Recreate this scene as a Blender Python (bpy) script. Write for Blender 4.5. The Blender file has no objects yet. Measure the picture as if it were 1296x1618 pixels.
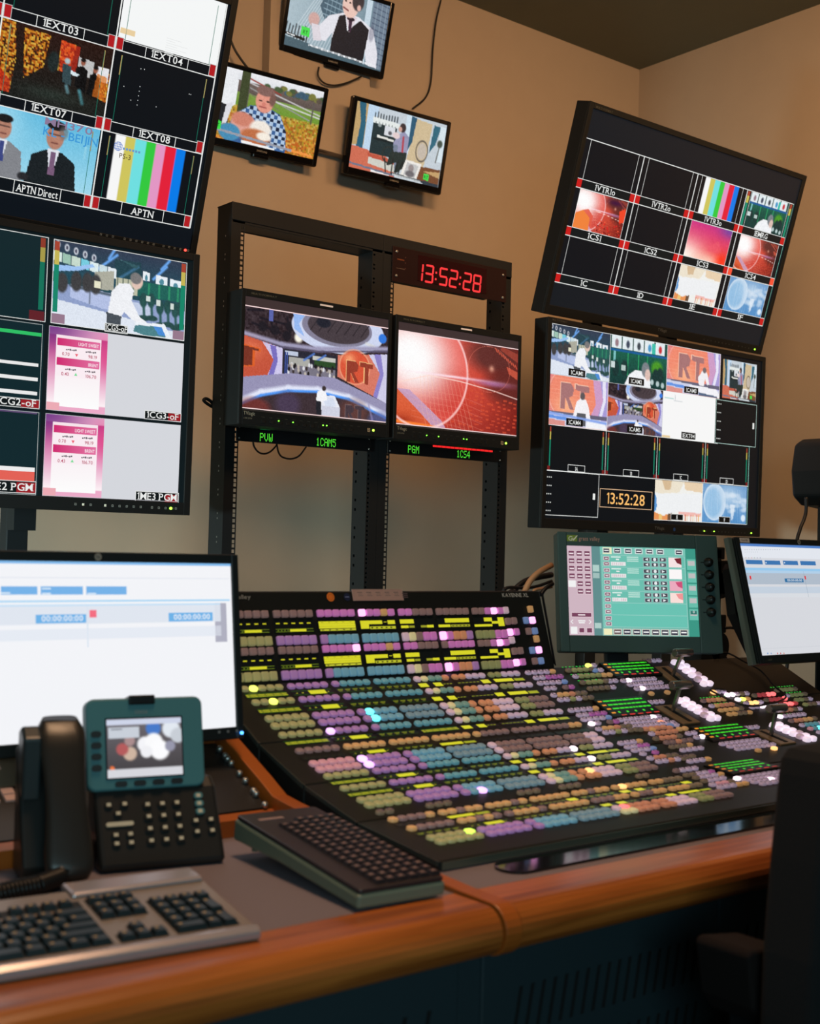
import bpy, math, random
import numpy as np
from mathutils import Matrix, Vector
random.seed(7)
rs = np.random.RandomState(5)
R_ = math.radians
# ------------------------------------------------------------------ camera, world, lights, exposure
FPX, CX, CY = 2000.6, 648.0, 809.0
CAM = np.array([0.0, 0.0, 1.20])
YAW, PIT, ROL = R_(38.70), R_(1.62), R_(1.47)
_r = np.array([math.cos(YAW), -math.sin(YAW), 0.0])
_f = np.array([math.sin(YAW)*math.cos(PIT), math.cos(YAW)*math.cos(PIT), math.sin(PIT)])
_u = np.cross(_r, _f)
cR = math.cos(ROL)*_r + math.sin(ROL)*_u
cU = -math.sin(ROL)*_r + math.cos(ROL)*_u
cam = bpy.data.cameras.new('camera'); camo = bpy.data.objects.new('camera', cam)
bpy.context.collection.objects.link(camo)
m = Matrix.Identity(4)
for i in range(3):
    m[i][0] = cR[i]; m[i][1] = cU[i]; m[i][2] = -_f[i]; m[i][3] = CAM[i]
camo.matrix_world = m
cam.sensor_width = 36.0; cam.sensor_fit = 'AUTO'; cam.lens = FPX*36.0/1618.0
cam.clip_start = 0.05
cam.dof.use_dof = True; cam.dof.focus_distance = 3.7; cam.dof.aperture_fstop = 5.6
sc = bpy.context.scene
sc.camera = camo
sc.view_settings.view_transform = 'Standard'; sc.view_settings.look = 'None'
sc.view_settings.exposure = 0.0; sc.view_settings.gamma = 1.0
try: sc.view_settings.use_curve_mapping = False
except Exception: pass
sc.cycles.max_bounces = 6; sc.cycles.diffuse_bounces = 3; sc.cycles.glossy_bounces = 3
w = bpy.data.worlds.new('world'); sc.world = w; w.use_nodes = True
w.node_tree.nodes['Background'].inputs[0].default_value = (0.55, 0.9, 1.0, 1)
w.node_tree.nodes['Background'].inputs[1].default_value = 0.05

def area_light(name, loc, target, sx, sy, col, power, spread=180):
    l = bpy.data.lights.new(name, 'AREA'); l.shape = 'RECTANGLE'; l.size = sx; l.size_y = sy
    l.color = col; l.energy = power; l.spread = R_(spread)
    o = bpy.data.objects.new(name, l); bpy.context.collection.objects.link(o)
    o.location = loc
    o.rotation_euler = (Vector(target)-Vector(loc)).to_track_quat('-Z', 'Y').to_euler()
    return o
# warm ceiling downlights in front of the monitor wall, out of frame above
area_light('ceiling_downlight', (1.9, 1.3, 3.60), (2.9, 4.3, 2.7), 1.0, 0.5, (1.0, 0.52, 0.22), 29, 105)
area_light('ceiling_downlight', (3.6, 1.6, 3.60), (4.8, 3.3, 2.2), 0.7, 0.5, (1.0, 0.54, 0.24), 33, 130)
area_light('ceiling_downlight', (1.1, 1.3, 3.60), (1.3, 1.3, 0.7), 0.9, 0.5, (1.0, 0.60, 0.34), 11, 90)
# cool light: an added fill behind the camera, then screens low at left
area_light('cool_fill_room', (-0.6, -1.6, 1.5), (2.2, 3.0, 1.1), 1.6, 0.8, (0.58, 0.92, 1.0), 30)
area_light('screen_glow_side', (-1.3, 2.1, 1.00), (3.0, 4.36, 0.8), 0.35, 0.30, (0.80, 1.0, 0.92), 19, 62)

# ------------------------------------------------------------------ helpers
COL = bpy.context.collection
def s2l(c):
    c = np.asarray(c, float)/255.0
    return np.where(c <= 0.04045, c/12.92, ((c+0.055)/1.055)**2.4)
def ray(x, y): return cR*(x-CX)/FPX - cU*(y-CY)/FPX + _f
def onY(x, y, Y): d = ray(x, y); return d*Y/d[1] + CAM
def onX(x, y, X): d = ray(x, y); return d*X/d[0] + CAM
def onZ(x, y, Z): d = ray(x, y); return d*(Z-CAM[2])/d[2] + CAM
def proj(P):
    P = np.asarray(P)-CAM; z = P@_f
    return CX+FPX*(P@cR)/z, CY-FPX*(P@cU)/z, z
MATS = {}
def mat(name, col, rough=0.5, metal=0.0, emit=0.0, ecol=None, spec=0.5, noise=0.0, nscale=40, bump=0.0, coat=0.0, trans=0.0):
    if name in MATS: return MATS[name]
    mt = bpy.data.materials.new(name); mt.use_nodes = True
    nt = mt.node_tree; b = nt.nodes['Principled BSDF']
    c = s2l(col); 
    b.inputs['Base Color'].default_value = (*c, 1)
    b.inputs['Roughness'].default_value = rough; b.inputs['Metallic'].default_value = metal
    b.inputs['Specular IOR Level'].default_value = spec
    if coat: b.inputs['Coat Weight'].default_value = coat
    if trans: b.inputs['Transmission Weight'].default_value = trans
    if emit:
        b.inputs['Emission Color'].default_value = (*s2l(ecol if ecol is not None else col), 1)
        b.inputs['Emission Strength'].default_value = emit
    if noise or bump:
        tc = nt.nodes.new('ShaderNodeTexCoord'); nz = nt.nodes.new('ShaderNodeTexNoise')
        nz.inputs['Scale'].default_value = nscale; nz.inputs['Detail'].default_value = 6
        nt.links.new(tc.outputs['Object'], nz.inputs['Vector'])
        if noise:
            mx = nt.nodes.new('ShaderNodeMix'); mx.data_type = 'RGBA'
            mx.inputs[6].default_value = (*(c*(1-noise)), 1); mx.inputs[7].default_value = (*np.minimum(c*(1+noise), 1), 1)
            nt.links.new(nz.outputs['Fac'], mx.inputs[0]); nt.links.new(mx.outputs[2], b.inputs['Base Color'])
        if bump:
            bp = nt.nodes.new('ShaderNodeBump'); bp.inputs['Strength'].default_value = bump; bp.inputs['Distance'].default_value = 0.002
            nt.links.new(nz.outputs['Fac'], bp.inputs['Height']); nt.links.new(bp.outputs['Normal'], b.inputs['Normal'])
    MATS[name] = mt
    return mt
def emat():
    if 'picture' in MATS: return MATS['picture']
    mt = bpy.data.materials.new('picture'); mt.use_nodes = True; nt = mt.node_tree
    b = nt.nodes['Principled BSDF']
    at = nt.nodes.new('ShaderNodeAttribute'); at.attribute_name = 'Col'
    b.inputs['Base Color'].default_value = (0.004, 0.005, 0.006, 1); b.inputs['Roughness'].default_value = 0.35
    b.inputs['Specular IOR Level'].default_value = 0.25
    nt.links.new(at.outputs['Color'], b.inputs['Emission Color']); b.inputs['Emission Strength'].default_value = 1.0
    MATS['picture'] = mt; return mt
def pmat():
    # printed colours (not lit): base colour from the attribute
    if 'print' in MATS: return MATS['print']
    mt = bpy.data.materials.new('print'); mt.use_nodes = True; nt = mt.node_tree
    b = nt.nodes['Principled BSDF']
    at = nt.nodes.new('ShaderNodeAttribute'); at.attribute_name = 'Col'
    nt.links.new(at.outputs['Color'], b.inputs['Base Color']); b.inputs['Roughness'].default_value = 0.5
    MATS['print'] = mt; return mt

class MB:
    def __init__(s): s.v = []; s.f = []; s.m = []; s.sm = []; s.mats = []
    def mi(s, mt):
        if mt not in s.mats: s.mats.append(mt)
        return s.mats.index(mt)
    def add(s, vs, fs, mt, M=None, smooth=False):
        o = len(s.v); i = s.mi(mt)
        for p in vs:
            if M is not None: p = M @ Vector(p)
            s.v.append((p[0], p[1], p[2]))
        for f in fs: s.f.append(tuple(o+k for k in f)); s.m.append(i); s.sm.append(smooth)
        return s
    def box(s, x0, x1, y0, y1, z0, z1, mt, M=None):
        vs = [(x, y, z) for z in (z0, z1) for y in (y0, y1) for x in (x0, x1)]
        fs = [(0, 2, 3, 1), (4, 5, 7, 6), (0, 1, 5, 4), (2, 6, 7, 3), (0, 4, 6, 2), (1, 3, 7, 5)]
        return s.add(vs, fs, mt, M)
    def rbox(s, x0, x1, y0, y1, z0, z1, r, mt, M=None, axis='y', seg=4):
        # box with rounded corners, extruded along axis
        if axis == 'y': a0, a1, b0, b1, c0, c1 = x0, x1, z0, z1, y0, y1
        elif axis == 'z': a0, a1, b0, b1, c0, c1 = x0, x1, y0, y1, z0, z1
        else: a0, a1, b0, b1, c0, c1 = y0, y1, z0, z1, x0, x1
        pts = []
        for (cx, cy, st) in ((a1-r, b1-r, 0), (a0+r, b1-r, 90), (a0+r, b0+r, 180), (a1-r, b0+r, 270)):
            for k in range(seg+1):
                a = R_(st+90*k/seg); pts.append((cx+r*math.cos(a), cy+r*math.sin(a)))
        return s.prism(pts, c0, c1, mt, axis, M)
    def prism(s, pts, c0, c1, mt, axis='x', M=None, smooth=False, cap_inset=None):
        n = len(pts)
        def P(a, b, c):
            return (a, c, b) if axis == 'y' else ((a, b, c) if axis == 'z' else (c, a, b))
        vs = [P(a, b, c0) for a, b in pts]+[P(a, b, c1) for a, b in pts]
        fs = [(k, (k+1) % n, n+(k+1) % n, n+k) for k in range(n)]
        o = len(s.v); s.add(vs, fs, mt, M, smooth)
        s.add([], [], mt)
        i = s.mi(mt)
        s.f.append(tuple(o+k for k in reversed(range(n)))); s.m.append(i); s.sm.append(False)
        s.f.append(tuple(o+n+k for k in range(n))); s.m.append(i); s.sm.append(False)
        return s
    def cyl(s, p0, p1, r0, mt, r1=None, seg=16, M=None, smooth=True, caps=True):
        r1 = r0 if r1 is None else r1
        p0 = Vector(p0); p1 = Vector(p1); d = (p1-p0).normalized()
        a = d.orthogonal().normalized(); b = d.cross(a)
        vs = []
        for p, r in ((p0, r0), (p1, r1)):
            for k in range(seg):
                t = 2*math.pi*k/seg; vs.append(p+a*(r*math.cos(t))+b*(r*math.sin(t)))
        fs = [(k, (k+1) % seg, seg+(k+1) % seg, seg+k) for k in range(seg)]
        o = len(s.v); s.add(vs, fs, mt, M, smooth); i = s.mi(mt)
        if caps:
            s.f.append(tuple(o+k for k in reversed(range(seg)))); s.m.append(i); s.sm.append(False)
            s.f.append(tuple(o+seg+k for k in range(seg))); s.m.append(i); s.sm.append(False)
        return s
    def tube(s, pts, r, mt, seg=8, M=None, sub=6):
        P = [Vector(p) for p in pts]
        if len(P) > 2 and sub > 1:
            Q = []
            E_ = [P[0]*2-P[1]]+P+[P[-1]*2-P[-2]]
            for i in range(1, len(E_)-2):
                a, b, c, d = E_[i-1], E_[i], E_[i+1], E_[i+2]
                for k in range(sub):
                    t = k/sub
                    Q.append(0.5*((2*b)+(c-a)*t+(2*a-5*b+4*c-d)*t*t+(3*b-a-3*c+d)*t**3))
            Q.append(P[-1]); P = Q
        vs = []; n = len(P); up = None
        for i, p in enumerate(P):
            d = (P[min(i+1, n-1)]-P[max(i-1, 0)]).normalized()
            if up is None: up = d.orthogonal().normalized()
            up = (up-d*up.dot(d)).normalized(); b = d.cross(up)
            for k in range(seg):
                t = 2*math.pi*k/seg; vs.append(p+up*(r*math.cos(t))+b*(r*math.sin(t)))
        fs = [(i*seg+k, i*seg+(k+1) % seg, (i+1)*seg+(k+1) % seg, (i+1)*seg+k) for i in range(n-1) for k in range(seg)]
        fs += [tuple(reversed(range(seg))), tuple((n-1)*seg+k for k in range(seg))]
        return s.add(vs, fs, mt, M, True)
    def lathe(s, prof, mt, seg=20, M=None, axis='z'):
        vs = []
        for r, h in prof:
            for k in range(seg):
                t = 2*math.pi*k/seg; vs.append((r*math.cos(t), r*math.sin(t), h))
        n = len(prof)
        fs = [(i*seg+k, i*seg+(k+1) % seg, (i+1)*seg+(k+1) % seg, (i+1)*seg+k) for i in range(n-1) for k in range(seg)]
        fs += [tuple(reversed(range(seg))), tuple((n-1)*seg+k for k in range(seg))]
        return s.add(vs, fs, mt, M, True)
    def build(s, name, parent=None, bevel=0.0, label=None, M=None, seg=2):
        me = bpy.data.meshes.new(name); me.from_pydata(s.v, [], s.f)
        for mt in s.mats: me.materials.append(mt)
        me.polygons.foreach_set('material_index', s.m); me.polygons.foreach_set('use_smooth', s.sm); me.update()
        o = bpy.data.objects.new(name, me); COL.objects.link(o)
        if parent is not None: o.parent = parent
        if M is not None: o.matrix_local = M
        if bevel:
            bv = o.modifiers.new('bevel', 'BEVEL'); bv.width = bevel; bv.segments = seg; bv.limit_method = 'ANGLE'; bv.angle_limit = R_(40)
        if label: o['label'] = label
        return o
def tag(o, label, cat, group=None, kind=None):
    o['label'] = label; o['category'] = cat
    if group: o['group'] = group
    if kind: o['kind'] = kind
    return o
def thing(name, label, cat, loc=(0, 0, 0), yaw=0.0, tilt=0.0, group=None):
    o = bpy.data.objects.new(name, None); COL.objects.link(o); o.empty_display_size = 0.05
    o.location = loc; o.rotation_mode = 'XYZ'
    o.rotation_euler = (R_(tilt), 0, R_(yaw))
    return tag(o, label, cat, group)
def struct(o): o['kind'] = 'structure'; return o

# ------------------------------------------------------------------ lettering
GL = {}
def glyph(ch):
    if ch in GL: return GL[ch]
    if ch == '1':
        k = .69; GL[ch] = (np.array([(.10, 0), (.19, 0), (.19, k), (.14, k), (.10, k), (.0, k-.10), (.0, k-.16), (.10, k-.11)]), [(0, 1, 2, 3, 4, 7), (4, 5, 6, 7)], .21); return GL[ch]
    cu = bpy.data.curves.new('g', 'FONT'); cu.body = ch; cu.size = 1.0; cu.resolution_u = 3; cu.offset = 0.008
    o = bpy.data.objects.new('g', cu); COL.objects.link(o)
    dg = bpy.context.evaluated_depsgraph_get(); dg.update()
    me = o.evaluated_get(dg).to_mesh()
    vs = np.array([(v.co.x, v.co.y) for v in me.vertices]) if len(me.vertices) else np.zeros((0, 2))
    fs = [tuple(p.vertices) for p in me.polygons]
    o.evaluated_get(dg).to_mesh_clear()
    bpy.data.objects.remove(o); bpy.data.curves.remove(cu)
    if len(vs): x0 = vs[:, 0].min(); x1 = vs[:, 0].max(); vs = vs-[x0, 0]; wd = x1-x0
    else: wd = 0.28
    GL[ch] = (vs, fs, wd); return GL[ch]
SER = {'1': 'bc', 'E': 'bl tl', 'X': 'bl br tl tr', 'T': 'bc', 'P': 'bl tl', 'N': 'bl tl tr', 'D': 'bl tl', 'M': 'bl br tl tr', 'V': 'tl tr',
       'R': 'bl br tl', 'A': 'bl br', 'F': 'bl tl', 'B': 'bl tl', 'i': 'bc', 'r': 'bl', 'I': 'bc tc', 'K': 'bl br tl tr'}
def lay(txt, serif=False, gap=0.09):
    """glyph polygons of a line of text, height of capitals = 1"""
    out = []; x = 0.0; k = 1/0.69
    for ch in txt:
        vs, fs, wd = glyph(ch)
        if len(vs):
            out.append((vs*k+[x, 0], fs))
            if serif and ch in SER:
                for spot in SER[ch].split():
                    yb = 0.0 if spot[0] == 'b' else 1.0-0.07
                    xc = x+{'l': 0.05, 'c': 0.5*wd*k if ch != '1' else .145*k, 'r': wd*k-0.05}[spot[1]]
                    out.append((np.array([(xc-0.17, yb), (xc+0.17, yb), (xc+0.17, yb+0.07), (xc-0.17, yb+0.07)]), [(0, 1, 2, 3)]))
        x += wd*k+(gap*k if len(vs) else 0)
    return out, x-gap*k
DOT = {'P': '11110 10001 10001 11110 10000 10000 10000', 'V': '10001 10001 10001 10001 10001 01010 00100', 'W': '10001 10001 10001 10101 10101 10101 01010',
       '1': '00100 01100 00100 00100 00100 00100 01110', 'C': '01110 10001 10000 10000 10000 10001 01110', 'A': '01110 10001 10001 11111 10001 10001 10001',
       'M': '10001 11011 10101 10101 10001 10001 10001', '5': '11111 10000 11110 00001 00001 10001 01110', 'G': '01110 10001 10000 10111 10001 10001 01111',
       'S': '01111 10000 10000 01110 00001 00001 11110', '4': '00010 00110 01010 10010 11111 00010 00010'}
SEG7 = {'1': 'bc', '3': 'abgcd', '5': 'afgcd', '2': 'abged', '8': 'abcdefg'}

# ------------------------------------------------------------------ painted picture (for what the screens show)
class Pic:
    def __init__(s, w, h, base=(0, 0, 0)):
        s.w, s.h = w, h; s.a = np.zeros((h, w, 3))+np.array(base, float)
        s.X, s.Y = np.meshgrid(np.linspace(0, 1, w), np.linspace(0, 1, h)); s.asp = w/h
    def mix(s, m, c, a=1.0):
        m = np.clip(m, 0, 1)[..., None]*a; s.a = s.a*(1-m)+np.array(c, float)*m; return s
    def rect(s, x0, y0, x1, y1, c, a=1.0):
        return s.mix(((s.X >= x0) & (s.X <= x1) & (s.Y >= y0) & (s.Y <= y1))*1.0, c, a)
    def ell(s, cx, cy, rx, ry, c, a=1.0, soft=0.06, rot=0.0, y0=-9, y1=9):
        dx = (s.X-cx); dy = (s.Y-cy); t = R_(rot)
        u = (dx*s.asp*math.cos(t)+dy*math.sin(t))/s.asp; v = (-dx*s.asp*math.sin(t)+dy*math.cos(t))
        d = np.sqrt((u/rx)**2+(v/ry)**2)
        return s.mix(np.clip((1-d)/max(soft, 1e-3)+0.5, 0, 1)*((s.Y >= y0) & (s.Y <= y1)), c, a)
    def ring(s, cx, cy, rx, ry, wd, c, a=1.0, y0=-9, y1=9):
        d = np.sqrt(((s.X-cx)/rx)**2+((s.Y-cy)/ry)**2)
        return s.mix(np.clip(1-np.abs(d-1)/wd, 0, 1)**0.6*((s.Y >= y0) & (s.Y <= y1)), c, a)
    def poly(s, pts, c, a=1.0):
        ins = np.zeros_like(s.X, bool); n = len(pts)
        for i in range(n):
            (xa, ya), (xb, yb) = pts[i], pts[(i+1) % n]
            if ya == yb: continue
            c1 = ((ya > s.Y) != (yb > s.Y)) & (s.X < (xb-xa)*(s.Y-ya)/(yb-ya)+xa); ins ^= c1
        return s.mix(ins*1.0, c, a)
    def line(s, x0, y0, x1, y1, wd, c, a=1.0):
        dx, dy = (x1-x0)*s.asp, y1-y0; L = dx*dx+dy*dy
        t = np.clip((((s.X-x0)*s.asp)*dx+(s.Y-y0)*dy)/L, 0, 1)
        d = np.hypot((s.X-x0)*s.asp-t*dx, s.Y-y0-t*dy)
        return s.mix(np.clip(1.3-d/wd, 0, 1), c, a)
    def curve(s, pts, wd, c, a=1.0):
        for p, q in zip(pts, pts[1:]): s.line(*p, *q, wd, c, a)
        return s
    def grad(s, c0, c1, vert=True, x0=0, y0=0, x1=1, y1=1):
        t = ((s.Y-y0)/(y1-y0) if vert else (s.X-x0)/(x1-x0)).clip(0, 1)[..., None]
        m = ((s.X >= x0) & (s.X <= x1) & (s.Y >= y0) & (s.Y <= y1))[..., None]
        g = np.array(c0, float)*(1-t)+np.array(c1, float)*t; s.a = np.where(m, g, s.a); return s
    def glow(s, cx, cy, rx, ry, c, a=1.0, p=2.0):
        d = ((s.X-cx)/rx)**2+((s.Y-cy)/ry)**2
        return s.mix(np.exp(-d*p), c, a)
    def noise(s, amp, cell=2, x0=0, y0=0, x1=1, y1=1, cols=None):
        hh, ww = -(-s.h//cell), -(-s.w//cell)
        n = np.kron(rs.rand(hh, ww), np.ones((cell, cell)))[:s.h, :s.w]
        m = (s.X >= x0) & (s.X <= x1) & (s.Y >= y0) & (s.Y <= y1)
        if cols is None: s.a = np.where(m[..., None], np.clip(s.a+(n[..., None]-0.5)*2*amp, 0, 255), s.a)
        else:
            idx = (n*len(cols)).astype(int).clip(0, len(cols)-1); cc = np.array(cols, float)[idx]
            s.a = np.where(m[..., None], s.a*(1-amp)+cc*amp, s.a)
        return s
    def paste(s, other, x0, y0, x1, y1):
        m = (s.X >= x0) & (s.X <= x1) & (s.Y >= y0) & (s.Y <= y1)
        xi = np.clip((s.X-x0)/(x1-x0)*(other.w-1), 0, other.w-1).astype(int); yi = np.clip((s.Y-y0)/(y1-y0)*(other.h-1), 0, other.h-1).astype(int)
        s.a = np.where(m[..., None], other.a[yi, xi], s.a); return s

class Canvas:
    """flat picture on the local plane y=0 (x right, z up); coordinates in metres, y measured DOWN from the top-left"""
    def __init__(s, ox=0.0, oz=0.0, depth=0.0, step=0.00012, scale=1.0):
        s.ox, s.oz, s.depth, s.step, s.k = ox, oz, depth, step, scale
        s.V = []; s.F = []; s.C = []; s.n = 0; s.layer = 0
    def _add(s, P, F, C):
        P = np.asarray(P, float)*s.k; n = len(P)
        y = -(s.depth+s.layer*s.step)
        s.V.append(np.column_stack([s.ox+P[:, 0], np.full(n, y), s.oz-P[:, 1]]))
        s.F += [tuple(s.n+i for i in f) for f in F]
        C = np.asarray(C, float)
        if C.ndim == 1: C = np.tile(C, (n, 1))
        s.C.append(s2l(C)); s.n += n; return s
    def up(s): s.layer += 1; return s
    def rect(s, x0, y0, x1, y1, c, c2=None, hz=False):
        C = np.array([c]*4, float)
        if c2 is not None:
            for i in ((2, 3) if not hz else (1, 2)): C[i] = c2
        return s._add([(x0, y0), (x1, y0), (x1, y1), (x0, y1)], [(0, 3, 2, 1)], C)
    def frame(s, x0, y0, x1, y1, t, c):
        s.rect(x0, y0, x1, y0+t, c); s.rect(x0, y1-t, x1, y1, c); s.rect(x0, y0+t, x0+t, y1-t, c); return s.rect(x1-t, y0+t, x1, y1-t, c)
    def poly(s, pts, c): return s._add(pts, [tuple(reversed(range(len(pts))))], c)
    def disc(s, cx, cy, r, c, n=14, ry=None):
        ry = ry or r
        return s.poly([(cx+r*math.cos(2*math.pi*k/n), cy+ry*math.sin(2*math.pi*k/n)) for k in range(n)], c)
    def ringd(s, cx, cy, rx, ry, w_, c, n=24):
        P = []; F = []
        for k in range(n):
            t = 2*math.pi*k/n; P += [(cx+rx*math.cos(t), cy+ry*math.sin(t)), (cx+(rx-w_)*math.cos(t), cy+(ry-w_)*math.sin(t))]
            j = (k+1) % n; F.append((2*k, 2*k+1, 2*j+1, 2*j))
        return s._add(P, F, c)
    def text(s, txt, x, y, h, c, anchor='l', sx=1.0, serif=False, width=None, gap=0.09):
        g, wd = lay(txt, serif, gap)
        if width: sx = width/(wd*h)
        x0 = x-{'l': 0, 'c': 0.5, 'r': 1}[anchor]*wd*h*sx
        for vs, fs in g: s._add(np.column_stack([x0+vs[:, 0]*h*sx, y-vs[:, 1]*h]), fs, c)
        return s
    def pic(s, p, x0, y0, x1, y1):
        P = np.column_stack([(x0+p.X*(x1-x0)).ravel(), (y0+p.Y*(y1-y0)).ravel()])
        I = np.arange(p.w*p.h).reshape(p.h, p.w)
        F = np.column_stack([I[:-1, :-1].ravel(), I[1:, :-1].ravel(), I[1:, 1:].ravel(), I[:-1, 1:].ravel()])
        return s._add(P, [tuple(f) for f in F.tolist()], np.clip(p.a, 0, 255).reshape(-1, 3))
    def dots(s, txt, x, y, h, c, sx=1.0):
        q = h/7.0
        for ch in txt:
            if ch in DOT:
                for r, row in enumerate(DOT[ch].split()):
                    for k, b in enumerate(row):
                        if b == '1': s.rect(x+k*q*sx, y+r*q, x+(k+0.86)*q*sx, y+(r+0.9)*q, c)
            x += 6*q*sx
        return s
    def seg7(s, txt, x, y, h, c, slant=0.08):
        wd = h*0.615; t = h*0.115
        def P(a, b): return (x+a+slant*(h-b), y+b)
        for ch in txt:
            if ch == ':':
                for b in (0.3*h, 0.66*h): s.poly([P(0, b), P(t, b), P(t, b+t), P(0, b+t)], c)
                x += t*2.4; continue
            sg = SEG7[ch]; g = 0.012*h
            bars = {'a': (t*.35, 0, wd-t*.35, t), 'd': (t*.35, h-t, wd-t*.35, h), 'g': (t*.35, h/2-t/2, wd-t*.35, h/2+t/2),
                    'f': (0, t*.3, t, h/2-g), 'b': (wd-t, t*.3, wd, h/2-g), 'e': (0, h/2+g, t, h-t*.3), 'c': (wd-t, h/2+g, wd, h-t*.3)}
            for k in sg:
                a0, b0, a1, b1 = bars[k]; e = t*.3
                if a1-a0 > b1-b0: s.poly([P(a0+e, b0), P(a1-e, b0), P(a1, (b0+b1)/2), P(a1-e, b1), P(a0+e, b1), P(a0, (b0+b1)/2)], c)
                else: s.poly([P((a0+a1)/2, b0), P(a1, b0+e), P(a1, b1-e), P((a0+a1)/2, b1), P(a0, b1-e), P(a0, b0+e)], c)
            x += wd+t*0.95
        return s
    def build(s, name, parent=None, mt=None, M=None, label=None):
        V = np.vstack(s.V); C = np.vstack(s.C)
        me = bpy.data.meshes.new(name); me.from_pydata(V.tolist(), [], s.F); me.materials.append(mt or emat())
        at = me.color_attributes.new('Col', 'FLOAT_COLOR', 'POINT')
        at.data.foreach_set('color', np.column_stack([C, np.ones(len(C))]).astype(np.float32).ravel())
        me.update()
        o = bpy.data.objects.new(name, me); COL.objects.link(o)
        if parent is not None: o.parent = parent
        if M is not None: o.matrix_local = M
        if label: o['label'] = label
        return o
WH = (238, 238, 236)
BK = (6, 12, 18)
# ------------------------------------------------------------------ the pictures running on the screens
def person_back(p, x, y, s, shirt=(240, 240, 244)):
    """man in a white shirt bending over a desk, seen small"""
    p.poly([(x-.10*s, y-.02*s), (x-.075*s, y-.30*s), (x-.02*s, y-.42*s), (x+.06*s, y-.44*s), (x+.10*s, y-.36*s), (x+.085*s, y-.22*s),
            (x+.15*s, y-.03*s), (x+.24*s, y+.06*s), (x+.20*s, y+.10*s), (x+.08*s, y+.01*s), (x+.03*s, y-.06*s), (x, y+.02*s)], shirt)
    p.poly([(x-.11*s, y-.03*s), (x+.01*s, y), (x+.0*s, y+.16*s), (x-.10*s, y+.17*s)], (60, 66, 74))
    p.ell(x+.125*s, y-.47*s, .043*s, .095*s, (225, 190, 175), soft=.2, rot=20)
    p.ell(x+.112*s, y-.52*s, .045*s, .075*s, (112, 108, 108), soft=.2, rot=15)
def pic_newsroom(w=132, h=76):
    p = Pic(w, h, (20, 60, 72))
    p.grad((34, 44, 66), (14, 62, 78), True, 0, 0, 1, .45)
    for k, (a, b, c, d) in enumerate([(.30, .30, .46, .06), (.44, .0, .40, .12), (.48, .34, .62, .16), (.74, .28, .84, .10), (.86, .02, .80, .14)]):
        p.line(a, b, c, d, .02, (96, 160, 236))
    p.poly([(.46, .10), (.63, .15), (.60, .19), (.52, .13)], (70, 110, 120)); p.poly([(.44, .12), (.64, .10), (.66, .42), (.46, .40)], (12, 52, 58), .6)
    for k in range(5): p.ell(.03+.065*k, .055+.022*k, .017, .045, (200, 204, 214), soft=.4); p.ell(.03+.065*k, .055+.022*k, .008, .025, (60, 60, 80), soft=.4)
    for k, c in enumerate([(214, 232, 224), (150, 190, 170), (196, 216, 200), (110, 200, 220), (220, 236, 236), (200, 220, 224), (226, 234, 240)]):
        x = .0+.066*k; p.poly([(x, .13+.03*k*.5), (x+.06, .145+.03*k*.5), (x+.06, .26+.015*k), (x, .245+.015*k)], c)
    p.poly([(0, .30), (.17, .28), (.28, .22), (.30, .25), (.18, .33), (0, .38)], (150, 190, 240))
    p.poly([(.30, .31), (.44, .26), (.44, .5), (.30, .52)], (168, 166, 150)); p.poly([(.46, .33), (.62, .33), (.62, .52), (.46, .52)], (186, 186, 160))
    for k in range(4): p.line(.47+.04*k, .34, .47+.04*k, .5, .008, (60, 76, 70))
    for k, (a, b) in enumerate([(.66, .05), (.76, .09), (.87, .09)]): p.poly([(a, .20+.02*k), (a+b, .21+.02*k), (a+b, .31+.02*k), (a, .31+.02*k)], (232, 238, 244)); p.ell(a+b*.5, .28+.02*k, b*.2, .04, (70, 130, 150))
    p.rect(.62, .33, 1, .52, (14, 84, 74))
    for x in (.7, .78, .86, .93): p.rect(x, .34, x+.015, .52, (30, 130, 90))
    p.poly([(0, .5), (1, .62), (1, 1), (0, 1)], (136, 152, 196)); p.poly([(0, .70), (.5, .80), (1, .92), (1, 1), (0, 1)], (222, 228, 240))
    p.poly([(.13, .50), (.42, .54), (.42, .74), (.36, .74), (.13, .66)], (176, 188, 226)); p.line(.13, .52, .42, .56, .02, (70, 84, 100)); p.line(.27, .54, .27, .70, .01, (90, 100, 120))
    for (x, y) in [(.07, .50), (.17, .46), (.25, .45), (.31, .46)]: p.ell(x, y, .04, .12, (48, 46, 48), soft=.3)
    p.rect(.30, .42, .345, .50, (230, 226, 196))
    p.poly([(.58, .60), (.74, .62), (.74, .78), (.58, .76)], (190, 200, 226))
    for (x, y) in [(.67, .56), (.73, .55), (.80, .62), (.86, .60), (.92, .63), (.96, .6)]:
        p.ell(x, y, .03, .09, (22, 62, 60), soft=.3); p.line(x, y, x+.01, y+.2, .02, (24, 70, 66)); p.ell(x+.01, y+.22, .045, .035, (24, 60, 58), soft=.3)
    for (x, y) in [(.69, .5), (.77, .53), (.88, .55)]: p.rect(x, y, x+.03, y+.07, (210, 220, 214))
    person_back(p, .50, .80, .95)
    p.poly([(.62, .86), (.82, .84), (.86, .98), (.70, 1), (.60, .96)], (64, 120, 128)); p.poly([(.74, .84), (.82, .84), (.86, .97), (.80, .97)], (60, 130, 210)); p.poly([(.60, .85), (.84, .82), (.90, 1), (.86, 1), (.82, .86), (.62, .88)], (236, 240, 246))
    p.mix(np.ones_like(p.X), (220, 240, 250), .08); return p.noise(9, 1)
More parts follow.
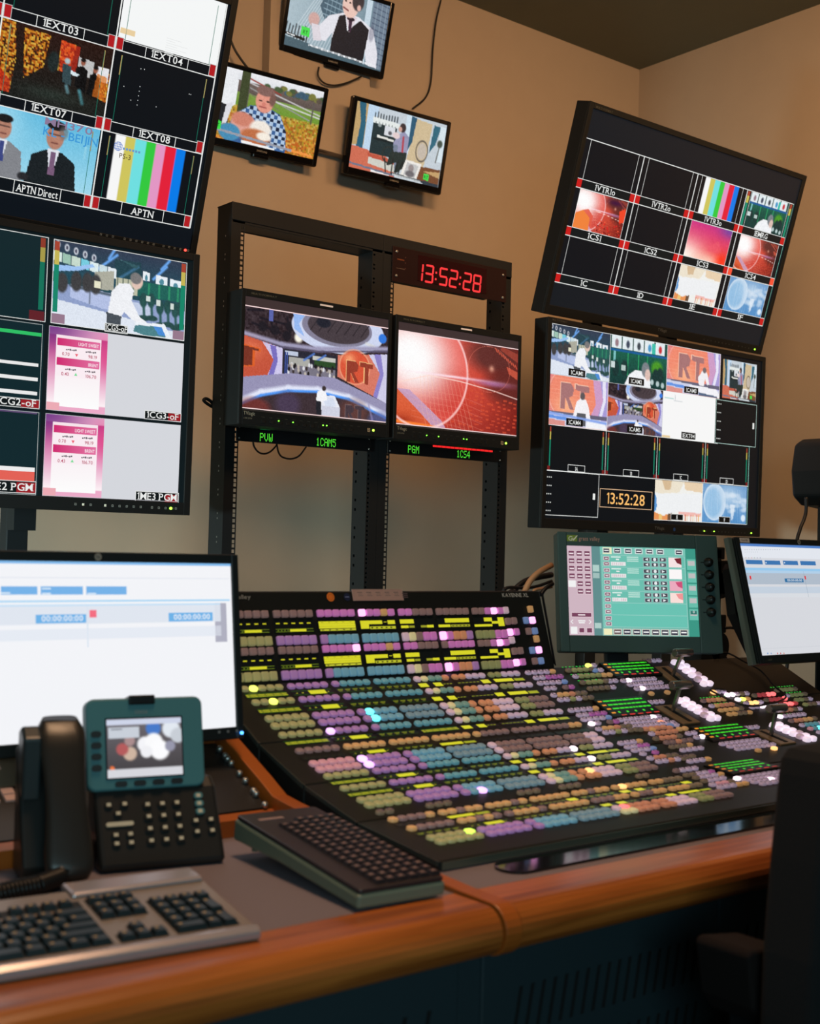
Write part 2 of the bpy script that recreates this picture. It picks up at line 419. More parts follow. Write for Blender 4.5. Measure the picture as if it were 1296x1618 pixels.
def pic_green(w=110, h=64):
    p = Pic(w, h, (10, 74, 66))
    p.grad((14, 96, 76), (6, 52, 52), True, 0, .3, 1, 1)
    for k in range(5): p.rect(.02+.19*k, .0, .19+.19*k, .26, (226, 236, 240)); p.ell(.11+.19*k, .15, .03, .08, [(150, 120, 130), (60, 70, 90), (60, 70, 80), (70, 150, 200), (200, 50, 60)][k], soft=.5)
    p.rect(.72, .04, .78, .26, (60, 190, 170)); p.rect(0, .27, 1, .33, (18, 92, 150))
    for x in (.06, .30, .48, .64): p.rect(x, .33, x+.02, .8, (36, 150, 96))
    p.ell(.82, .56, .1, .16, (70, 150, 40), soft=.5); p.rect(.06, .33, .10, .62, (120, 190, 190))
    for (x, y) in [(.10, .68), (.25, .66), (.88, .7), (.8, .74)]: p.ell(x, y, .06, .17, (14, 52, 52), soft=.3)
    p.rect(.02, .55, .09, .68, (206, 220, 220)); p.rect(.2, .6, .27, .7, (180, 200, 196))
    p.poly([(.26, 1), (.33, .78), (.44, .66), (.56, .66), (.70, .78), (.72, 1)], (240, 242, 246)); p.ell(.62, .62, .07, .16, (120, 128, 134), soft=.2); p.ell(.66, .72, .05, .12, (220, 190, 180), soft=.3)
    for (x, y) in [(.74, .86), (.84, .88), (.93, .9)]: p.ell(x, y, .03, .06, (180, 200, 200), soft=.4)
    return p.noise(12, 1)
def rt_logo(p, x, y, s, c, edge):
    def R(ox, oy, cc, k=1):
        p.poly([(x+ox, y+oy), (x+.16*s+ox, y+oy), (x+.21*s+ox, y+.10*s+oy), (x+.19*s+ox, y+.24*s+oy), (x+.13*s+ox, y+.28*s+oy), (x+.22*s+ox, y+.52*s+oy), (x+.15*s+ox, y+.52*s+oy), (x+.08*s+ox, y+.30*s+oy), (x+.065*s+ox, y+.30*s+oy), (x+.065*s+ox, y+.52*s+oy), (x+ox, y+.52*s+oy)], cc)
        p.poly([(x+.23*s+ox, y+oy), (x+.46*s+ox, y+.02*s+oy), (x+.46*s+ox, y+.13*s+oy), (x+.385*s+ox, y+.13*s+oy), (x+.385*s+ox, y+.54*s+oy), (x+.315*s+ox, y+.53*s+oy), (x+.315*s+ox, y+.12*s+oy), (x+.23*s+ox, y+.11*s+oy)], cc)
    R(-.012*s, -.018*s, edge); R(0, 0, c)
def pic_rt(w=110, h=64, man=1):
    p = Pic(w, h, (232, 120, 96))
    p.grad((222, 104, 108), (240, 150, 120), False)
    p.ell(.46, .36, .44, .56, (236, 116, 84), soft=.15); p.glow(.32, .62, .25, .3, (252, 176, 120), .8); p.ring(.46, .36, .44, .58, .02, (250, 200, 170), .7)
    p.poly([(.74, 0), (1, 0), (1, .9), (.66, .9), (.80, .5)], (196, 140, 190)); p.poly([(.86, 0), (1, 0), (1, .9), (.80, .9), (.92, .4)], (150, 140, 210)); p.poly([(.9, 0), (.96, 0), (.97, .4), (.88, .9), (.83, .9), (.92, .4)], (226, 226, 248))
    for k in range(9): p.line(0, .06+.075*k, .76, .07+.075*k, .006, (250, 160, 130), .5)
    rt_logo(p, .22, .14, 1.0, (150, 92, 92), (246, 190, 160))
    p.rect(.0, .72, 1, .80, (70, 70, 96)); p.poly([(0, .74), (1, .82), (1, 1), (0, 1)], (196, 204, 232)); p.poly([(0, .80), (.5, .84), (.5, .9), (0, .86)], (70, 130, 226)); p.poly([(0, .88), (.3, .9), (.3, 1), (0, 1)], (214, 130, 120))
    if man == 1:
        p.poly([(.60, .76), (.58, .60), (.66, .44), (.72, .42), (.76, .5), (.80, .72), (.76, .74), (.71, .60), (.70, .76), (.66, .77)], (240, 240, 244)); p.ell(.70, .42, .035, .065, (90, 80, 84), soft=.3)
        p.poly([(.42, .78), (.94, .80), (1, .92), (1, 1), (.72, .94), (.44, .88)], (240, 242, 248)); p.poly([(.60, .92), (.96, .96), (.96, 1), (.6, 1)], (50, 76, 110))
    else:
        p.poly([(.42, .82), (.48, .48), (.55, .40), (.63, .42), (.68, .56), (.72, .82), (.66, .84), (.63, .72), (.50, .72), (.46, .84)], (242, 242, 246)); p.ell(.575, .36, .04, .075, (60, 56, 60), soft=.3)
        p.poly([(.49, .70), (.64, .70), (.64, .96), (.50, .96)], (56, 60, 66)); p.poly([(.36, .80), (.48, .82), (.48, .92), (.34, .92)], (244, 244, 250)); p.poly([(.66, .82), (.96, .84), (1, 1), (.64, 1)], (240, 244, 250)); p.line(0, .76, 1, .86, .03, (110, 150, 236))
    p.mix(np.ones_like(p.X), (250, 236, 240), .17); return p.noise(7, 1)
def pic_studio(w=250, h=142):
    p = Pic(w, h, (52, 40, 46))
    p.noise(14, 3)
    for (a, b, c, d) in [(.02, .04, .12, .02), (.17, .02, .18, .16), (.05, .16, .24, .22), (.28, .05, .30, .2), (.1, .1, .3, .13)]: p.line(a, b, c, d, .012, (26, 22, 32))
    p.rect(.16, .0, .185, .12, (90, 100, 170)); p.ell(.36, .24, .028, .05, (250, 246, 230), soft=.6); p.ell(.66, .305, .022, .03, (255, 255, 250), soft=.6)
    for (x, y) in [(.12, .18), (.2, .2), (.28, .24), (.3, .14)]: p.ell(x, y, .03, .05, (30, 26, 34), soft=.3)
    # lighting ring
    p.ell(.64, .10, .33, .245, (206, 214, 240), soft=.02); p.ell(.63, .085, .25, .19, (132, 128, 150), soft=.03); p.ell(.64, .075, .22, .165, (70, 60, 66), soft=.04)
    for k in range(7): p.line(.44+.06*k, .14, .50+.06*k, .0, .006, (40, 34, 40))
    p.poly([(.32, .0), (.40, .0), (.36, .10), (.40, .22), (.33, .16)], (150, 184, 240)); p.ell(.53, .05, .05, .05, (30, 32, 44), soft=.3); p.ell(.96, .12, .03, .05, (50, 120, 220), soft=.2); p.line(.84, .2, .9, .22, .02, (214, 216, 220))
    # long curved light bands
    p.curve([(0, .27), (.25, .33), (.5, .325), (.75, .27), (1, .22)], .028, (160, 156, 186)); p.curve([(0, .30), (.25, .36), (.5, .355), (.75, .30), (1, .25)], .012, (90, 84, 110))
    # left video wall
    p.poly([(0, .29), (.255, .37), (.255, .64), (0, .70)], (196, 84, 60)); p.poly([(.12, .33), (.255, .37), (.255, .64), (.16, .655), (.2, .5)], (206, 200, 236)); p.poly([(.17, .35), (.21, .36), (.225, .5), (.20, .645), (.165, .65), (.195, .5)], (120, 110, 190))
    p.glow(.05, .42, .1, .12, (240, 130, 90), .7); p.poly([(0, .38), (.11, .40), (.11, .435), (.075, .43), (.075, .585), (0, .60), (0, .44)], (220, 96, 40)); p.poly([(0, .39), (.1, .41), (.1, .43), (.06, .425), (.06, .575), (0, .59)], (96, 40, 36), .8)
    # newsroom in the middle
    p.poly([(.258, .37), (.63, .37), (.63, .62), (.46, .60), (.258, .62)], (40, 40, 52)); p.rect(.27, .385, .36, .43, (190, 200, 220)); p.rect(.46, .40, .62, .44, (196, 196, 190)); p.poly([(.30, .44), (.44, .44), (.44, .52), (.30, .52)], (170, 170, 164))
    for (a, b) in [(.40, .47), (.48, .55)]: p.line(a, .46, b, .38, .012, (80, 120, 200))
    p.rect(.47, .44, .62, .5, (44, 74, 40)); p.poly([(.29, .52), (.62, .52), (.62, .63), (.29, .61)], (120, 116, 130))
    for k in range(34): p.ell(.29+.33*rs.rand(), .50+.1*rs.rand(), .008, .022, [(220, 220, 226), (30, 26, 30), (60, 50, 50), (190, 180, 170)][rs.randint(4)], soft=.4)
    for x in (.27, .285): p.rect(x, .4, x+.008, .64, (60, 80, 150))
    # right video wall
    p.poly([(.635, .36), (1, .28), (1, .80), (.635, .58)], (214, 120, 100)); p.poly([(.86, .31), (1, .28), (1, .80), (.90, .74), (.95, .5)], (206, 204, 232)); p.poly([(.90, .30), (.95, .29), (.975, .5), (.93, .76), (.90, .74), (.945, .5)], (140, 130, 200))
    p.ell(.76, .46, .105, .17, (216, 84, 56), soft=.1); p.ring(.76, .46, .11, .18, .05, (246, 170, 130), .8); p.glow(.72, .38, .06, .08, (250, 170, 120), .8)
    rt_logo(p, .70, .40, .42, (150, 60, 44), (246, 190, 130))
    # floor
    p.poly([(0, .70), (.30, .61), (.62, .60), (1, .80), (1, 1), (0, 1)], (150, 146, 180)); 
    p.curve([(0, .93), (.12, .83), (.3, .76), (.5, .74), (.72, .78), (1, .93)], .035, (226, 230, 248)); p.poly([(0, .96), (.12, .865), (.3, .79), (.5, .765), (.72, .80), (1, .955), (1, 1.01), (0, 1.01)], (60, 46, 52))
    p.curve([(0, .96), (.12, .862), (.3, .787), (.5, .762), (.72, .80), (1, .955)], .016, (80, 150, 245))
    p.ell(.08, .99, .1, .1, (130, 50, 44), .7, soft=.5); p.ell(.30, .92, .08, .12, (80, 66, 100), .6, soft=.6); p.ell(.76, .92, .1, .12, (120, 70, 60), .6, soft=.6); p.ell(.95, 1, .08, .1, (90, 100, 160), .7, soft=.5); p.line(.87, .84, .90, 1, .016, (150, 140, 190), .6)
    rt_logo(p, .70, .86, .3, (70, 56, 64), (120, 96, 96))
    p.poly([(.52, .80), (.62, .78), (.66, .90), (.66, 1.01), (.535, 1.01)], (232, 234, 244)); p.poly([(.535, .815), (.61, .80), (.635, .89), (.56, .905)], (214, 222, 240)); p.poly([(.53, .9), (.66, .9), (.66, 1.01), (.535, 1.01)], (208, 210, 226))
    p.poly([(.49, .86), (.50, .76), (.53, .74), (.56, .76), (.57, .84), (.54, .85), (.53, .88)], (244, 244, 248)); p.poly([(.492, .85), (.53, .86), (.53, 1.0), (.495, 1.0)], (34, 34, 42)); p.ell(.545, .72, .014, .026, (60, 50, 50), soft=.3)
    return p.noise(8, 1)
def pic_redglobe(w=250, h=142, pink=0.0):
    p = Pic(w, h, (150, 34, 26))
    p.grad((220, 70, 60), (110, 24, 20), False); p.glow(.55, .45, .4, .55, (214, 74, 56), .9, 1.2)
    p.ell(.80, .12, .22, .2, (88, 42, 40), .9, soft=.7); p.ell(.93, .45, .2, .2, (90, 36, 34), .8, soft=.7)
    for k in range(10):
        y = .55+.045*k
        for j in range(14):
            x = .38+.048*j+.02*rs.rand()
            if rs.rand() < .7: p.rect(x, y+.25*(x-.4)-.06, x+.02+.015*rs.rand(), y+.25*(x-.4)-.042, (214, 80, 52), .7)
    p.poly([(.86, .0), (1, .06), (1, .16), (.84, .04)], (150, 62, 50)); 
    for k in range(9): p.line(.80+.022*k, .03+.02*k, .815+.022*k, .07+.02*k, .007, (226, 96, 70))
    p.poly([(.90, .22), (1, .27), (1, .36), (.92, .30)], (190, 80, 60))
    p.ell(.20, .40, .365, .62, (232, 90, 80), .9, soft=.04); p.ell(.36, .62, .2, .28, (196, 40, 30), .7, soft=.8)
    p.glow(.16, .32, .30, .46, (255, 246, 246), 1.0, 1.6); p.glow(.08, .22, .3, .42, (255, 255, 255), 1.0, 1.3)
    p.poly([(0, .62), (.16, .72), (.30, .86), (.40, 1.01), (0, 1.01)], (216, 90, 50), .9); p.poly([(.0, .62), (.10, .62), (.36, .92), (.40, 1.01), (.30, 1.01), (.16, .82)], (196, 160, 196), .9); p.glow(.05, .98, .14, .12, (150, 40, 20), .8); p.line(0, .97, .3, 1.0, .02, (255, 130, 50))
    p.ring(.20, .40, .365, .62, .03, (255, 214, 214), .9); p.glow(.46, .42, .5, .022, (255, 226, 236), .95, 2.5); p.glow(.78, .44, .25, .05, (190, 130, 190), .7, 2.5)
    p.curve([(.02, .55), (.25, .44), (.5, .46), (.8, .52), (1, .58)], .006, (255, 220, 210)); p.ring(.75, .28, .18, .26, .012, (240, 130, 110), .7); p.glow(.77, .27, .03, .05, (255, 190, 160), .7)
    for k in range(12):
        p.curve([(.18+.03*k, .45), (.20+.035*k, .8), (.24+.035*k, 1.0)], .004, (250, 190, 160), .4)
    for k in range(6): p.curve([(.12, .6+.06*k), (.5, .62+.07*k), (.7, .7+.07*k)], .004, (250, 170, 150), .3)
    if pink: p.a = p.a*(1-pink)+np.array([190, 40, 110])*pink*(p.a.mean(axis=2, keepdims=True)/255)+p.a*0
    return p.noise(8, 1)
def pic_redcubes(w=100, h=58):
    p = pic_redglobe(w, h)
    p.poly([(.0, 1.01), (0, .62), (.14, .5), (.30, .66), (.32, 1.01)], (240, 130, 60)); p.poly([(.14, .5), (.24, .44), (.36, .6), (.36, .95), (.30, .66)], (226, 90, 70), .9)
    p.poly([(.86, .30), (.97, .2), (1, .3), (1, .56), (.9, .6)], (240, 70, 40)); p.glow(.75, .12, .2, .1, (60, 10, 60), .9)
    for k in range(30): p.ell(.45+.55*rs.rand(), .6+.38*rs.rand(), .015, .02, [(250, 90, 60), (120, 6, 12), (220, 30, 30)][rs.randint(3)], soft=.5)
    return p
def pic_pink(w=60, h=34):
    p = Pic(w, h, (225, 60, 130)); p.grad((206, 50, 130), (250, 80, 60)); p.glow(.95, .0, .35, .3, (110, 70, 160), .9); p.glow(.0, 1.0, .55, .6, (255, 244, 236), 1.0, 1.4)
    p.glow(.55, 1.0, .5, .28, (250, 220, 200), .8); p.poly([(.52, .62), (.72, .36), (.86, .66), (.80, .7), (.5, .72)], (236, 90, 110), .6); p.glow(.9, .9, .2, .3, (250, 40, 10), .8); return p.noise(5, 1)
def pic_blue(w=70, h=40):
    p = Pic(w, h, (120, 170, 214)); p.grad((112, 158, 204), (84, 144, 200)); p.ell(.27, .46, .24, .46, (190, 214, 236), soft=.12); p.ell(.24, .48, .19, .38, (146, 190, 226), soft=.3)
    p.ring(.27, .46, .24, .46, .06, (232, 242, 250), .8); p.glow(.6, .3, .3, .3, (196, 218, 238), .8, 1.3)
    for k in range(26): p.ell(.5+.5*rs.rand(), .2+.5*rs.rand(), .06, .05, (214, 228, 242), .55, soft=.8)
    p.poly([(.62, .5), (.74, .5), (.70, .86), (.66, .92)], (226, 236, 246), .8); p.ell(.93, .84, .05, .09, (220, 234, 246), soft=.4)
    for k in range(18): x = rs.rand(); p.line(x, .1, x+.02, .95, .01, (214, 230, 244), .3)
    return p.noise(5, 1)
def pic_desk(w=70, h=40):
    p = Pic(w, h, (240, 240, 236)); p.poly([(0, 0), (.6, 0), (.5, .28), (.1, .34), (0, .3)], (236, 226, 206)); p.poly([(.14, .0), (.34, .0), (.32, .22), (.2, .24)], (214, 186, 150)); p.poly([(.6, 0), (1, 0), (1, .25), (.62, .2)], (232, 208, 176))
    p.poly([(0, .34), (.06, .5), (.04, .75), (0, .8)], (90, 150, 210)); p.poly([(0, .80), (.2, .90), (.3, .78), (.32, 1.01), (0, 1.01)], (232, 150, 90)); p.rect(.28, .80, .36, 1, (110, 80, 60)); p.rect(.10, .85, .16, 1, (236, 196, 120))
    p.rect(.5, .76, .98, .86, (240, 186, 180))
    for k in range(12): p.rect(.52+.04*k, .82, .535+.04*k, 1, [(214, 110, 60), (240, 180, 110), (236, 226, 214)][k % 3])
    p.poly([(.03, .34), (.98, .28), (.96, .78), (.5, .76), (.16, .88), (.05, .7)], (238, 240, 242)); return p.noise(4, 1)
def pic_page(w=60, h=34):
    p = Pic(w, h, (246, 246, 246)); p.rect(.03, .13, .2, .15, (160, 210, 205)); p.line(.22, .06, .23, .18, .01, (190, 195, 200)); p.rect(.2, .17, .36, .185, (210, 214, 218)); p.rect(0, .95, .15, 1, (232, 206, 160)); return p
def pic_bars(w=64, h=36):
    p = Pic(w, h, (8, 12, 20))
    for k, c in enumerate([(246, 246, 246), (206, 196, 92), (110, 222, 224), (50, 200, 62), (226, 150, 196), (226, 30, 56), (0, 122, 232)]): p.rect(.08+.117*k, -.1, .08+.117*(k+1), 1.1, c)
    return p
def pic_outdoor(w=180, h=104):
    p = Pic(w, h, (120, 150, 60))
    p.grad((236, 236, 240), (214, 220, 226), True, 0, 0, 1, .16); p.grad((110, 96, 90), (90, 80, 76), True, 0, .13, 1, .3)
    for k in range(40): p.ell(.45+.55*rs.rand(), .10+.06*rs.rand(), .03, .035, [(70, 90, 60), (120, 120, 60), (90, 80, 70), (60, 90, 110)][rs.randint(4)], soft=.4)
    p.grad((120, 150, 70), (110, 150, 50), True, 0, .3, 1, .5); p.grad((150, 150, 50), (206, 120, 40), True, 0, .5, 1, 1)
    p.noise(.5, 3, 0, .48, 1, 1, [(206, 120, 40), (226, 160, 60), (150, 140, 40), (190, 70, 30), (240, 190, 110), (120, 60, 30)])
    for (a, b, c, d, cc) in [(.25, .12, 1, .36, (200, 196, 200)), (.25, .18, .9, .46, (150, 150, 150)), (.25, .06, .6, .2, (150, 60, 50)), (.5, .30, 1, .40, (214, 214, 216)), (.25, .26, .6, .42, (120, 130, 90))]: p.line(a, b, c, d, .012, cc)
    for x in (.30, .92): p.line(x, .2, x, .5, .014, (90, 84, 80))
    p.rect(.22, 0, .30, .6, (60, 70, 44)); p.poly([(.0, .0), (.17, .02), (.20, .16), (.20, .48), (.14, .56), (.0, .5)], (232, 234, 238)); p.poly([(0, .48), (.14, .52), (.16, .88), (0, .9)], (30, 34, 40)); p.poly([(.12, .5), (.18, .46), (.14, .78), (.1, .8)], (220, 220, 226)); p.ell(.13, .82, .03, .05, (200, 150, 130))
    # seated man in a checked shirt
    p.poly([(.14, .94), (.20, .62), (.34, .44), (.50, .42), (.62, .48), (.70, .70), (.72, 1.01), (.14, 1.01)], (56, 96, 150))
    m = ((p.X*15 % 1 < .5) ^ (p.Y*9 % 1 < .5)) & (p.X > .2) & (p.X < .72) & (p.Y > .43)
    q = Pic(w, h, (0, 0, 0)); q.poly([(.18, .80), (.22, .60), (.34, .45), (.50, .43), (.62, .49), (.70, .70), (.72, .98), (.5, .98), (.3, .6)], (255, 255, 255))
    p.a = np.where((m & (q.a[..., 0] > 100))[..., None], np.array([176, 200, 226]), p.a)
    m2 = ((p.X*15 % 1 < .5) & (p.Y*9 % 1 < .5)) & (q.a[..., 0] > 100); p.a = np.where(m2[..., None], np.array([24, 38, 66]), p.a)
    p.ell(.46, .34, .085, .17, (224, 150, 132), soft=.12); p.ell(.455, .20, .085, .07, (130, 98, 92), soft=.2); p.ell(.53, .30, .03, .09, (120, 88, 80), soft=.4); p.ell(.42, .345, .016, .012, (60, 40, 40), soft=.5); p.ell(.49, .34, .016, .012, (70, 46, 44), soft=.5); p.line(.42, .43, .48, .43, .012, (160, 80, 76)); p.ell(.455, .39, .02, .03, (214, 130, 116), soft=.5)
    p.ell(.30, .74, .12, .16, (222, 160, 146), soft=.15); p.ell(.28, .66, .1, .1, (206, 130, 110), soft=.3); p.ell(.46, .74, .10, .12, (240, 232, 222), soft=.3); p.ell(.42, .88, .14, .12, (190, 110, 70), soft=.3); p.ell(.5, .84, .07, .06, (244, 236, 224), soft=.4); p.ell(.18, .88, .1, .12, (70, 140, 180), soft=.2)
    p.poly([(.06, .86), (.78, .93), (.78, .965), (.06, .895)], (150, 154, 166)); p.poly([(.3, .955), (.62, .975), (.62, 1.01), (.3, .99)], (240, 240, 240)); p.poly([(.78, .93), (.98, .945), (.98, .98), (.78, .965)], (240, 150, 70))
    p.poly([(.02, .75), (.10, .76), (.10, .88), (.02, .87)], (60, 220, 70)); 
    return p.noise(10, 1)
def pic_vest(w=190, h=110):
    p = Pic(w, h, (150, 170, 186))
    p.grad((170, 190, 200), (110, 136, 150), False)
    for k in range(16): p.line(.0+.03*k, 1, .35+.02*k, -.1, .006, (214, 226, 232), .8)
    p.poly([(.36, 0), (.62, 0), (.62, .6), (.4, .6), (.3, .3)], (70, 96, 112)); 
    for k in range(7): p.line(.34, .08*k, .62, .06+.08*k, .008, (150, 176, 190)); p.line(.38+.04*k, 0, .36+.04*k, .6, .005, (130, 156, 170))
    p.rect(.76, 0, .82, 1, (196, 214, 226)); p.rect(.83, 0, 1, 1, (110, 128, 146))
    for k in range(12): p.line(.84, .08*k, 1, .04+.08*k, .008, (64, 78, 100)); 
    for x in (.87, .92, .97): p.line(x, 0, x, 1, .006, (150, 166, 180))
    p.poly([(.30, .62), (.40, .4), (.54, .30), (.70, .30), (.86, .42), (.94, .75), (.95, 1.0), (.84, .96), (.80, .72), (.78, 1.01), (.46, 1.01), (.46, .62), (.40, .78), (.30, .80)], (226, 226, 234))
    p.poly([(.50, .36), (.56, .32), (.60, .55), (.62, .50), (.72, .34), (.82, .44), (.80, 1.01), (.46, 1.01), (.46, .7)], (26, 28, 36)); p.poly([(.56, .30), (.68, .32), (.62, .56)], (220, 206, 214)); p.poly([(.60, .36), (.64, .36), (.64, .56), (.61, .54)], (60, 40, 60)); p.ell(.62, .36, .04, .03, (40, 30, 44)); p.ell(.85, .48, .03, .12, (90, 90, 110), .4, soft=.5)
    p.ell(.60, .16, .085, .19, (232, 196, 184), soft=.1); p.ell(.67, .08, .06, .14, (60, 54, 58), soft=.2); p.ell(.60, -.02, .09, .08, (70, 62, 64), soft=.2); p.ell(.685, .17, .02, .045, (220, 176, 166), soft=.3); p.line(.53, .22, .58, .25, .014, (120, 60, 60)); p.ell(.545, .12, .012, .012, (50, 36, 36)); p.ell(.59, .13, .012, .012, (50, 36, 36))
    p.ell(.26, .52, .055, .1, (206, 166, 160), soft=.3); p.poly([(.24, .58), (.32, .58), (.36, .80), (.28, .82)], (220, 214, 222)); 
    for k in range(8): p.line(.03*k, .8+.02*k, .03*k+.01, .66+.02*(k % 3), .012, (50, 60, 66))
    p.poly([(0, .86), (1, .98), (1, 1.01), (0, 1.01)], (70, 96, 108)); p.poly([(.0, .80), (.20, .83), (.20, .87), (0, .84)], (20, 28, 34)); p.poly([(.02, .815), (.10, .825), (.10, .84), (.02, .83)], (230, 234, 236))
    p.poly([(.15, .66), (.235, .67), (.235, .80), (.15, .79)], (70, 220, 80))
    for k in range(60): x = .24+.7*k/60; p.rect(x, .90+.055*(x-.2)-.012, x+.008, .90+.055*(x-.2)+.012+.006*rs.rand(), (232, 236, 240))
    return p.noise(9, 1)
def pic_piano(w=170, h=98):
    p = Pic(w, h, (196, 206, 214))
    p.poly([(0, 0), (.13, 0), (.13, .62), (0, .66)], (190, 160, 110)); p.poly([(.03, 0), (.10, 0), (.12, .3), (.12, .72), (.05, .7), (.07, .3)], (40, 96, 120)); p.rect(.13, .0, .24, .70, (190, 214, 236)); p.rect(.55, 0, .62, .6, (206, 224, 236))
    p.poly([(0, .66), (.35, .70), (.5, .80), (.5, 1.01), (0, 1.01)], (206, 110, 86)); p.poly([(.18, .72), (.40, .74), (.40, .78), (.2, .80)], (190, 86, 66)); p.poly([(.2, .78), (.6, .82), (.5, .93), (.2, .88)], (206, 206, 196))
    p.rect(.20, .20, .46, .72, (34, 52, 56)); p.poly([(.19, .16), (.52, .18), (.52, .23), (.19, .22)], (226, 232, 230))
    for k in range(9): p.ell(.21+.035*k, .235, .016, .02, (226, 232, 230), soft=.3); p.line(.21+.03*k, .16, .21+.03*k, .08+.03*rs.rand(), .012, (30, 40, 46))
    p.poly([(.26, .42), (.44, .44), (.44, .47), (.26, .455)], (226, 226, 220)); p.rect(.22, .47, .45, .50, (20, 34, 38)); p.rect(.33, .25, .44, .40, (216, 220, 226)); p.ell(.39, .35, .02, .03, (90, 90, 96), soft=.5); p.ell(.27, .27, .02, .025, (150, 160, 160), soft=.4)
    p.poly([(.62, .02), (.84, .05), (.82, .5), (.80, .75), (.60, .7), (.64, .3)], (206, 186, 150)); p.poly([(.60, .0), (.66, .02), (.64, .4), (.60, .55)], (46, 90, 116)); p.poly([(.86, .05), (.94, .06), (.9, .35), (.84, .5)], (50, 104, 124)); p.rect(.93, .05, 1, .6, (214, 228, 236)); p.ring(.76, .50, .065, .16, .12, (90, 84, 80)); p.ell(.76, .50, .05, .13, (196, 184, 170), soft=.2)
    p.ell(.95, .32, .03, .06, (70, 84, 76), soft=.4); p.line(.95, .34, .93, .62, .012, (90, 90, 84))
    p.poly([(.44, .48), (.48, .34), (.54, .26), (.60, .34), (.60, .62), (.46, .60)], (150, 150, 180)); p.ell(.52, .22, .035, .07, (60, 48, 50), soft=.2); p.ell(.495, .25, .02, .04, (206, 160, 146), soft=.3); p.ell(.46, .36, .04, .05, (226, 206, 206), soft=.3); p.line(.54, .36, .55, .6, .02, (180, 60, 70))
    p.poly([(.44, .50), (.49, .50), (.52, .90), (.49, .90)], (120, 130, 150)); p.poly([(.42, .62), (.60, .58), (.60, .80), (.52, .92), (.49, .92), (.50, .76), (.42, .84), (.40, .84)], (40, 52, 50)); p.ring(.40, .68, .06, .12, .14, (44, 50, 48)); 
    for (a, b) in [(.37, .40), (.46, .46), (.57, .53), (.52, .5)]: p.line(a, .74, b, .96, .012, (30, 34, 34))
    p.poly([(.70, .74), (1, .72), (1, .98), (.74, .98)], (120, 76, 50)); p.poly([(.8, .8), (1, .76), (1, .86)], (196, 160, 110))
    p.poly([(.60, .68), (.78, .70), (.74, .98), (.56, .94)], (236, 232, 226)); p.poly([(.62, .72), (.75, .735), (.72, .94), (.595, .92)], (196, 196, 196)); p.ell(.67, .80, .03, .06, (150, 140, 140), soft=.3); p.ell(.665, .89, .05, .05, (110, 106, 110), soft=.4)
    p.poly([(0, .915), (.5, .96), (.5, .99), (0, .945)], (110, 116, 136)); p.poly([(.24, .965), (.44, .985), (.44, 1.0), (.24, .99)], (240, 240, 240)); p.poly([(.46, .93), (.82, .95), (.82, .985), (.46, .965)], (50, 60, 66))
    for k in range(18): p.line(.48+.018*k, .95+.001*k, .485+.018*k, .965+.001*k, .012, (230, 234, 236))
    p.poly([(.82, .83), (.88, .835), (.88, .93), (.82, .925)], (70, 220, 80)); p.poly([(.82, .945), (1, .955), (1, 1.01), (.82, 1.01)], (50, 60, 70))
    return p.noise(9, 1)
def pic_fire(w=128, h=80):
    p = Pic(w, h, (34, 22, 20)); p.grad((40, 20, 16), (24, 26, 24))
    for (pts) in [[(0, 0), (.12, .02), (.16, .5), (.14, .95), (0, .95)], [(.20, .06), (.43, .05), (.40, .5), (.24, .72)], [(.52, .08), (.66, .10), (.62, .5), (.52, .5)], [(.98, .35), (1, .4), (1, .78), (.84, .70)]]:
        q = Pic(w, h); q.poly(pts, (255, 255, 255)); m = q.a[..., 0] > 10; t = Pic(w, h); t.noise(1, 2, cols=[(200, 100, 20), (230, 150, 40), (120, 50, 16), (60, 30, 14), (240, 190, 70)]); p.a = np.where(m[..., None], t.a*.85+p.a*.15, p.a)
    p.poly([(.52, .08), (.70, .11), (.68, .5), (.54, .5)], (226, 50, 30), .6); p.poly([(0, .6), (.14, .8), (.14, .95), (0, .95)], (210, 40, 20), .7); p.ell(.48, .4, .05, .14, (30, 40, 40), soft=.3)
    p.poly([(.70, .24), (.84, .26), (.84, .50), (.70, .45)], (190, 190, 190)); p.poly([(.88, .3), (.98, .3), (.98, .5), (.86, .5)], (226, 226, 230))
    for (x, y) in [(.74, .30), (.86, .36)]: p.poly([(x-.05, y+.35), (x-.045, y+.08), (x, y+.05), (x+.05, y+.1), (x+.05, y+.42)], (12, 12, 14)); p.ell(x, y, .022, .045, (150, 90, 70), soft=.3); p.ell(x, y-.03, .024, .025, (20, 16, 16), soft=.3)
    p.ell(.60, .34, .025, .04, (170, 190, 196), soft=.4); p.poly([(.56, .38), (.64, .40), (.66, .66), (.58, .64)], (50, 70, 76)); p.poly([(.64, .45), (.72, .48), (.70, .52), (.64, .5)], (214, 230, 236)); p.line(.74, .70, .78, .86, .03, (70, 130, 140)); p.line(.62, .68, .64, .76, .03, (90, 130, 140))
    p.glow(.5, .85, .4, .14, (44, 56, 50), .7); p.poly([(.88, .4), (.97, .42), (.97, .75), (.86, .72)], (214, 110, 30), .7)
    return p.noise(12, 1)
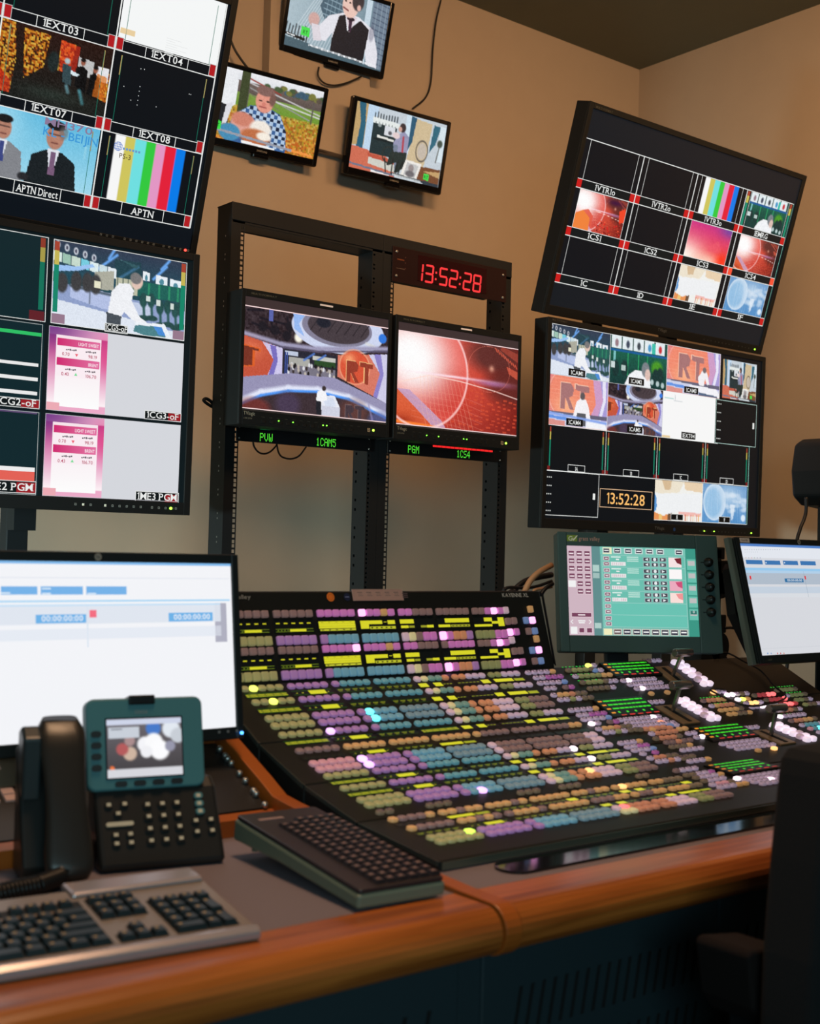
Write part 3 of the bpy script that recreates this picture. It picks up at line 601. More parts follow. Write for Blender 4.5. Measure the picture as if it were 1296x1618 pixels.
def pic_press(w=128, h=80):
    p = Pic(w, h, (120, 196, 226)); p.grad((96, 184, 220), (160, 216, 236)); p.glow(.1, .2, .3, .5, (170, 220, 240), .8)
    def man(x, hy, sc_, suit, tie):
        p.poly([(x-.24*sc_, 1.01), (x-.20*sc_, hy+.34*sc_), (x-.07*sc_, hy+.22*sc_), (x+.08*sc_, hy+.22*sc_), (x+.22*sc_, hy+.36*sc_), (x+.26*sc_, 1.01)], suit)
        p.poly([(x-.06*sc_, hy+.2*sc_), (x+.06*sc_, hy+.2*sc_), (x+.02, hy+.52*sc_), (x-.02, hy+.52*sc_)], (222, 226, 234)); p.poly([(x-.02*sc_, hy+.24*sc_), (x+.025*sc_, hy+.24*sc_), (x+.035*sc_, hy+.6*sc_), (x-.03*sc_, hy+.6*sc_)], tie)
        p.ell(x, hy, .085*sc_, .2*sc_, (180, 128, 108), soft=.12); p.ell(x, hy-.17*sc_, .09*sc_, .075*sc_, (26, 24, 26), soft=.2); p.line(x-.06*sc_, hy-.035*sc_, x+.06*sc_, hy-.03*sc_, .012, (60, 44, 44), .8); p.line(x-.03*sc_, hy+.10*sc_, x+.03*sc_, hy+.10*sc_, .012, (110, 60, 56))
    man(.14, .30, .8, (130, 132, 138), (60, 70, 130)); man(.60, .26, .95, (24, 30, 34), (120, 90, 120))
    p.ell(.67, .18, .04, .1, (110, 106, 106), .6, soft=.5); p.ell(.36, .93, .05, .06, (40, 40, 44), soft=.4); p.rect(.88, .3, .9, .5, (140, 206, 230))
    return p.noise(7, 1)
def pic_bokeh(w=60, h=46):
    p = Pic(w, h, (86, 84, 88)); p.grad((110, 104, 110), (64, 60, 62))
    for (x, y, r, c) in [(.62, .18, .10, (70, 120, 200)), (.86, .2, .12, (226, 232, 240)), (.95, .32, .1, (200, 206, 214)), (.50, .45, .1, (244, 244, 248)), (.62, .42, .12, (250, 250, 252)), (.70, .56, .13, (252, 252, 254)), (.52, .58, .08, (240, 240, 244)), (.84, .50, .07, (150, 150, 170)), (.30, .60, .09, (206, 180, 160)), (.20, .52, .08, (180, 90, 90)), (.30, .38, .07, (170, 140, 140)), (.06, .84, .03, (240, 120, 60))]: p.ell(x, y, r, r*1.3, c, soft=.25)
    p.rect(0, .01, 1, .10, (206, 212, 232)); p.rect(.02, .15, .43, .33, (200, 206, 216)); p.rect(0, .86, 1, 1, (214, 214, 220)); return p
# ------------------------------------------------------------------ room shell
YW = 4.36; XW = 4.94; ZC = 3.705
def wall_mat(name, col):
    return mat(name, col, rough=0.9, spec=0.15, noise=0.035, nscale=9, bump=0.08)
M_WALL = wall_mat('wall_paint', (172, 160, 146)); M_CEIL = wall_mat('ceiling_paint', (118, 122, 108)); M_FLOOR = mat('dark_carpet', (40, 42, 46), rough=0.95, noise=0.3, nscale=220)
struct(MB().box(-2.2, XW, YW, YW+.12, 0, ZC, M_WALL).build('wall_back'))
struct(MB().box(XW, XW+.12, -2.2, YW+.12, 0, ZC, M_WALL).build('wall_right'))
struct(MB().box(-2.32, -2.2, -2.2, YW+.12, 0, ZC, M_WALL).build('wall_left'))
struct(MB().box(-2.32, XW+.12, -2.2, YW+.12, ZC, ZC+.1, M_CEIL).build('ceiling'))
struct(MB().box(-2.32, XW+.12, -2.2, YW+.12, -.1, 0, M_FLOOR).build('floor'))
# boxed-in column on the back wall, ending above the middle screens
pa = onY(426.6, 60, YW-.055); pb = onY(584, 150, YW-.055); pz = onY(520, 239, YW-.055)[2]
struct(MB().box(pa[0], pb[0], YW-.055, YW, pz, ZC, M_WALL).build('trim_1', bevel=.002))

BLK = mat('black_plastic', (21, 25, 28), rough=.42, spec=.35)
BLKM = mat('matt_black_plastic', (17, 21, 24), rough=.6, spec=.3)
GLOSSB = mat('gloss_black_plastic', (14, 14, 16), rough=.12, spec=.5)
STEEL = mat('bright_screw_steel', (190, 190, 186), rough=.3, metal=.9)
RACKM = mat('black_powder_coat', (20, 24, 28), rough=.5, spec=.4)
PNL = mat('dark_screen_panel', (22, 26, 30), rough=.25, spec=.35)
SERIF = True

def mount(px, Y, w_, h_, tilt, yaw, corner='TL', name='', label='', cat='', group=None):
    """place a wall of glass: returns empty at bottom centre of the front plane"""
    o = onY(*px, Y); ya, t = R_(yaw), R_(tilt)
    X = np.array([math.cos(ya), math.sin(ya), 0]); N = np.array([-math.sin(ya), math.cos(ya), 0]); D = -math.cos(t)*np.array([0, 0, 1])+math.sin(t)*N
    if 'R' in corner: o = o-X*w_
    return thing(name, label, cat, tuple(o+X*w_/2+D*h_), yaw, tilt, group)
def display_shell(root, w_, h_, dep, bz, mt_body, mt_bz, bzb=None, r=.0, lip=.006, back=True):
    bzb = bzb if bzb is not None else bz
    MB().box(-w_/2, w_/2, 0.0005, dep, 0, h_, mt_body).build('housing', root, bevel=.003)
    if back: MB().box(-w_*.32, w_*.32, dep, dep+.04, h_*.2, h_*.8, mt_body).build('rear_cover', root, bevel=.01)
    b = MB()
    b.box(-w_/2, -w_/2+bz, -lip, 0, 0, h_, mt_bz); b.box(w_/2-bz, w_/2, -lip, 0, 0, h_, mt_bz)
    b.box(-w_/2+bz, w_/2-bz, -lip, 0, h_-bz, h_, mt_bz); b.box(-w_/2+bz, w_/2-bz, -lip, 0, 0, bzb, mt_bz)
    b.build('bezel', root, bevel=.0015)
def meter(c, x, y0, y1, wd, dim=1.0):
    h_ = y1-y0
    c.rect(x, y0, x+wd, y0+h_*.13, tuple(np.array((176, 70, 50))*dim)); c.rect(x, y0+h_*.13, x+wd, y0+h_*.33, tuple(np.array((206, 190, 90))*dim)); c.rect(x, y0+h_*.33, x+wd, y1, tuple(np.array((20, 140, 110))*dim))
def bezel_buttons(root, xs, z, s, lit=(), led=None, ledc=(160, 250, 60), y=-.0062, col=(150, 155, 150)):
    for k, x in enumerate(xs):
        c = Canvas(0, 0, depth=-y)
        cc = col if k not in lit else (235, 238, 225)
        c.frame(x-s, -z-s, x+s, -z+s, s*.55, cc)
        if k in lit: c.rect(x-s*.45, -z-s*.45, x+s*.45, -z+s*.45, (235, 238, 225))
        c.build('control_button', root, mt=pmat())
    if led is not None:
        MB().cyl((led, y+.001, z), (led, y-.002, z), s*1.25, mat('led_%d_%d' % (ledc[0], ledc[1]), ledc, emit=4.0), seg=12).build('indicator_light', root)

# ------------------------------------------------------------------ big multiview displays
BASE = (9, 16, 22)
def big_display(px, Y, w_, h_, tilt, corner, label, group):
    root = mount(px, Y, w_, h_, tilt, 0, corner, 'multiview_monitor', label, 'monitor', group)
    display_shell(root, w_, h_, .062, .02, BLKM, BLKM, .034)
    return root, Canvas(-w_/2, h_, .0004)
WHT = (232, 234, 232)
def small_mark(root, txt, x, z, h_, col=(70, 72, 66), y=.0063, anchor='l'):
    Canvas(0, 0, depth=y).text(txt, x, -z, h_, col, anchor).build('printed_lettering', root, mt=pmat())
# upper right
w_, h_ = 1.2525, .725
root, c = big_display((932, 159), 2.95, w_, h_, 16.4, 'TL', 'large black multiview monitor tilted forward at upper right, colour bars in its grid', 'multiview monitors')
c.rect(.02, .02, w_-.02, h_-.034, (17, 23, 30)).up()
X0 = [.0215+.2998*k for k in range(5)]; Yr = [.1185, .283, .447, .6105]; lw = .0028
names = [['1VTR1o', '1VTR2o', '1VTR3o', '1EMRG'], ['1CS1', '1CS2', '1CS3', '1CS4'], ['1C', '1D', '1E', '1F']]
pics = {(0, 3): pic_green(90, 52), (1, 0): pic_redcubes(100, 58), (1, 2): pic_pink(), (1, 3): pic_redglobe(96, 56), (2, 2): pic_desk(), (2, 3): pic_blue(), (0, 2): pic_bars()}
for r in range(3):
    for q in range(4):
        x0, x1, y0, y1 = X0[q], X0[q+1], Yr[r], Yr[r+1]
        c.rect(x0, y0, x1, y1-.03, (8, 14, 22)); c.rect(x0, y1-.03, x1, y1, (10, 20, 24))
c.up()
for r in range(3):
    for q in range(4):
        x0, x1, y0, y1 = X0[q], X0[q+1], Yr[r], Yr[r+1]
        p = pics.get((r, q))
        if p is not None: c.pic(p, x0+.027, y0+.002, x1-.027, y1-.03)
        if (r, q) == (0, 3): meter(c, x0+.005, y0+.004, y1-.03, .014); meter(c, x1-.02, y0+.004, y1-.03, .012)
        rc = (200, 26, 26) if (r, q) != (1, 3) else (250, 84, 54)
        c.rect(x0, y1-.03, x0+.026, y1, (200, 26, 26) if (r, q) != (1, 3) else rc); c.rect(x1-.026, y1-.03, x1, y1, rc)
c.up()
for r in range(3):
    for q in range(4):
        x0, x1, y0, y1 = X0[q], X0[q+1], Yr[r], Yr[r+1]
        c.text(names[r][q], (x0+x1)/2-.005, y1-.006, .0195, WHT, 'c', serif=SERIF, width=.0172*len(names[r][q]))
        for x in (x0+.026, x1-.028): c.rect(x, y0, x+.0016, y1-.03, WHT)
        c.rect(x0, y1-.0312, x1, y1-.0292, WHT)
for k, y in enumerate(Yr): c.rect(X0[0], y-.0014, X0[4], y+.0014, WHT)
for x in X0[1:4]: c.rect(x-.002, Yr[0], x+.002, Yr[3], WHT)
c.rect(X0[4]-.001, Yr[0], X0[4]+.001, Yr[3], (120, 200, 180))
c.rect(X0[0]-.001, Yr[0]+.002, X0[0]+.001, Yr[1]-.03, (60, 70, 110))
c.build('screen', root)
small_mark(root, 'MULTI FORMAT', -w_/2+.03, h_-.017, .008)
small_mark(root, 'TVlogic', .0, .016, .011, (90, 94, 96), anchor='c')
bezel_buttons(root, [.25+.022*k for k in range(3)]+[.32+.022*k for k in range(6)]+[.47+.022*k for k in range(4)], .017, .0022, led=.575, col=(70, 74, 76))
# lower right
w_, h_ = 1.2385, .728
root, c = big_display((865, 500), 3.1, w_, h_, 1.1, 'TL', 'large black upright multiview monitor at lower right, showing amber clock time 13:52:28', 'multiview monitors')
c.rect(.014, .014, w_-.014, h_-.034, (7, 13, 19)).up()
xa = [.0165, .3215, .636, .9535]; ya = [.0205, .195, .3695]
pn = pic_newsroom(); pg = pic_green(); ps = pic_studio(120, 68)
c.pic(pn, xa[0], ya[0], xa[1], ya[1]); c.pic(pg, xa[1], ya[0], xa[2], ya[1]); c.pic(pic_rt(110, 64, 1), xa[2], ya[0], xa[3], ya[1])
c.pic(pic_rt(110, 64, 2), xa[0]-.004, ya[1], .318, ya[2]); c.pic(ps, .318, ya[1], .62, ya[2]); c.pic(pic_page(90, 50), .62, ya[1], .932, ya[2])
c.pic(pic_piano(100, 60), .972, .036, 1.187, .188)
xb = [.0225, .3165, .5965, .8795, 1.156]
for k in range(4):
    meter(c, xb[k]+.010, .376, .512, .006, .9); meter(c, xb[k+1]-.018, .376, .512, .006, .9)
    for x in (xb[k]+.003, xb[k+1]-.016): c.rect(x, .512, x+.012, .526, (120, 30, 30))
c.pic(pic_desk(90, 50), .5925, .530, .872, .680); c.pic(pic_blue(90, 50), .872, .530, 1.150, .680)
c.up()
for (n, x, y) in [('1CAM1', .155, .192), ('1CAM2', .468, .190), ('1CAM3', .782, .192), ('1CAM4', .152, .3665), ('1CAM5', .468, .3665), ('1EXT04', .775, .3665)]:
    c.rect(x-.042, y-.026, x+.042, y-.001, (5, 8, 10))
for (n, x, y) in [('1E', .724, .678), ('1F', 1.012, .678)]:
    c.rect(x-.036, y-.024, x+.036, y, (5, 8, 10)); 
c.up()
for (n, x, y) in [('1CAM1', .155, .192), ('1CAM2', .468, .190), ('1CAM3', .782, .192), ('1CAM4', .152, .3665), ('1CAM5', .468, .3665), ('1EXT04', .775, .3665)]:
    c.text(n, x, y-.006, .0145, WHT, 'c', serif=SERIF, width=.0122*len(n))
for (n, x, y) in [('1E', .724, .678), ('1F', 1.012, .678)]:
    c.text(n, x, y-.005, .013, WHT, 'c', serif=SERIF, sx=.7); c.frame(x-.036, y-.024, x+.036, y, .0016, WHT)
for k, n in enumerate(['1A', '1B', '1C', '1D']):
    x = (xb[k]+xb[k+1])/2; c.frame(x-.043, .502, x+.043, .526, .0018, WHT); c.text(n, x, .522, .013, WHT, 'c', serif=SERIF, sx=.7)
    c.rect(xb[k]-.001, .370, xb[k]+.001, .527, WHT)
c.rect(xb[4]-.0012, .370, xb[4]+.0012, .680, (150, 214, 200))
c.rect(xa[0], .0195, xa[3], .0215, WHT); c.rect(xa[0], .369, xa[3], .371, WHT); c.rect(xb[0]-.002, .526, xb[4], .5285, WHT)
for x in xa[1:]: c.rect(x-.001, .02, x+.001, .195, WHT)
for x in (.318, .62, .932): c.rect(x-.001, .195, x+.001, .37, WHT)
c.rect(xa[0], .1945, xa[3], .1955, WHT); c.rect(.5925, .679, xb[4], .681, WHT); c.rect(.871, .53, .873, .68, WHT)
c.frame(.0195, .5275, .2875, .683, .002, WHT); c.rect(.258, .598, .270, .620, WHT)
for k in range(5):
    for j in range(3): c.rect(.026+.009*j, .549+.029*k, .031+.009*j, .553+.029*k, (200, 204, 200))
    for j in range(3): c.rect(.945+.009*j, .212+.034*k, .950+.009*j, .216+.034*k, (200, 204, 200))
c.frame(.936, .1975, 1.196, .3685, .0018, (190, 224, 216)); c.rect(1.172, .272, 1.183, .296, WHT)
c.frame(.294, .577, .578, .645, .0026, (214, 176, 140)); c.text('13:52:28', .434, .631, .040, (250, 190, 110), 'c', width=.205)
c.build('screen', root)
small_mark(root, 'MULTI FORMAT', -w_/2+.02, h_-.012, .007)
small_mark(root, 'TVlogic', -.0, .012, .011, (90, 94, 96), anchor='c')
bezel_buttons(root, [.235+.021*k for k in range(3)]+[.31+.021*k for k in range(6)]+[.455+.021*k for k in range(4)], .014, .0021, led=.56, ledc=(160, 250, 60), col=(72, 76, 78))
Canvas(0, 0, .0066).disc(.085, -.015, .007, (30, 70, 130)).build('logo_mark', root, mt=pmat())
MB().cyl((.262, -.0065, .014), (.262, -.0085, .014), .0022, MATS['led_160_250']).build('indicator_light', root); MB().cyl((.322, -.0065, .014), (.322, -.0085, .014), .0022, MATS['led_160_250']).build('indicator_light', root)
# upper left
w_, h_ = 1.2525, .722
root, c = big_display((376, 0), 3.0, w_, h_, 16.4, 'TR', 'large black multiview monitor tilted forward at upper left, with labels APTN and 1EXT08', 'multiview monitors')
# its top edge stands above the photograph; x is measured from its right edge
def U(x): return w_+x
c.rect(.02, .02, w_-.02, h_-.034, (9, 16, 24)).up()
rows = [(.0087, .2155), (.2155, .4237), (.4237, .6295)]; cols = [(-1.23, -.93), (-.93, -.63), (-.63, -.33), (-.33, -.03)]
lab = [['', '', '1EXT03', '1EXT04'], ['', '', '1EXT07', '1EXT08'], ['', '', 'APTN Direct', 'APTN']]
for r, (y0, y1) in enumerate(rows):
    for q, (x0, x1) in enumerate(cols):
        c.rect(U(x0), y0+.012, U(x1), y1, (7, 13, 20)) if r == 0 else c.rect(U(x0), y0, U(x1), y1, (7, 13, 20))
c.up()
c.pic(pic_fire(), U(-.63), rows[1][0], U(-.33), rows[1][1]-.028); c.pic(pic_press(), U(-.63), rows[2][0], U(-.335), rows[2][1]-.034)
pb_ = pic_bars(); c.pic(pb_, U(-.312), rows[2][0]+.002, U(-.055), rows[2][1]-.032)
c.rect(U(-.325), .02, U(-.032), rows[0][1]-.03, (244, 246, 246))
c.up()
c.rect(U(-.322), .158, U(-.28), .172, (232, 206, 160))
for k in range(7): c.rect(U(-.19), .150+.006*k, U(-.19+.05*rs.rand()+.02), .1512+.006*k, (226, 228, 228))
c.text('KL - BEIJIN', U(-.487), .470, .021, (60, 150, 214), width=.15); c.text('MH370', U(-.486), .4435, .018, (140, 120, 150), width=.13)
c.text('PS-3', U(-.272), .484, .013, (90, 70, 50)); 
for k in range(3): c.ringd(U(-.279), .455, .012-.0045*k, .012, .0012, (60, 110, 200)); c.rect(U(-.291), .449+.006*k, U(-.267), .4502+.006*k, (60, 110, 200))
[c.rect(U(-.265+.009*k), .455, U(-.259+.009*k), .461, (110, 150, 200)) for k in range(6)]
for k in range(5): c.rect(U(-.245), .29+.012*k, U(-.243), .292+.012*k, (214, 220, 220))
for (x, y) in [(-.25, .245), (-.24, .244), (-.29, .30), (-.19, .33), (-.265, .33), (-.10, .275), (-.095, .275)]: c.rect(U(x), y, U(x+.002), y+.002, (226, 230, 230))
for r, (y0, y1) in enumerate(rows):
    for q, (x0, x1) in enumerate(cols):
        bh = .028 if r < 2 else .034
        c.rect(U(x0), y1-bh, U(x1), y1, (8, 13, 20))
        ya_ = max(y0+.012, .03)
        for x in (x0+.024, x1-.026):
            c.rect(U(x), ya_, U(x+.0016), y1-bh, (20, 110, 90))
        if r > 0:
            for x in (x0+.022, x1-.026): c.rect(U(x), y0+.01, U(x+.003), y0+.06, (170, 150, 90))
c.up()
for r, (y0, y1) in enumerate(rows):
    for q, (x0, x1) in enumerate(cols):
        bh = .028 if r < 2 else .034
        c.rect(U(x0), y1-bh, U(x1), y1-bh+.0018, WHT); c.rect(U(x0), y1-.001, U(x1), y1+.0014, WHT)
        for x in (x0+.086, x1-.088): c.rect(U(x), y1-bh, U(x+.0018), y1, WHT)
        c.rect(U(x0+.002), y1-.033, U(x0+.022), y1-.001, (190, 196, 196)); c.rect(U(x1-.022), y1-.033, U(x1-.002), y1-.001, (190, 196, 196))
c.up()
for r, (y0, y1) in enumerate(rows):
    for q, (x0, x1) in enumerate(cols):
        c.rect(U(x0+.0035), y1-.0315, U(x0+.0205), y1-.0025, (176, 26, 32)); c.rect(U(x1-.0205), y1-.0315, U(x1-.0035), y1-.0025, (176, 26, 32))
        n = lab[r][q]
        if n: c.text(n, U((x0+x1)/2), y1-.006, .0185 if r < 2 else .019, WHT, 'c', serif=SERIF, width=min(.112, .0155*len(n)) if n != 'APTN' else .066)
for (x0, x1) in cols: c.rect(U(x1)-.0018, .02, U(x1)+.0018, .6295, WHT)
c.build('screen', root)
bezel_buttons(root, [w_/2-.292+.0175*k for k in range(3)]+[w_/2-.222+.0175*k for k in range(6)]+[w_/2-.104+.0175*k for k in range(4)]+[w_/2-.015-.012], .030, .0029, led=w_/2-.036, ledc=(255, 60, 50), col=(128, 134, 134))
# lower left
w_, h_ = 1.2385, .7225
root, c = big_display((314.8, 403), 3.1, w_, h_, 1.1, 'TR', 'large black upright multiview monitor at lower left, with pink market price cards', 'multiview monitors')
c.rect(.014, .014, w_-.014, h_-.034, (8, 20, 24)).up()
rr = [(.0278, .2440), (.2508, .4668), (.4757, .687)]
c.pic(pic_newsroom(190, 108), U(-.4205), rr[0][0], U(-.0365), rr[0][1])
for (y0, y1) in rr[1:]:
    c.rect(U(-.2614), y0, U(-.0365), y1, (212, 214, 220))
    p = Pic(40, 60, (236, 170, 200)); p.grad((196, 60, 130), (252, 240, 244), True, 0, .1, 1, .9); p.glow(.0, .0, .9, .35, (110, 50, 130), .9); p.glow(1, .3, .25, .3, (230, 60, 130), .6); c.pic(p, U(-.4235), y0, U(-.2614), y1)
# left column
for k, (y0, y1) in enumerate(rr):
    for j in range(2):
        a, b = -.436-.392*(j+1)+.0+.002, -.436-.392*j
        c.rect(U(a), y0-.002, U(b), y1, (9, 36, 42))
c.up()
c.rect(U(-.83), .2735, U(-.443), .2825, (46, 190, 100)); 
for (a, b) in [(.352, .360), (.388, .397), (.424, .433)]: c.rect(U(-.83), a, U(-.448), b, (232, 232, 232))
c.rect(U(-.83), .617, U(-.446), .628, (236, 236, 236)); c.rect(U(-.83), .628, U(-.446), .655, (226, 96, 84)); c.rect(U(-.83), .475, U(-.446), .481, (90, 70, 110))
for x in (-.455, -.847): meter(c, U(x), .031, .214, .013, .8)
for x in (-.417, -.053): meter(c, U(x), .032, .214, .013, .95)
for (y0, y1) in rr[1:]:
    t = y0
    c.rect(U(-.403), t+.020, U(-.279), y1-.012, (246, 226, 234), (252, 252, 252))
c.up()
for (y0, y1) in rr[1:]:
    t = y0
    c.rect(U(-.400), t+.028, U(-.282), t+.047, (206, 36, 110), (226, 110, 160), hz=True); c.rect(U(-.400), t+.078, U(-.282), t+.098, (206, 36, 110), (226, 110, 160), hz=True)
    c.rect(U(-.400), t+.049, U(-.282), t+.074, (250, 236, 242)); c.rect(U(-.400), t+.100, U(-.282), t+.126, (250, 236, 242))
c.up()
for (y0, y1) in rr[1:]:
    t = y0
    c.text('LIGHT SWEET', U(-.286), t+.0425, .0085, (252, 240, 246), 'r', width=.056); c.text('BRENT', U(-.286), t+.0935, .0085, (252, 240, 246), 'r', width=.027)
    c.text('98.19', U(-.290), t+.072, .0085, (176, 30, 80), 'r', width=.024); c.text('106.70', U(-.290), t+.1235, .0085, (176, 30, 80), 'r', width=.030)
    c.text('0.70', U(-.386), t+.072, .0085, (176, 30, 80), width=.020); c.text('0.43', U(-.386), t+.1235, .0085, (176, 30, 80), width=.020)
    c.poly([(U(-.351), t+.0645), (U(-.342), t+.0645), (U(-.3465), t+.0725)], (236, 90, 110)); c.poly([(U(-.351), t+.1215), (U(-.342), t+.1215), (U(-.3465), t+.1135)], (120, 220, 150))
    for a in (-.376, -.322):
        for b in (.055, .106):
            for k in range(6): c.rect(U(a+.005*k), t+b-.001*(k % 3), U(a+.005*k+.004), t+b+.003-.001*(k % 2), (90, 80, 90))
    c.rect(U(-.423), y1-.021, U(-.388), y1-.001, (236, 170, 180))
for (a, b, cc) in [(-.478, -.4385, (96, 30, 38)), (-.4205, -.383, (150, 120, 140)), (-.072, -.037, (150, 120, 140))]: c.rect(U(a), .218, U(b), .242, cc)
c.rect(U(-.272), .224, U(-.206), .2465, (8, 14, 16)); c.rect(U(-.147), .4435, U(-.036), .4675, (8, 14, 16)); c.rect(U(-.164), .662, U(-.034), .691, (8, 14, 16)); c.rect(U(-.562), .4435, U(-.4405), .4675, (8, 14, 16)); c.rect(U(-.585), .652, U(-.4405), .6835, (8, 14, 16))
c.up()
for (a, b, y0, y1) in [(-.076, -.0375, .446, .466), (-.076, -.0385, .668, .690), (-.490, -.4415, .446, .4665), (-.492, -.4415, .656, .682)]: c.rect(U(a), y0, U(b), y1, (150, 26, 34))
c.up()
c.text('1CG5-oF', U(-.239), .241, .0145, WHT, 'c', serif=SERIF, width=.062); c.text('1CG3-oF', U(-.092), .4625, .0165, WHT, 'c', serif=SERIF, width=.095)
c.text('1ME3 PGM', U(-.099), .6845, .0185, WHT, 'c', serif=SERIF, width=.118); c.text('1CG2-oF', U(-.501), .4625, .0175, WHT, 'c', serif=SERIF, width=.102); c.text('1ME2 PGM', U(-.512), .677, .0185, WHT, 'c', serif=SERIF, width=.125)
for (a, b, y0, y1) in [(-.272, -.206, .224, .2465), (-.147, -.036, .4435, .4675), (-.164, -.034, .662, .691), (-.562, -.4405, .4435, .4675), (-.585, -.4405, .652, .6835)]: c.frame(U(a), y0, U(b), y1, .0016, WHT)
c.frame(U(-.4205), rr[0][0], U(-.0365), rr[0][1], .0016, WHT); c.frame(U(-.83), rr[0][0]-.001, U(-.4345), rr[0][1], .0016, WHT)
for (y0, y1) in rr[1:]: c.frame(U(-.4235), y0, U(-.0365), y1, .0012, (200, 200, 206)); c.frame(U(-.83), y0, U(-.4405), y1, .0014, (170, 176, 176))
c.build('screen', root)
bezel_buttons(root, [w_/2-.335+.021*k for k in range(3)]+[w_/2-.252+.0205*k for k in range(6)]+[w_/2-.116+.0205*k for k in range(4)]+[w_/2-.036-.012+.012-.008], .0175, .0030, lit=(1, 3), led=w_/2-.060, col=(128, 134, 134))

# floor stands that carry the stacked monitors
def floor_stand(x, label):
    t = thing('monitor_stand', label, 'stand', (x, 3.27, 0), 0, 0, 'floor stands of the multiview monitors')
    MB().box(-.35, .35, -.28, .28, 0, .03, RACKM).build('base_plate', t, bevel=.004)
    for s_ in (-.22, .22): MB().box(s_-.03, s_+.03, .03, .08, .03, 2.45, RACKM).build('upright', t, bevel=.003)
    MB().box(-.35, .35, .004, .030, 1.60, 1.70, RACKM).build('cross_bar', t); MB().box(-.35, .35, .0, .030, 2.30, 2.40, RACKM).build('cross_bar', t)
    for s_ in (-.22, .22): MB().box(s_-.03, s_+.03, -.02, .030, 1.22, 1.34, RACKM).build('foot_bracket', t)
floor_stand(3.75, 'black floor stand carrying the two stacked right-hand monitors')
floor_stand(1.08, 'black floor stand carrying the two stacked left-hand monitors')

# ------------------------------------------------------------------ three small televisions on the wall
def tv(px, corner, yaw, tilt, pic, label, bug, brand=True):
    w_, h_ = .510, .3155
    root = mount(px, 4.2, w_, h_, tilt, yaw, corner, 'wall_television', label, 'television', 'small wall televisions')
    MB().rbox(-w_/2, w_/2, 0, .022, 0, h_, .008, GLOSSB).build('housing', root, bevel=.002)
    b = MB(); bz, bb = .0205, .030
    b.box(-w_/2+.002, -w_/2+bz, -.006, 0, .004, h_-.003, GLOSSB); b.box(w_/2-bz, w_/2-.002, -.006, 0, .004, h_-.003, GLOSSB); b.box(-w_/2+bz, w_/2-bz, -.006, 0, h_-.0185, h_-.003, GLOSSB); b.box(-w_/2+bz, w_/2-bz, -.006, 0, .004, bb, GLOSSB)
    b.build('bezel', root, bevel=.002)
    MB().box(-.15, .15, .022, .048, .04, .24, BLKM).build('rear_cover', root, bevel=.01)
    MB().box(-.035, .035, -.004, .02, -.012, .003, GLOSSB).build('logo_tab', root, bevel=.003)
    cv = Canvas(-w_/2, h_, .0006).pic(pic, bz-.001, .0185, w_-bz+.001, h_-bb).up()
    if bug: cv.text('RT', bz+bug[0]*.470, .0185+bug[1]*.267, .0135, (16, 70, 34), 'c', width=.021)
    cv.build('screen', root)
    if brand: Canvas(0, 0, .0063).text('SAMSUNG', 0, -.012, .007, (150, 148, 140), 'c').build('brand_lettering', root, mt=pmat())
    # bracket back to the wall
    a = .048; MB().box(-.05, .05, a, a+.02, .08, .2, BLKM).build('mount_plate', root)
    dist = YW-4.2
    MB().cyl((0, a+.02, .14), (0, dist-.03, .14-math.tan(R_(tilt))*(dist-.1)*.6), .018, BLKM).build('mount_arm', root)
    return root
def green_bug(p, x0, y0, x1, y1):
    p.poly([(x0, y0), (x1, y0), (x1, y1), (x0, y1)], (70, 214, 90)); ww = x1-x0; hh = y1-y0
    rt_logo(p, x0+.17*ww, y0+.22*hh, ww*1.35, (20, 80, 40), (70, 214, 90))
p1 = pic_vest(); p2 = pic_outdoor(); p3 = pic_piano()
tv((624, 5), 'TR', -3.8, 14, p1, 'small black wall television topmost of three, showing man in dark waistcoat', (.1925, .765))
tv((520, 140), 'TR', -3.8, 16.4, p2, 'small black wall television at left of three, showing man in checked shirt outdoors', (.060, .845))
tv((559, 150), 'TL', -2.5, 12, p3, 'small black wall television at right of three, showing figure at upright piano', (.850, .905))
# cables on the wall
CABLE = mat('black_cable', (20, 20, 22), rough=.5)
def cable(pts, r, label, mt=CABLE, name='cable', group=None):
    o = MB().tube(pts, r, mt).build(name); return tag(o, label, 'cable', group)
yw = YW-.012
cable([onY(*p, yw) for p in [(697, 0), (689, 35), (684, 80), (681, 130), (672, 155), (652, 172)]], .004, 'thin black cable running down wall to right-hand small television', group='wall cables')
cable([onY(*p, yw-.06) for p in [(504, 106), (503, 120), (512, 131), (528, 135), (548, 131), (571, 121)]], .004, 'black cable loop hanging under topmost small television', group='wall cables')
cable([onY(*p, yw-.05) for p in [(363, 60), (372, 80), (384, 98), (400, 118)]], .005, 'black cable from upper left monitor to left small television', group='wall cables')
cable([onY(*p, yw-.02) for p in [(500, 236), (520, 240), (545, 243)]], .006, 'dark cable spanning wall between two lower small televisions', group='wall cables')
cable([onY(*p, yw-.04) for p in [(452, -12), (436, 5), (432, 22), (437, 40), (446, 52)]], .003, 'thin dark cable loop beside left edge of topmost television', group='wall cables')
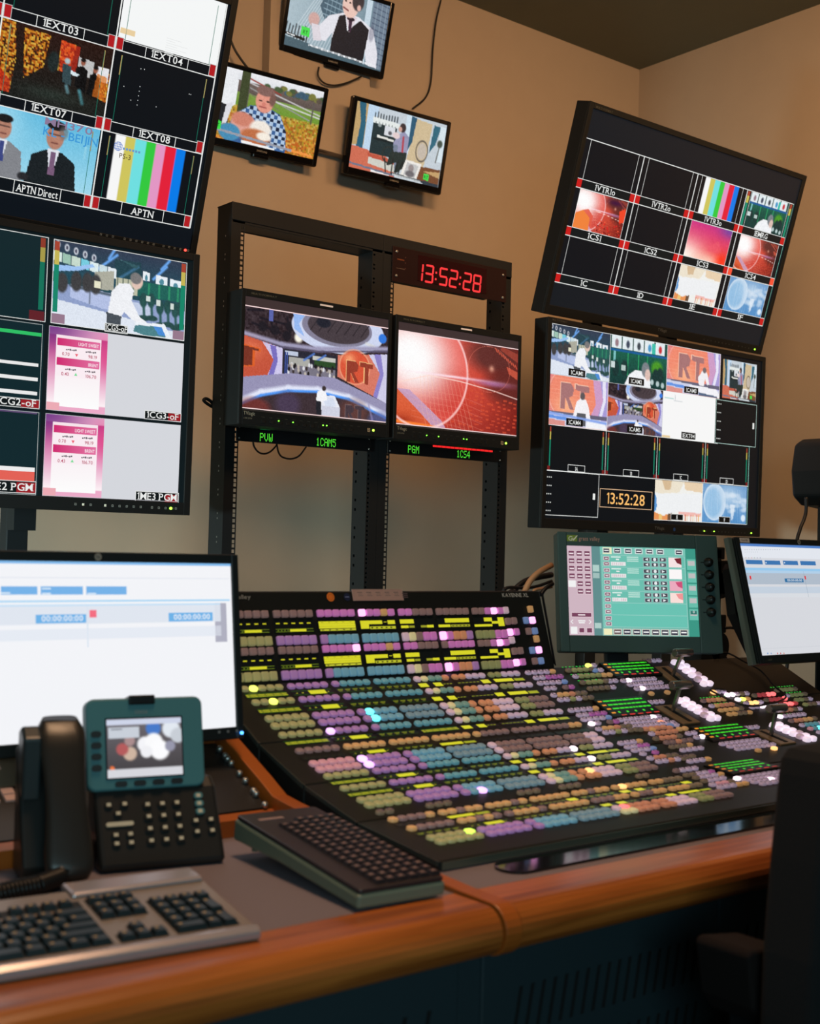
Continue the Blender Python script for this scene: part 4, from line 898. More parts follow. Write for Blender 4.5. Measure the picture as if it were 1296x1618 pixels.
# ------------------------------------------------------------------ equipment racks
RY = 3.1976; RX = 1.868; RT = 2.196
def ladder(b, x0, x1, y0, y1, z0, z1, hx0, hx1, zs, hh, mt, plane='x'):
    """strip with square holes; plane 'x': strip spans x, holes between hx0..hx1; plane 'y': strip spans y"""
    if plane == 'x':
        b.box(x0, hx0, y0, y1, z0, z1, mt); b.box(hx1, x1, y0, y1, z0, z1, mt)
        zz = z0
        for z in sorted(zs): b.box(hx0, hx1, y0, y1, zz, z-hh/2, mt); zz = z+hh/2
        b.box(hx0, hx1, y0, y1, zz, z1, mt)
    else:
        b.box(x0, x1, y0, hx0, z0, z1, mt); b.box(x0, x1, hx1, y1, z0, z1, mt)
        zz = z0
        for z in sorted(zs): b.box(x0, x1, hx0, hx1, zz, z-hh/2, mt); zz = z+hh/2
        b.box(x0, x1, hx0, hx1, zz, z1, mt)
def rack(x, label):
    t = thing('equipment_rack', label, 'rack', (x, RY, 0), group='open equipment racks')
    W = .559
    pat = []; z = 2.126
    while z > 1.0:
        for d in (15.875, 15.875, 12.7):
            pat.append(z); z -= d/1000
    b = MB()
    ladder(b, 0, .045, 0, .003, 0, RT-.004, .0325, .0425, pat, .0098, RACKM)
    b.box(0, .003, .003, .08, 0, RT-.004, RACKM); b.box(.003, .028, .077, .08, 0, RT-.004, RACKM)
    p1_ = b.build('post', t)
    rv = MB()
    for k in range(34):
        zz = 2.10-.0345*k-(.02 if k % 2 else 0)
        if zz > .95: rv.box(-.0006, 0, .030, .0325, zz-.0025, zz+.0025, STEEL)
    rv.build('slot_marks', p1_)
    b = MB()
    ladder(b, .515, W-.001, 0, .003, 0, RT-.004, .5185, .5265, [q for i, q in enumerate(pat) if i % 3 != 1 or q < 1.5], .006, RACKM)
    zs = []; z = 2.06
    while z > 1.0: zs += [z, z-.030]; z -= .089
    ladder(b, .5185, .5215, .003, .08, 0, RT-.004, .058, .067, zs, .0085, RACKM, 'y')
    b.box(W-.003, W-.001, .003, .08, 0, RT-.004, RACKM); b.box(.524, W-.003, .077, .08, 0, RT-.004, RACKM)
    b.build('post', t)
    b = MB(); b.box(0, W-.001, -.002, .0, RT-.052, RT, RACKM); b.box(0, W-.001, 0, .085, RT-.004, RT, RACKM); b.box(.003, W-.004, .0, .08, RT-.060, RT-.052, RACKM); b.box(.003, W-.004, .080, .084, RT-.062, RT, RACKM)
    b.build('top_beam', t, bevel=.001)
    MB().box(0, W-.001, -.01, .25, 0, .05, RACKM).build('base', t, bevel=.003)
    return t
rack(RX, 'tall black open equipment rack, left of the joined pair, under the PVW monitor')
rack(RX+.559, 'tall black open equipment rack, right of the joined pair, with red digital clock')
def screws(t, pts, r=.0042):
    for (x, z) in pts: MB().lathe([(r, 0), (r, .0018), (r*.6, .003), (r*.25, .0022)], STEEL, seg=12, M=Matrix.Translation((x, -.003, z)) @ Matrix.Rotation(R_(90), 4, 'X')).build('screw', t)
# clock, 2U panel
def RL(px, py, Y=RY): P = onY(px, py, Y); return P[0]-RX, RT-P[2]
MAROON = mat('dark_red_tinted_panel', (38, 20, 20), rough=.3, spec=.4)
cx0, cx1, cz0, cz1 = .5915, 1.0885, .0305, .1440
t = thing('rack_clock', 'black rack-mounted digital clock with red digits 13:52:28', 'clock', (RX+(cx0+cx1)/2, RY-.003, RT-cz1))
hw = (cx1-cx0)/2; hh = cz1-cz0
MB().box(-hw, hw, -.003, 0, 0, hh, MAROON).box(-hw+.034, hw-.05, .001, .06, .01, hh-.036, BLKM).build('front_panel', t, bevel=.001)
MB().box(-.145, .155, -.0045, -.003, .016, hh-.012, mat('smoked_window', (44, 14, 14), rough=.18, spec=.5)).build('display_window', t, bevel=.001)
c = Canvas(-hw, hh, .0048)
d0 = RL(656, 413, RY-.008); d1 = RL(766, 431, RY-.008); dh = .062
wdt = .062*.52; tot = 6*wdt+5*.062*.115*.95+2*(.062*.115*2.4)
c.seg7('13:52:28', d0[0]-cx0-.004, d0[1]-cz0+.001, dh*.98, (255, 60, 62))
o = c.build('red_digits', t); 
c = Canvas(-hw, hh, .0033); [c.rect(.018+.005*k, .038, .022+.005*k, .042, (120, 60, 30)) for k in range(6)]; [c.rect(.016+.005*k, .068, .0195+.005*k, .070, (110, 90, 80)) for k in range(7)]
for k in range(3): c.disc(.052, .030+.018*k, .0018, (96, 60, 56))
c.build('printed_lettering', t, mt=pmat())
screws(t, [(-hw+.016, hh-.016), (-hw+.016, hh-.094), (hw-.016, hh-.020), (hw-.016, hh-.098)], .0046)

def tvlogic(x0, label, pic, green, kids):
    w_, h_, Y = .5355, .385, 3.08
    t = thing('broadcast_monitor', label, 'monitor', (x0+w_/2, Y, 1.921-h_), group='framed broadcast monitors in the racks')
    MB().box(-w_/2, w_/2, .0005, .085, 0, h_, BLKM).build('housing', t, bevel=.003)
    b = MB(); bz = .0115; top = .021; bot = .041
    b.box(-w_/2, -w_/2+bz, -.004, 0, 0, h_, BLK); b.box(w_/2-bz, w_/2, -.004, 0, 0, h_, BLK); b.box(-w_/2+bz, w_/2-bz, -.004, 0, h_-top, h_, BLK); b.box(-w_/2+bz, w_/2-bz, -.004, 0, 0, bot, BLK)
    b.build('bezel', t, bevel=.001)
    c = Canvas(-w_/2, h_, .0004); c.rect(bz, top, w_-bz, .0475, (62, 48, 48)); c.rect(bz, .3375, w_-bz, h_-bot, (44, 40, 38)); c.up()
    c.pic(pic, bz, .0475, w_-bz, .3375).up(); c.rect(bz, .0462, w_-bz, .0492, (244, 214, 214)); c.rect(bz, .3362, w_-bz, .3390, (244, 214, 214)); c.build('screen', t)
    c = Canvas(-w_/2, h_, .0042); c.text('MULTI FORMAT', .030, .0135, .005, (96, 96, 84), width=.085); c.text('TVlogic', .016, h_-.028, .010, (150, 152, 140), width=.037); c.text('LVM-241W', .016, h_-.016, .005, (110, 112, 104), width=.028)
    c.frame(.452, h_-.024, .462, h_-.013, .0016, (190, 170, 140)); c.rect(.455, h_-.021, .459, h_-.016, (150, 140, 120))
    for k in range(14): c.rect(.075+.026*k, h_-.026, .086+.026*k, h_-.0253, (70, 74, 72))
    c.build('printed_lettering', t, mt=pmat())
    for k in range(12): MB().box(.075+.028*k-w_/2, .087+.028*k-w_/2, -.0055, -.004, .009, .017, BLKM).build('key', t)
    G = mat('green_led', (120, 255, 60), emit=3.0)
    for x in green: MB().cyl((x-w_/2, -.004, .019), (x-w_/2, -.0058, .019), .0019, G, seg=10).build('indicator_light', t)
    MB().cyl((.474-w_/2, -.004, .0185), (.474-w_/2, -.006, .0185), .0036, mat('led_power', (170, 250, 70), emit=3.0), seg=12).build('indicator_light', t)
    MB().box(.266-w_/2, .312-w_/2, -.0052, -.004, h_-.0135, h_-.0085, mat('tally_strip', (206, 190, 180), rough=.4, emit=.35)).build('tally_strip', t)
    return t
tvlogic(1.8385, 'framed broadcast monitor at left in rack, showing a news studio wide shot', pic_studio(), [.133, .182, .288, .301], 1)
tvlogic(2.3900, 'framed broadcast monitor at right in rack, showing a glowing red globe', pic_redglobe(), [.133, .182, .288, .301], 2)
# under monitor displays, 1U
def umd(x0, x1, z0, z1, texts, label, red=None):
    t = thing('tally_display', label, 'display', (RX+(x0+x1)/2, RY-.003, RT-z1), group='under monitor displays')
    hw = (x1-x0)/2; hh = z1-z0
    MB().box(-hw, hw, -.003, 0, 0, hh, mat('umd_black', (10, 12, 16), rough=.35)).box(-hw+.03, hw-.03, 0, .05, .004, hh-.004, BLKM).build('front_panel', t, bevel=.001)
    for (s_, px, py, px1) in texts:
        c = Canvas(-hw, hh, .0033)
        a = RL(px, py, RY-.006); b_ = RL(px1, py, RY-.006); n = len(s_); wd = b_[0]-a[0]; h_ = .0245
        c.dots(s_, a[0]-x0, a[1]-z0, h_, (90, 240, 60), sx=wd/(n*6-1)/(h_/7))
        for k in range(8): c.rect(a[0]-x0+k*.0045, a[1]-z0-.0125, a[0]-x0+k*.0045+.003, a[1]-z0-.0105, (20, 110, 60))
        c.build('lit_lettering', t)
    if red:
        c = Canvas(-hw, hh, .0035)
        a = RL(*red[0], RY-.006); b_ = RL(*red[1], RY-.006)
        n = 14
        for k in range(n): c.rect(a[0]-x0+(b_[0]-a[0])*k/n, a[1]-z0, a[0]-x0+(b_[0]-a[0])*(k+.94)/n, a[1]-z0+.0115, (250, 40, 40))
        c.build('red_bar', t)
    screws(t, [(-hw+.009, hh-.008), (-hw+.009, .008), (hw-.009, hh-.008), (hw-.009, .008)], .0030)
umd(.0335, .5255, .6485, .6965, [('PVW', 411, 684, 431), ('1CAM5', 500, 691.5, 531)], 'black under-monitor display reading PVW 1CAM5 in green')
umd(.5915, 1.0865, .6485, .6965, [('PGM', 645, 703.5, 662.5), ('1CS4', 722, 711, 743)], 'black under-monitor display reading PGM 1CS4 with red bar', red=((684, 700.5), (779, 708)))
cable([onY(*p, 3.26) for p in [(400, 690), (401, 704), (408, 714), (418, 717), (428, 713), (437, 704)]], .0028, 'thin black cable loop under left display in rack, small left bend', group='rack cables')
cable([onY(*p, 3.27) for p in [(437, 700), (440, 714), (446, 722), (460, 725), (473, 720), (484, 706)]], .0028, 'thin black cable loop under left display in rack, wider right bend', group='rack cables')
cable([onY(*p, 3.3) for p in [(344, 646), (334, 642), (325, 636), (322, 632), (326, 630), (333, 634), (338, 640), (345, 644)]], .005, 'black cable loop sticking out of left rack post', group='rack cables')
# ------------------------------------------------------------------ desk
WOOD = None
def wood_mat():
    mt = bpy.data.materials.new('cherry_wood'); mt.use_nodes = True; nt = mt.node_tree; b = nt.nodes['Principled BSDF']
    tc = nt.nodes.new('ShaderNodeTexCoord'); mp = nt.nodes.new('ShaderNodeMapping'); mp.inputs['Scale'].default_value = (1.2, 26, 26)
    nz = nt.nodes.new('ShaderNodeTexNoise'); nz.inputs['Scale'].default_value = 2.2; nz.inputs['Detail'].default_value = 8; nz.inputs['Distortion'].default_value = .6
    cr = nt.nodes.new('ShaderNodeValToRGB'); cr.color_ramp.elements[0].position = .3; cr.color_ramp.elements[1].position = .72
    cr.color_ramp.elements[0].color = (*s2l((140, 72, 26)), 1); cr.color_ramp.elements[1].color = (*s2l((204, 116, 48)), 1)
    nt.links.new(tc.outputs['Object'], mp.inputs['Vector']); nt.links.new(mp.outputs['Vector'], nz.inputs['Vector']); nt.links.new(nz.outputs['Fac'], cr.inputs['Fac']); nt.links.new(cr.outputs['Color'], b.inputs['Base Color'])
    b.inputs['Roughness'].default_value = .28; b.inputs['Specular IOR Level'].default_value = .5
    return mt
WOOD = wood_mat()
MATG = mat('grey_desk_mat', (124, 114, 122), rough=.7, noise=.08, nscale=300)
CABM = mat('dark_cabinet', (34, 50, 56), rough=.55)
desk = thing('control_desk', 'long control room desk with rounded cherry wood front edge and grey top', 'desk', (1.0, 1.2, 0))
DT = Matrix.Translation((-1.0, -1.2, 0))
MB().box(-.9, 1.098, 1.25, 1.70, .72, .750, MATG, DT).box(1.126, 3.40, 1.25, 2.30, .72, .750, MATG, DT).build('desk_top', desk)
# rounded wooden front edge
prof = [(1.252, .752), (1.252, .690)]
prof += [(1.19-.031*math.cos(R_(a)), .721+.031*math.sin(R_(a))) for a in range(-90, 91, 15)]
def edge(x0, x1): return MB().prism([(y, z) for y, z in prof], x0, x1, WOOD, 'x', DT, smooth=False)
edge(-.9, 1.094).build('wood_edge', desk); edge(1.128, 3.40).build('wood_edge', desk)
# wooden cheek between the two desk sections, following the console side
ck = [(1.19-.034*math.cos(R_(a)), .721+.0335*math.sin(R_(a))) for a in range(-90, 91, 15)]+[(1.25, .756), (1.35, .762), (1.50, .782), (1.66, .797), (1.70, .802), (1.745, .824), (1.90, .893), (1.93, .893), (1.93, .70), (1.25, .69)]
CK = mat('cherry_wood_cheek', (170, 88, 30), rough=.35, noise=.15, nscale=14)
MB().prism(ck, 1.0985, 1.1255, CK, 'x', DT).build('wooden_cheek', desk, bevel=.0015)
# raised turret frame around the small mixer: front strip and top strip
MB().prism([(1.684, .7505), (1.684, .776), (1.700, .783), (1.700, .7505)], -.9, 1.0984, CK, 'x', DT).build('front_strip', desk)
MB().prism([(1.885, .872), (1.875, .880), (1.905, .893), (1.915, .885), (1.915, .60), (1.885, .60)], -.9, 1.0984, CK, 'x', DT).build('rear_strip', desk)
MB().box(-.9, 1.0984, 1.916, 2.30, .84, .868, MATG, DT).build('rear_shelf', desk)
# cabinet under the desk with slotted doors
def cab(x0, x1):
    b = MB(); y0 = 1.235
    b.box(x0, x1, y0, y0+.02, .06, .689, CABM, DT)
    return b.build('cabinet_door', desk, bevel=.003)
for x0, x1 in ((-.40, .30), (.305, 1.09), (1.13, 1.62), (1.625, 2.2)):
    d_ = cab(x0, x1)
    for z in (.555, .460):
        sl = MB()
        n = 18
        for k in range(n):
            x = x0+.06+(x1-x0-.12)*k/(n-1)
            sl.add([(x-.004, 1.2345, z), (x+.003, 1.2345, z), (x+.015, 1.2345, z+.062), (x+.008, 1.2345, z+.062)], [(0, 1, 2, 3)], mat('slot_dark', (4, 6, 8), rough=.9), DT)
        sl.build('vent_slots', d_)
MB().box(-.9, 2.95, 1.26, 2.0, .04, .06, CABM, DT).box(-.9, -.88, 1.24, 2.0, .06, .72, CABM, DT).box(2.93, 2.95, 1.24, 2.0, .06, .72, CABM, DT).box(1.088, 1.132, 1.240, 1.95, .0, .689, CABM, DT).build('carcass', desk)
# glossy strip set into the desk in front of the switcher
gl = MB().rbox(1.225, 1.94, 1.276, 1.336, .7502, .7545, .028, mat('gloss_strip', (12, 16, 18), rough=.08, spec=.6), axis='z', seg=6)
tag(gl.build('glass_strip'), 'glossy black strip lying on grey desk top in front of switcher panel', 'strip')

# ------------------------------------------------------------------ the production switcher
PROF = [(1.35, .765), (1.543, .784), (1.688, .817), (1.826, .864), (1.985, .945), (2.035, 1.10)]
XL, XR = 1.15, 2.80
CON = mat('switcher_black', (21, 24, 23), rough=.5, spec=.3)
CONB = mat('switcher_side', (13, 16, 19), rough=.5)
HIGHLIGHT = mat('bevel_highlight', (70, 84, 80), rough=.3, metal=.5)  # lighter metal strips stand in for the highlight along the bevelled edges
sw = thing('production_switcher', 'large black vision mixing console covered with rows of coloured lit buttons', 'control panel', (2.0, 1.65, .75))
ST = Matrix.Translation((-2.0, -1.65, -.75))
def seg_of(Y):
    for i in range(5):
        if Y <= PROF[i+1][0] or i == 4: return i
def SP(X, Y, top=False):
    i = 4 if top else min(seg_of(Y), 3)
    (y0, z0), (y1, z1) = PROF[i], PROF[i+1]
    t = (Y-y0)/(y1-y0); a = math.atan2(z1-z0, y1-y0)
    return Vector((X, Y, z0+t*(z1-z0))), a
def on_surf(px, py):
    d = ray(px, py)
    for i in range(5):
        (y0, z0), (y1, z1) = PROF[i], PROF[i+1]
        n = np.array([0, -(z1-z0), y1-y0]); o = np.array([0, y0, z0-CAM[2]]); P = d*((o@n)/(d@n))+CAM
        if P[1] <= y1+1e-6 or i == 4: return P
def frame_at(X, Y, top=False, lift=0.0):
    p, a = SP(X, Y, top); nrm = Vector((0, -math.sin(a), math.cos(a)))
    return Matrix.Translation(p+nrm*lift) @ Matrix.Rotation(a, 4, 'X')
# four M/E strips: each a body segment
for i in range(4):
    (y0, z0), (y1, z1) = PROF[i], PROF[i+1]
    a = math.atan2(z1-z0, y1-y0); g = .0012
    MB().prism([(y0+g, z0+g*(z1-z0)/(y1-y0)), (y1-g, z1-g*(z1-z0)/(y1-y0)), (y1-g, max(.7512, z1-.05)), (y0+g, max(.7512, z0-.05) if i else .7512)], XL, XR, CON, 'x', ST).build('panel_section', sw, bevel=.0025)
    MB().prism([(y0+.003, z0+.003*(z1-z0)/(y1-y0)), (y1-.003, z1-.003*(z1-z0)/(y1-y0)), (y1-.003, z1-.007), (y0+.003, z0-.007)], XL-.0015, XL, HIGHLIGHT, 'x', ST).build('edge_highlight', sw)
MB().box(XL+.004, XR-.004, 1.3485, 1.3505, .7525, .7635, mat('front_highlight', (96, 100, 88), rough=.25, metal=.4), ST).build('front_highlight', sw)  # light strip in place of the front lip's highlight
MB().prism([(1.36, .7512), (1.54, .776), (1.69, .808), (1.83, .852), (1.985, .93), (2.07, .93), (2.07, .7512)], XL+.012, XR-.006, CONB, 'x', ST).build('base_body', sw)
# upright panel with two bus rows
TX = 2.012
MB().prism([(1.9859, .9465), (2.0387, 1.110), (2.062, 1.110), (2.085, .93), (1.9865, .93)], XL, TX, CON, 'x', ST).build('upright_panel', sw, bevel=.0025)
MB().prism([(1.9835, .948), (1.9895, .952), (2.0345, 1.106), (2.029, 1.106)], TX, TX+.0025, CONB, 'x', ST).build('side_cap', sw)

BC = {'mauve': (132, 106, 104), 'mauve2': (120, 104, 96), 'pink': (206, 124, 196), 'purple': (166, 124, 182), 'blue': (112, 164, 186), 'cyan': (100, 158, 172), 'olive': (160, 156, 106), 'olive2': (140, 144, 96),
      'orange': (206, 142, 104), 'tan': (206, 160, 106), 'cream': (222, 214, 164), 'pale': (216, 188, 206), 'lav': (196, 176, 202), 'teal': (112, 152, 144), 'bluegrey': (116, 146, 160), 'brown': (120, 104, 84), 'skyb': (120, 150, 206), 'red': (220, 84, 90), 'blush': (206, 150, 164),
      'white_cap': (236, 218, 236), 'coral': (196, 132, 104), 'magenta': (186, 104, 176)}
LIT = {'lit_pink': (255, 170, 236), 'lit_yellow': (236, 250, 110), 'lit_cyan': (110, 240, 250), 'lit_purple': (232, 180, 255), 'lit_white': (255, 236, 248), 'lit_orange': (255, 190, 120), 'lit_red': (255, 110, 110), 'lit_green': (200, 250, 90), 'lit_coral': (255, 150, 100)}
def bmat(n):
    if n in LIT: return mat('button_'+n, LIT[n], rough=.4, emit=1.5)
    return mat('button_'+n, BC[n], rough=.4, emit=.29 if n != 'white_cap' else .8, spec=.5)
ICON = mat('button_icon', (92, 74, 98), rough=.5, emit=.12)
BTN = []
def btn(X, Y, c, top=False, w_=.0158, d_=.0140, sq=False, ring=False, h_=.0055):
    BTN.append((X, Y, c, top, w_, d_, sq, ring, h_))
def cap_mesh(b, M, w_, d_, h_, sq, mt, ring):
    n = 12; e = .28 if sq else .72
    def rim(k, s_, z):
        t = 2*math.pi*(k+.5)/n; cx, sx_ = math.cos(t), math.sin(t)
        return (s_*w_/2*math.copysign(abs(cx)**e, cx), s_*d_/2*math.copysign(abs(sx_)**e, sx_), z)
    lv = [(1.0, 0), (1.0, h_*.72), (.90, h_*.95), (.62, h_*(1.0 if sq else 1.08))]
    vs = [rim(k, s_, z) for s_, z in lv for k in range(n)]+[(0, 0, h_*(1.0 if sq else 1.12))]
    fs = [(i*n+k, i*n+(k+1) % n, (i+1)*n+(k+1) % n, (i+1)*n+k) for i in range(3) for k in range(n)]
    b.add(vs, fs, mt, M, True)
    o = len(b.v)-len(vs)
    i = b.mi(mt)
    for k in range(n): b.f.append((o+3*n+k, o+3*n+(k+1) % n, o+4*n)); b.m.append(i); b.sm.append(True)
    if ring:
        vs2 = [(x*s_, y*s_, h_*1.13) for s_ in (.78, .48) for (x, y, z) in [rim(k, 1, 0) for k in range(n)]]
        b.add(vs2, [(k, (k+1) % n, n+(k+1) % n, n+k) for k in range(n)], ICON, M)
G0, GP, BP = 1.195, .1, .0183
def gx(i): g, k = divmod(i, 5); return G0+GP*g+.0092+BP*k
def row(Y, cols, top=False, **kw):
    for i, cname in enumerate(cols):
        if cname: btn(gx(i), Y, cname, top, **kw)
E_ = lambda s: s.split()
std = E_('olive '*5+'purple '*5+'purple '+'cyan '*4+'cyan '*5+'pale cream teal teal orange '+'orange orange lav lav lav '+'olive2 olive2 lav lav lav')
dbl = E_('olive '*5+'purple '*5+'purple '+'blue '*4+'bluegrey '*5+'pale cream teal teal orange '+'orange orange pale pale pale '+'olive2 olive2 mauve mauve mauve')
def Yz(z): return 1.985+(z-.945)*(.05/.155)
t1 = E_('mauve '*5+'mauve '*5+'pink '*5+'lit_pink pink pink tan pink '+'pink pink mauve mauve mauve '+'mauve '*5+'mauve mauve pink lit_pink pink')
t2 = E_('olive '*5+'purple '*5+'purple '+'blue '*4+'blue '*5+'pale cream mauve pink pink '+'lit_pink pink orange orange purple '+'olive2 olive2 olive2 pink pink')
t3 = E_('mauve '*5+'mauve '*5+'pink pink pink pink lit_pink '+'pink pink pink tan pink '+'pink pink mauve mauve mauve '+'mauve pink pink pink pink '+'mauve mauve pink lit_pink pink')
row(Yz(1.068), t1, True, d_=.0140, sq=True, w_=.0152); row(Yz(1.019), t2, True, d_=.0175, sq=True, w_=.0160)
row(Yz(1.001), t3, True, d_=.0140, sq=True, w_=.0152); row(Yz(.956), t2, True, d_=.0175, sq=True, w_=.0160)
for (x, y, cn) in [(705, 250, 'pale'), (985, 238, 'tan'), (730, 375, 'mauve'), (800, 370, 'mauve'), (938, 365, 'skyb'), (1010, 363, 'lit_pink'), (755, 500, 'lit_pink'), (828, 495, 'pink'), (967, 488, 'mauve'), (1037, 485, 'skyb'),
                   (775, 590, 'pale'), (1055, 575, 'tan'), (805, 715, 'mauve'), (873, 710, 'mauve'), (1010, 705, 'skyb'), (1083, 700, 'lit_pink'), (828, 845, 'lit_pink'), (900, 838, 'pink'), (1037, 828, 'mauve'), (1108, 825, 'skyb')]:
    P = on_surf(700+x/7.2, 930+y/7.2); btn(P[0], P[1], cn, True, d_=.0150, sq=True, w_=.0150)
# section 4 (nearest the upright panel)
r1 = list(std); r1[1] = 'lit_yellow'; r2 = list(std); r2[2] = 'lit_yellow'
for i in range(2): r2[i] = r2[i]
d1 = list(dbl); d1[11] = 'lit_cyan'; d2 = list(dbl); d2[11] = 'lit_cyan'
row(1.967, r1); row(1.928, r2); row(1.882, d1, w_=.0168, d_=.0160); row(1.8625, d2, w_=.0168, d_=.0160)
# section 3
r5 = list(std); r5[5] = 'lit_purple'
r6 = E_('mauve '*5+'tan '*5+'tan '*5+'tan '*5+'tan '+'mauve '*4+'mauve '*5+'mauve mauve mauve tan tan')
d3 = E_('blush '*5+'lit_purple '+'purple '*4+'purple '+'blue '*4+'bluegrey '*5+'pale mauve mauve mauve mauve '+'mauve '*5+'mauve '*3+'pale pale'); d4 = list(d3)
row(1.838, r5, w_=.0160); row(1.785, r6, w_=.0160); row(1.742, d3, w_=.0168, d_=.0160); row(1.7225, d4, w_=.0168, d_=.0160)
# section 2
r9 = list(std); r9[28] = 'lav'; r9[29] = 'lit_white'; r10 = list(std); r10[29] = 'lit_white'
d5 = list(dbl); d6 = list(dbl); d5[26] = 'lit_orange'; d6[12] = 'lit_purple'
row(1.700, r9, w_=.0160); row(1.653, r10, w_=.0160); row(1.606, d5, w_=.0168, d_=.0160); row(1.5865, d6, w_=.0168, d_=.0160)
# section 1
r13 = ['']*35
for i in (0, 1, 5, 6, 7, 15, 16, 17, 20, 21, 22, 30, 31): r13[i] = 'brown'
r14 = E_('tan mauve mauve mauve tan '+'tan tan mauve tan tan '+'tan tan tan mauve tan '+'tan '*5+'tan tan mauve tan tan '+'tan lit_orange tan tan tan '+'tan tan brown brown brown')
r15 = E_('tan mauve mauve mauve mauve '+'tan tan mauve tan mauve '+'mauve tan tan tan mauve '+'tan '*5+'mauve mauve mauve tan tan '+'tan mauve mauve tan tan '+'tan tan tan brown brown')
d7 = list(dbl); d8 = list(dbl); d7[4] = 'lit_green'; d8[4] = 'olive'; d7[21] = 'lit_red'; d8[20] = 'cream'
for L in (d7, d8):
    L[5:10] = ['purple']*5; L[22:25] = ['coral']*3; L[25:27] = ['coral']*2
row(1.5585, r13, w_=.0150, d_=.0110, ring=True); row(1.526, r14, w_=.0160); row(1.480, r15, w_=.0160); row(1.432, d7, w_=.0168, d_=.0160); row(1.4125, d8, w_=.0168, d_=.0160)
# right-hand blocks: (x0, n, Y, colours)
def blk(x0, Y, cols, w_=.0160, d_=.0115, **kw):
    for k, cn in enumerate(cols.split()):
        if cn != '-': btn(x0+BP*k, Y, cn, w_=w_, d_=d_, ring=cn in ('lav', 'pale', 'brown', 'magenta', 'mauve'), **kw)
def meblock(Y1, lit=0):
    x = 1.912
    blk(x, Y1+.000, 'lav lav lav lav tan'); blk(x+.006, Y1-.0185, 'lav lav magenta magenta magenta'); blk(x, Y1-.037, 'lav lav lav lav skyb')
    blk(x+.003, Y1-.0555, ('lit_white' if lit else 'lav')+' lav - mauve magenta')
    blk(x, Y1-.078, 'lav tan tan coral brown brown'); blk(x+.004, Y1-.094, 'lav lav olive2 lav brown brown')
meblock(1.967); meblock(1.838, 1)
blk(1.912, 1.700, 'lav lav lav tan'); blk(1.912, 1.682, 'lav lav magenta magenta'); blk(1.912, 1.664, 'lav lav lav skyb'); blk(1.916, 1.646, 'lav - magenta'); blk(1.912, 1.624, 'lav coral coral brown brown'); blk(1.916, 1.606, 'lav lav coral lav brown')
blk(1.912, 1.560, 'mauve lav lav lav'); blk(1.912, 1.535, 'brown brown lav lav magenta'); blk(1.916, 1.516, 'brown lav lav lav tan'); blk(1.912, 1.494, 'brown lav lav lav'); blk(1.906, 1.470, 'lav blush blush brown'); blk(1.906, 1.452, 'lav lav lav tan tan'); 
# source/option blocks beside the read-outs
for (x, Y, cols) in [(2.035, 1.967, 'brown olive2 olive2 olive2 brown'), (2.035, 1.945, 'lav olive2 olive2 olive2 olive2'), (2.035, 1.923, 'brown olive2 olive2 olive2 brown'), (2.035, 1.901, 'brown brown brown brown lav'),
                     (2.150, 1.986, '- -'), (2.112, 1.980, 'lit_yellow lav'), (2.115, 1.962, 'skyb lav'), (2.125, 1.944, 'tan tan'), (2.120, 1.922, 'lav lav'),
                     (2.017, 1.742, 'brown coral coral coral coral'), (2.030, 1.722, 'lav coral coral coral coral'), (2.020, 1.702, 'brown coral coral coral brown'), (2.030, 1.682, 'mauve mauve coral mauve mauve'), (2.105, 1.760, 'lit_coral lav'), (2.118, 1.746, 'skyb lav'), (2.125, 1.728, 'tan tan'),
                     (2.130, 1.708, 'lav lav'), (2.135, 1.690, 'lav lit_white'),
                     (1.990, 1.590, 'lav lav lav tan'), (1.985, 1.610, 'brown brown brown'),
                     (2.02, 1.660, 'brown brown brown tan'), (2.03, 1.640, 'lav lav lav lav')]: blk(x, Y, cols)
def keygrid(x0, Y0, rows_, n, lits=()):
    for r in range(rows_):
        for k in range(n):
            cn = 'lit_white' if (r, k) in lits else 'lav'
            btn(x0+.0172*k+.006*r, Y0-.0150*r, cn, w_=.0160, d_=.0115, ring=cn == 'lav')
keygrid(2.163, 1.920, 3, 7, {(0, 1), (2, 1)}); keygrid(2.005, 1.786, 3, 8, {(0, 6)}); keygrid(2.163, 1.646, 3, 8); keygrid(1.995, 1.482, 4, 9, {(0, 0), (2, 3)})
blk(2.20, 1.870, 'tan - - tan'); blk(2.05, 1.737, 'tan - - coral'); blk(2.22, 1.598, 'tan - - lit_orange')
blk(2.305, 1.985, 'brown mauve lav lav'); blk(2.165, 1.842, 'lav lav lav'); blk(2.322, 1.704, 'lav lav lav')
# right section: auxiliary rows
blk(2.335, 1.832, 'mauve coral coral tan tan'); blk(2.335, 1.808, 'lav tan coral coral coral'); blk(2.340, 1.786, 'tan tan tan tan brown'); blk(2.345, 1.766, 'tan tan brown brown tan')
blk(2.405, 1.858, 'lit_orange lav lav'); blk(2.440, 1.845, 'lit_white lit_white lav brown lav'); blk(2.455, 1.826, 'lit_white lit_yellow tan'); blk(2.460, 1.806, 'lav lit_orange lit_orange lav'); blk(2.455, 1.786, 'lav lav lit_white lit_white')
blk(2.53, 1.835, 'brown red red lit_red lit_red'); blk(2.545, 1.812, 'brown red red red lit_red'); blk(2.55, 1.786, 'lav red lit_red lit_red red'); blk(2.53, 1.760, 'coral coral coral brown lav')
blk(2.635, 1.846, 'brown olive2 olive2 olive2 brown'); blk(2.645, 1.824, 'lav olive2 olive2 olive2 brown'); blk(2.65, 1.800, 'olive2 olive2 brown lav'); blk(2.65, 1.776, 'olive2 brown brown lav')
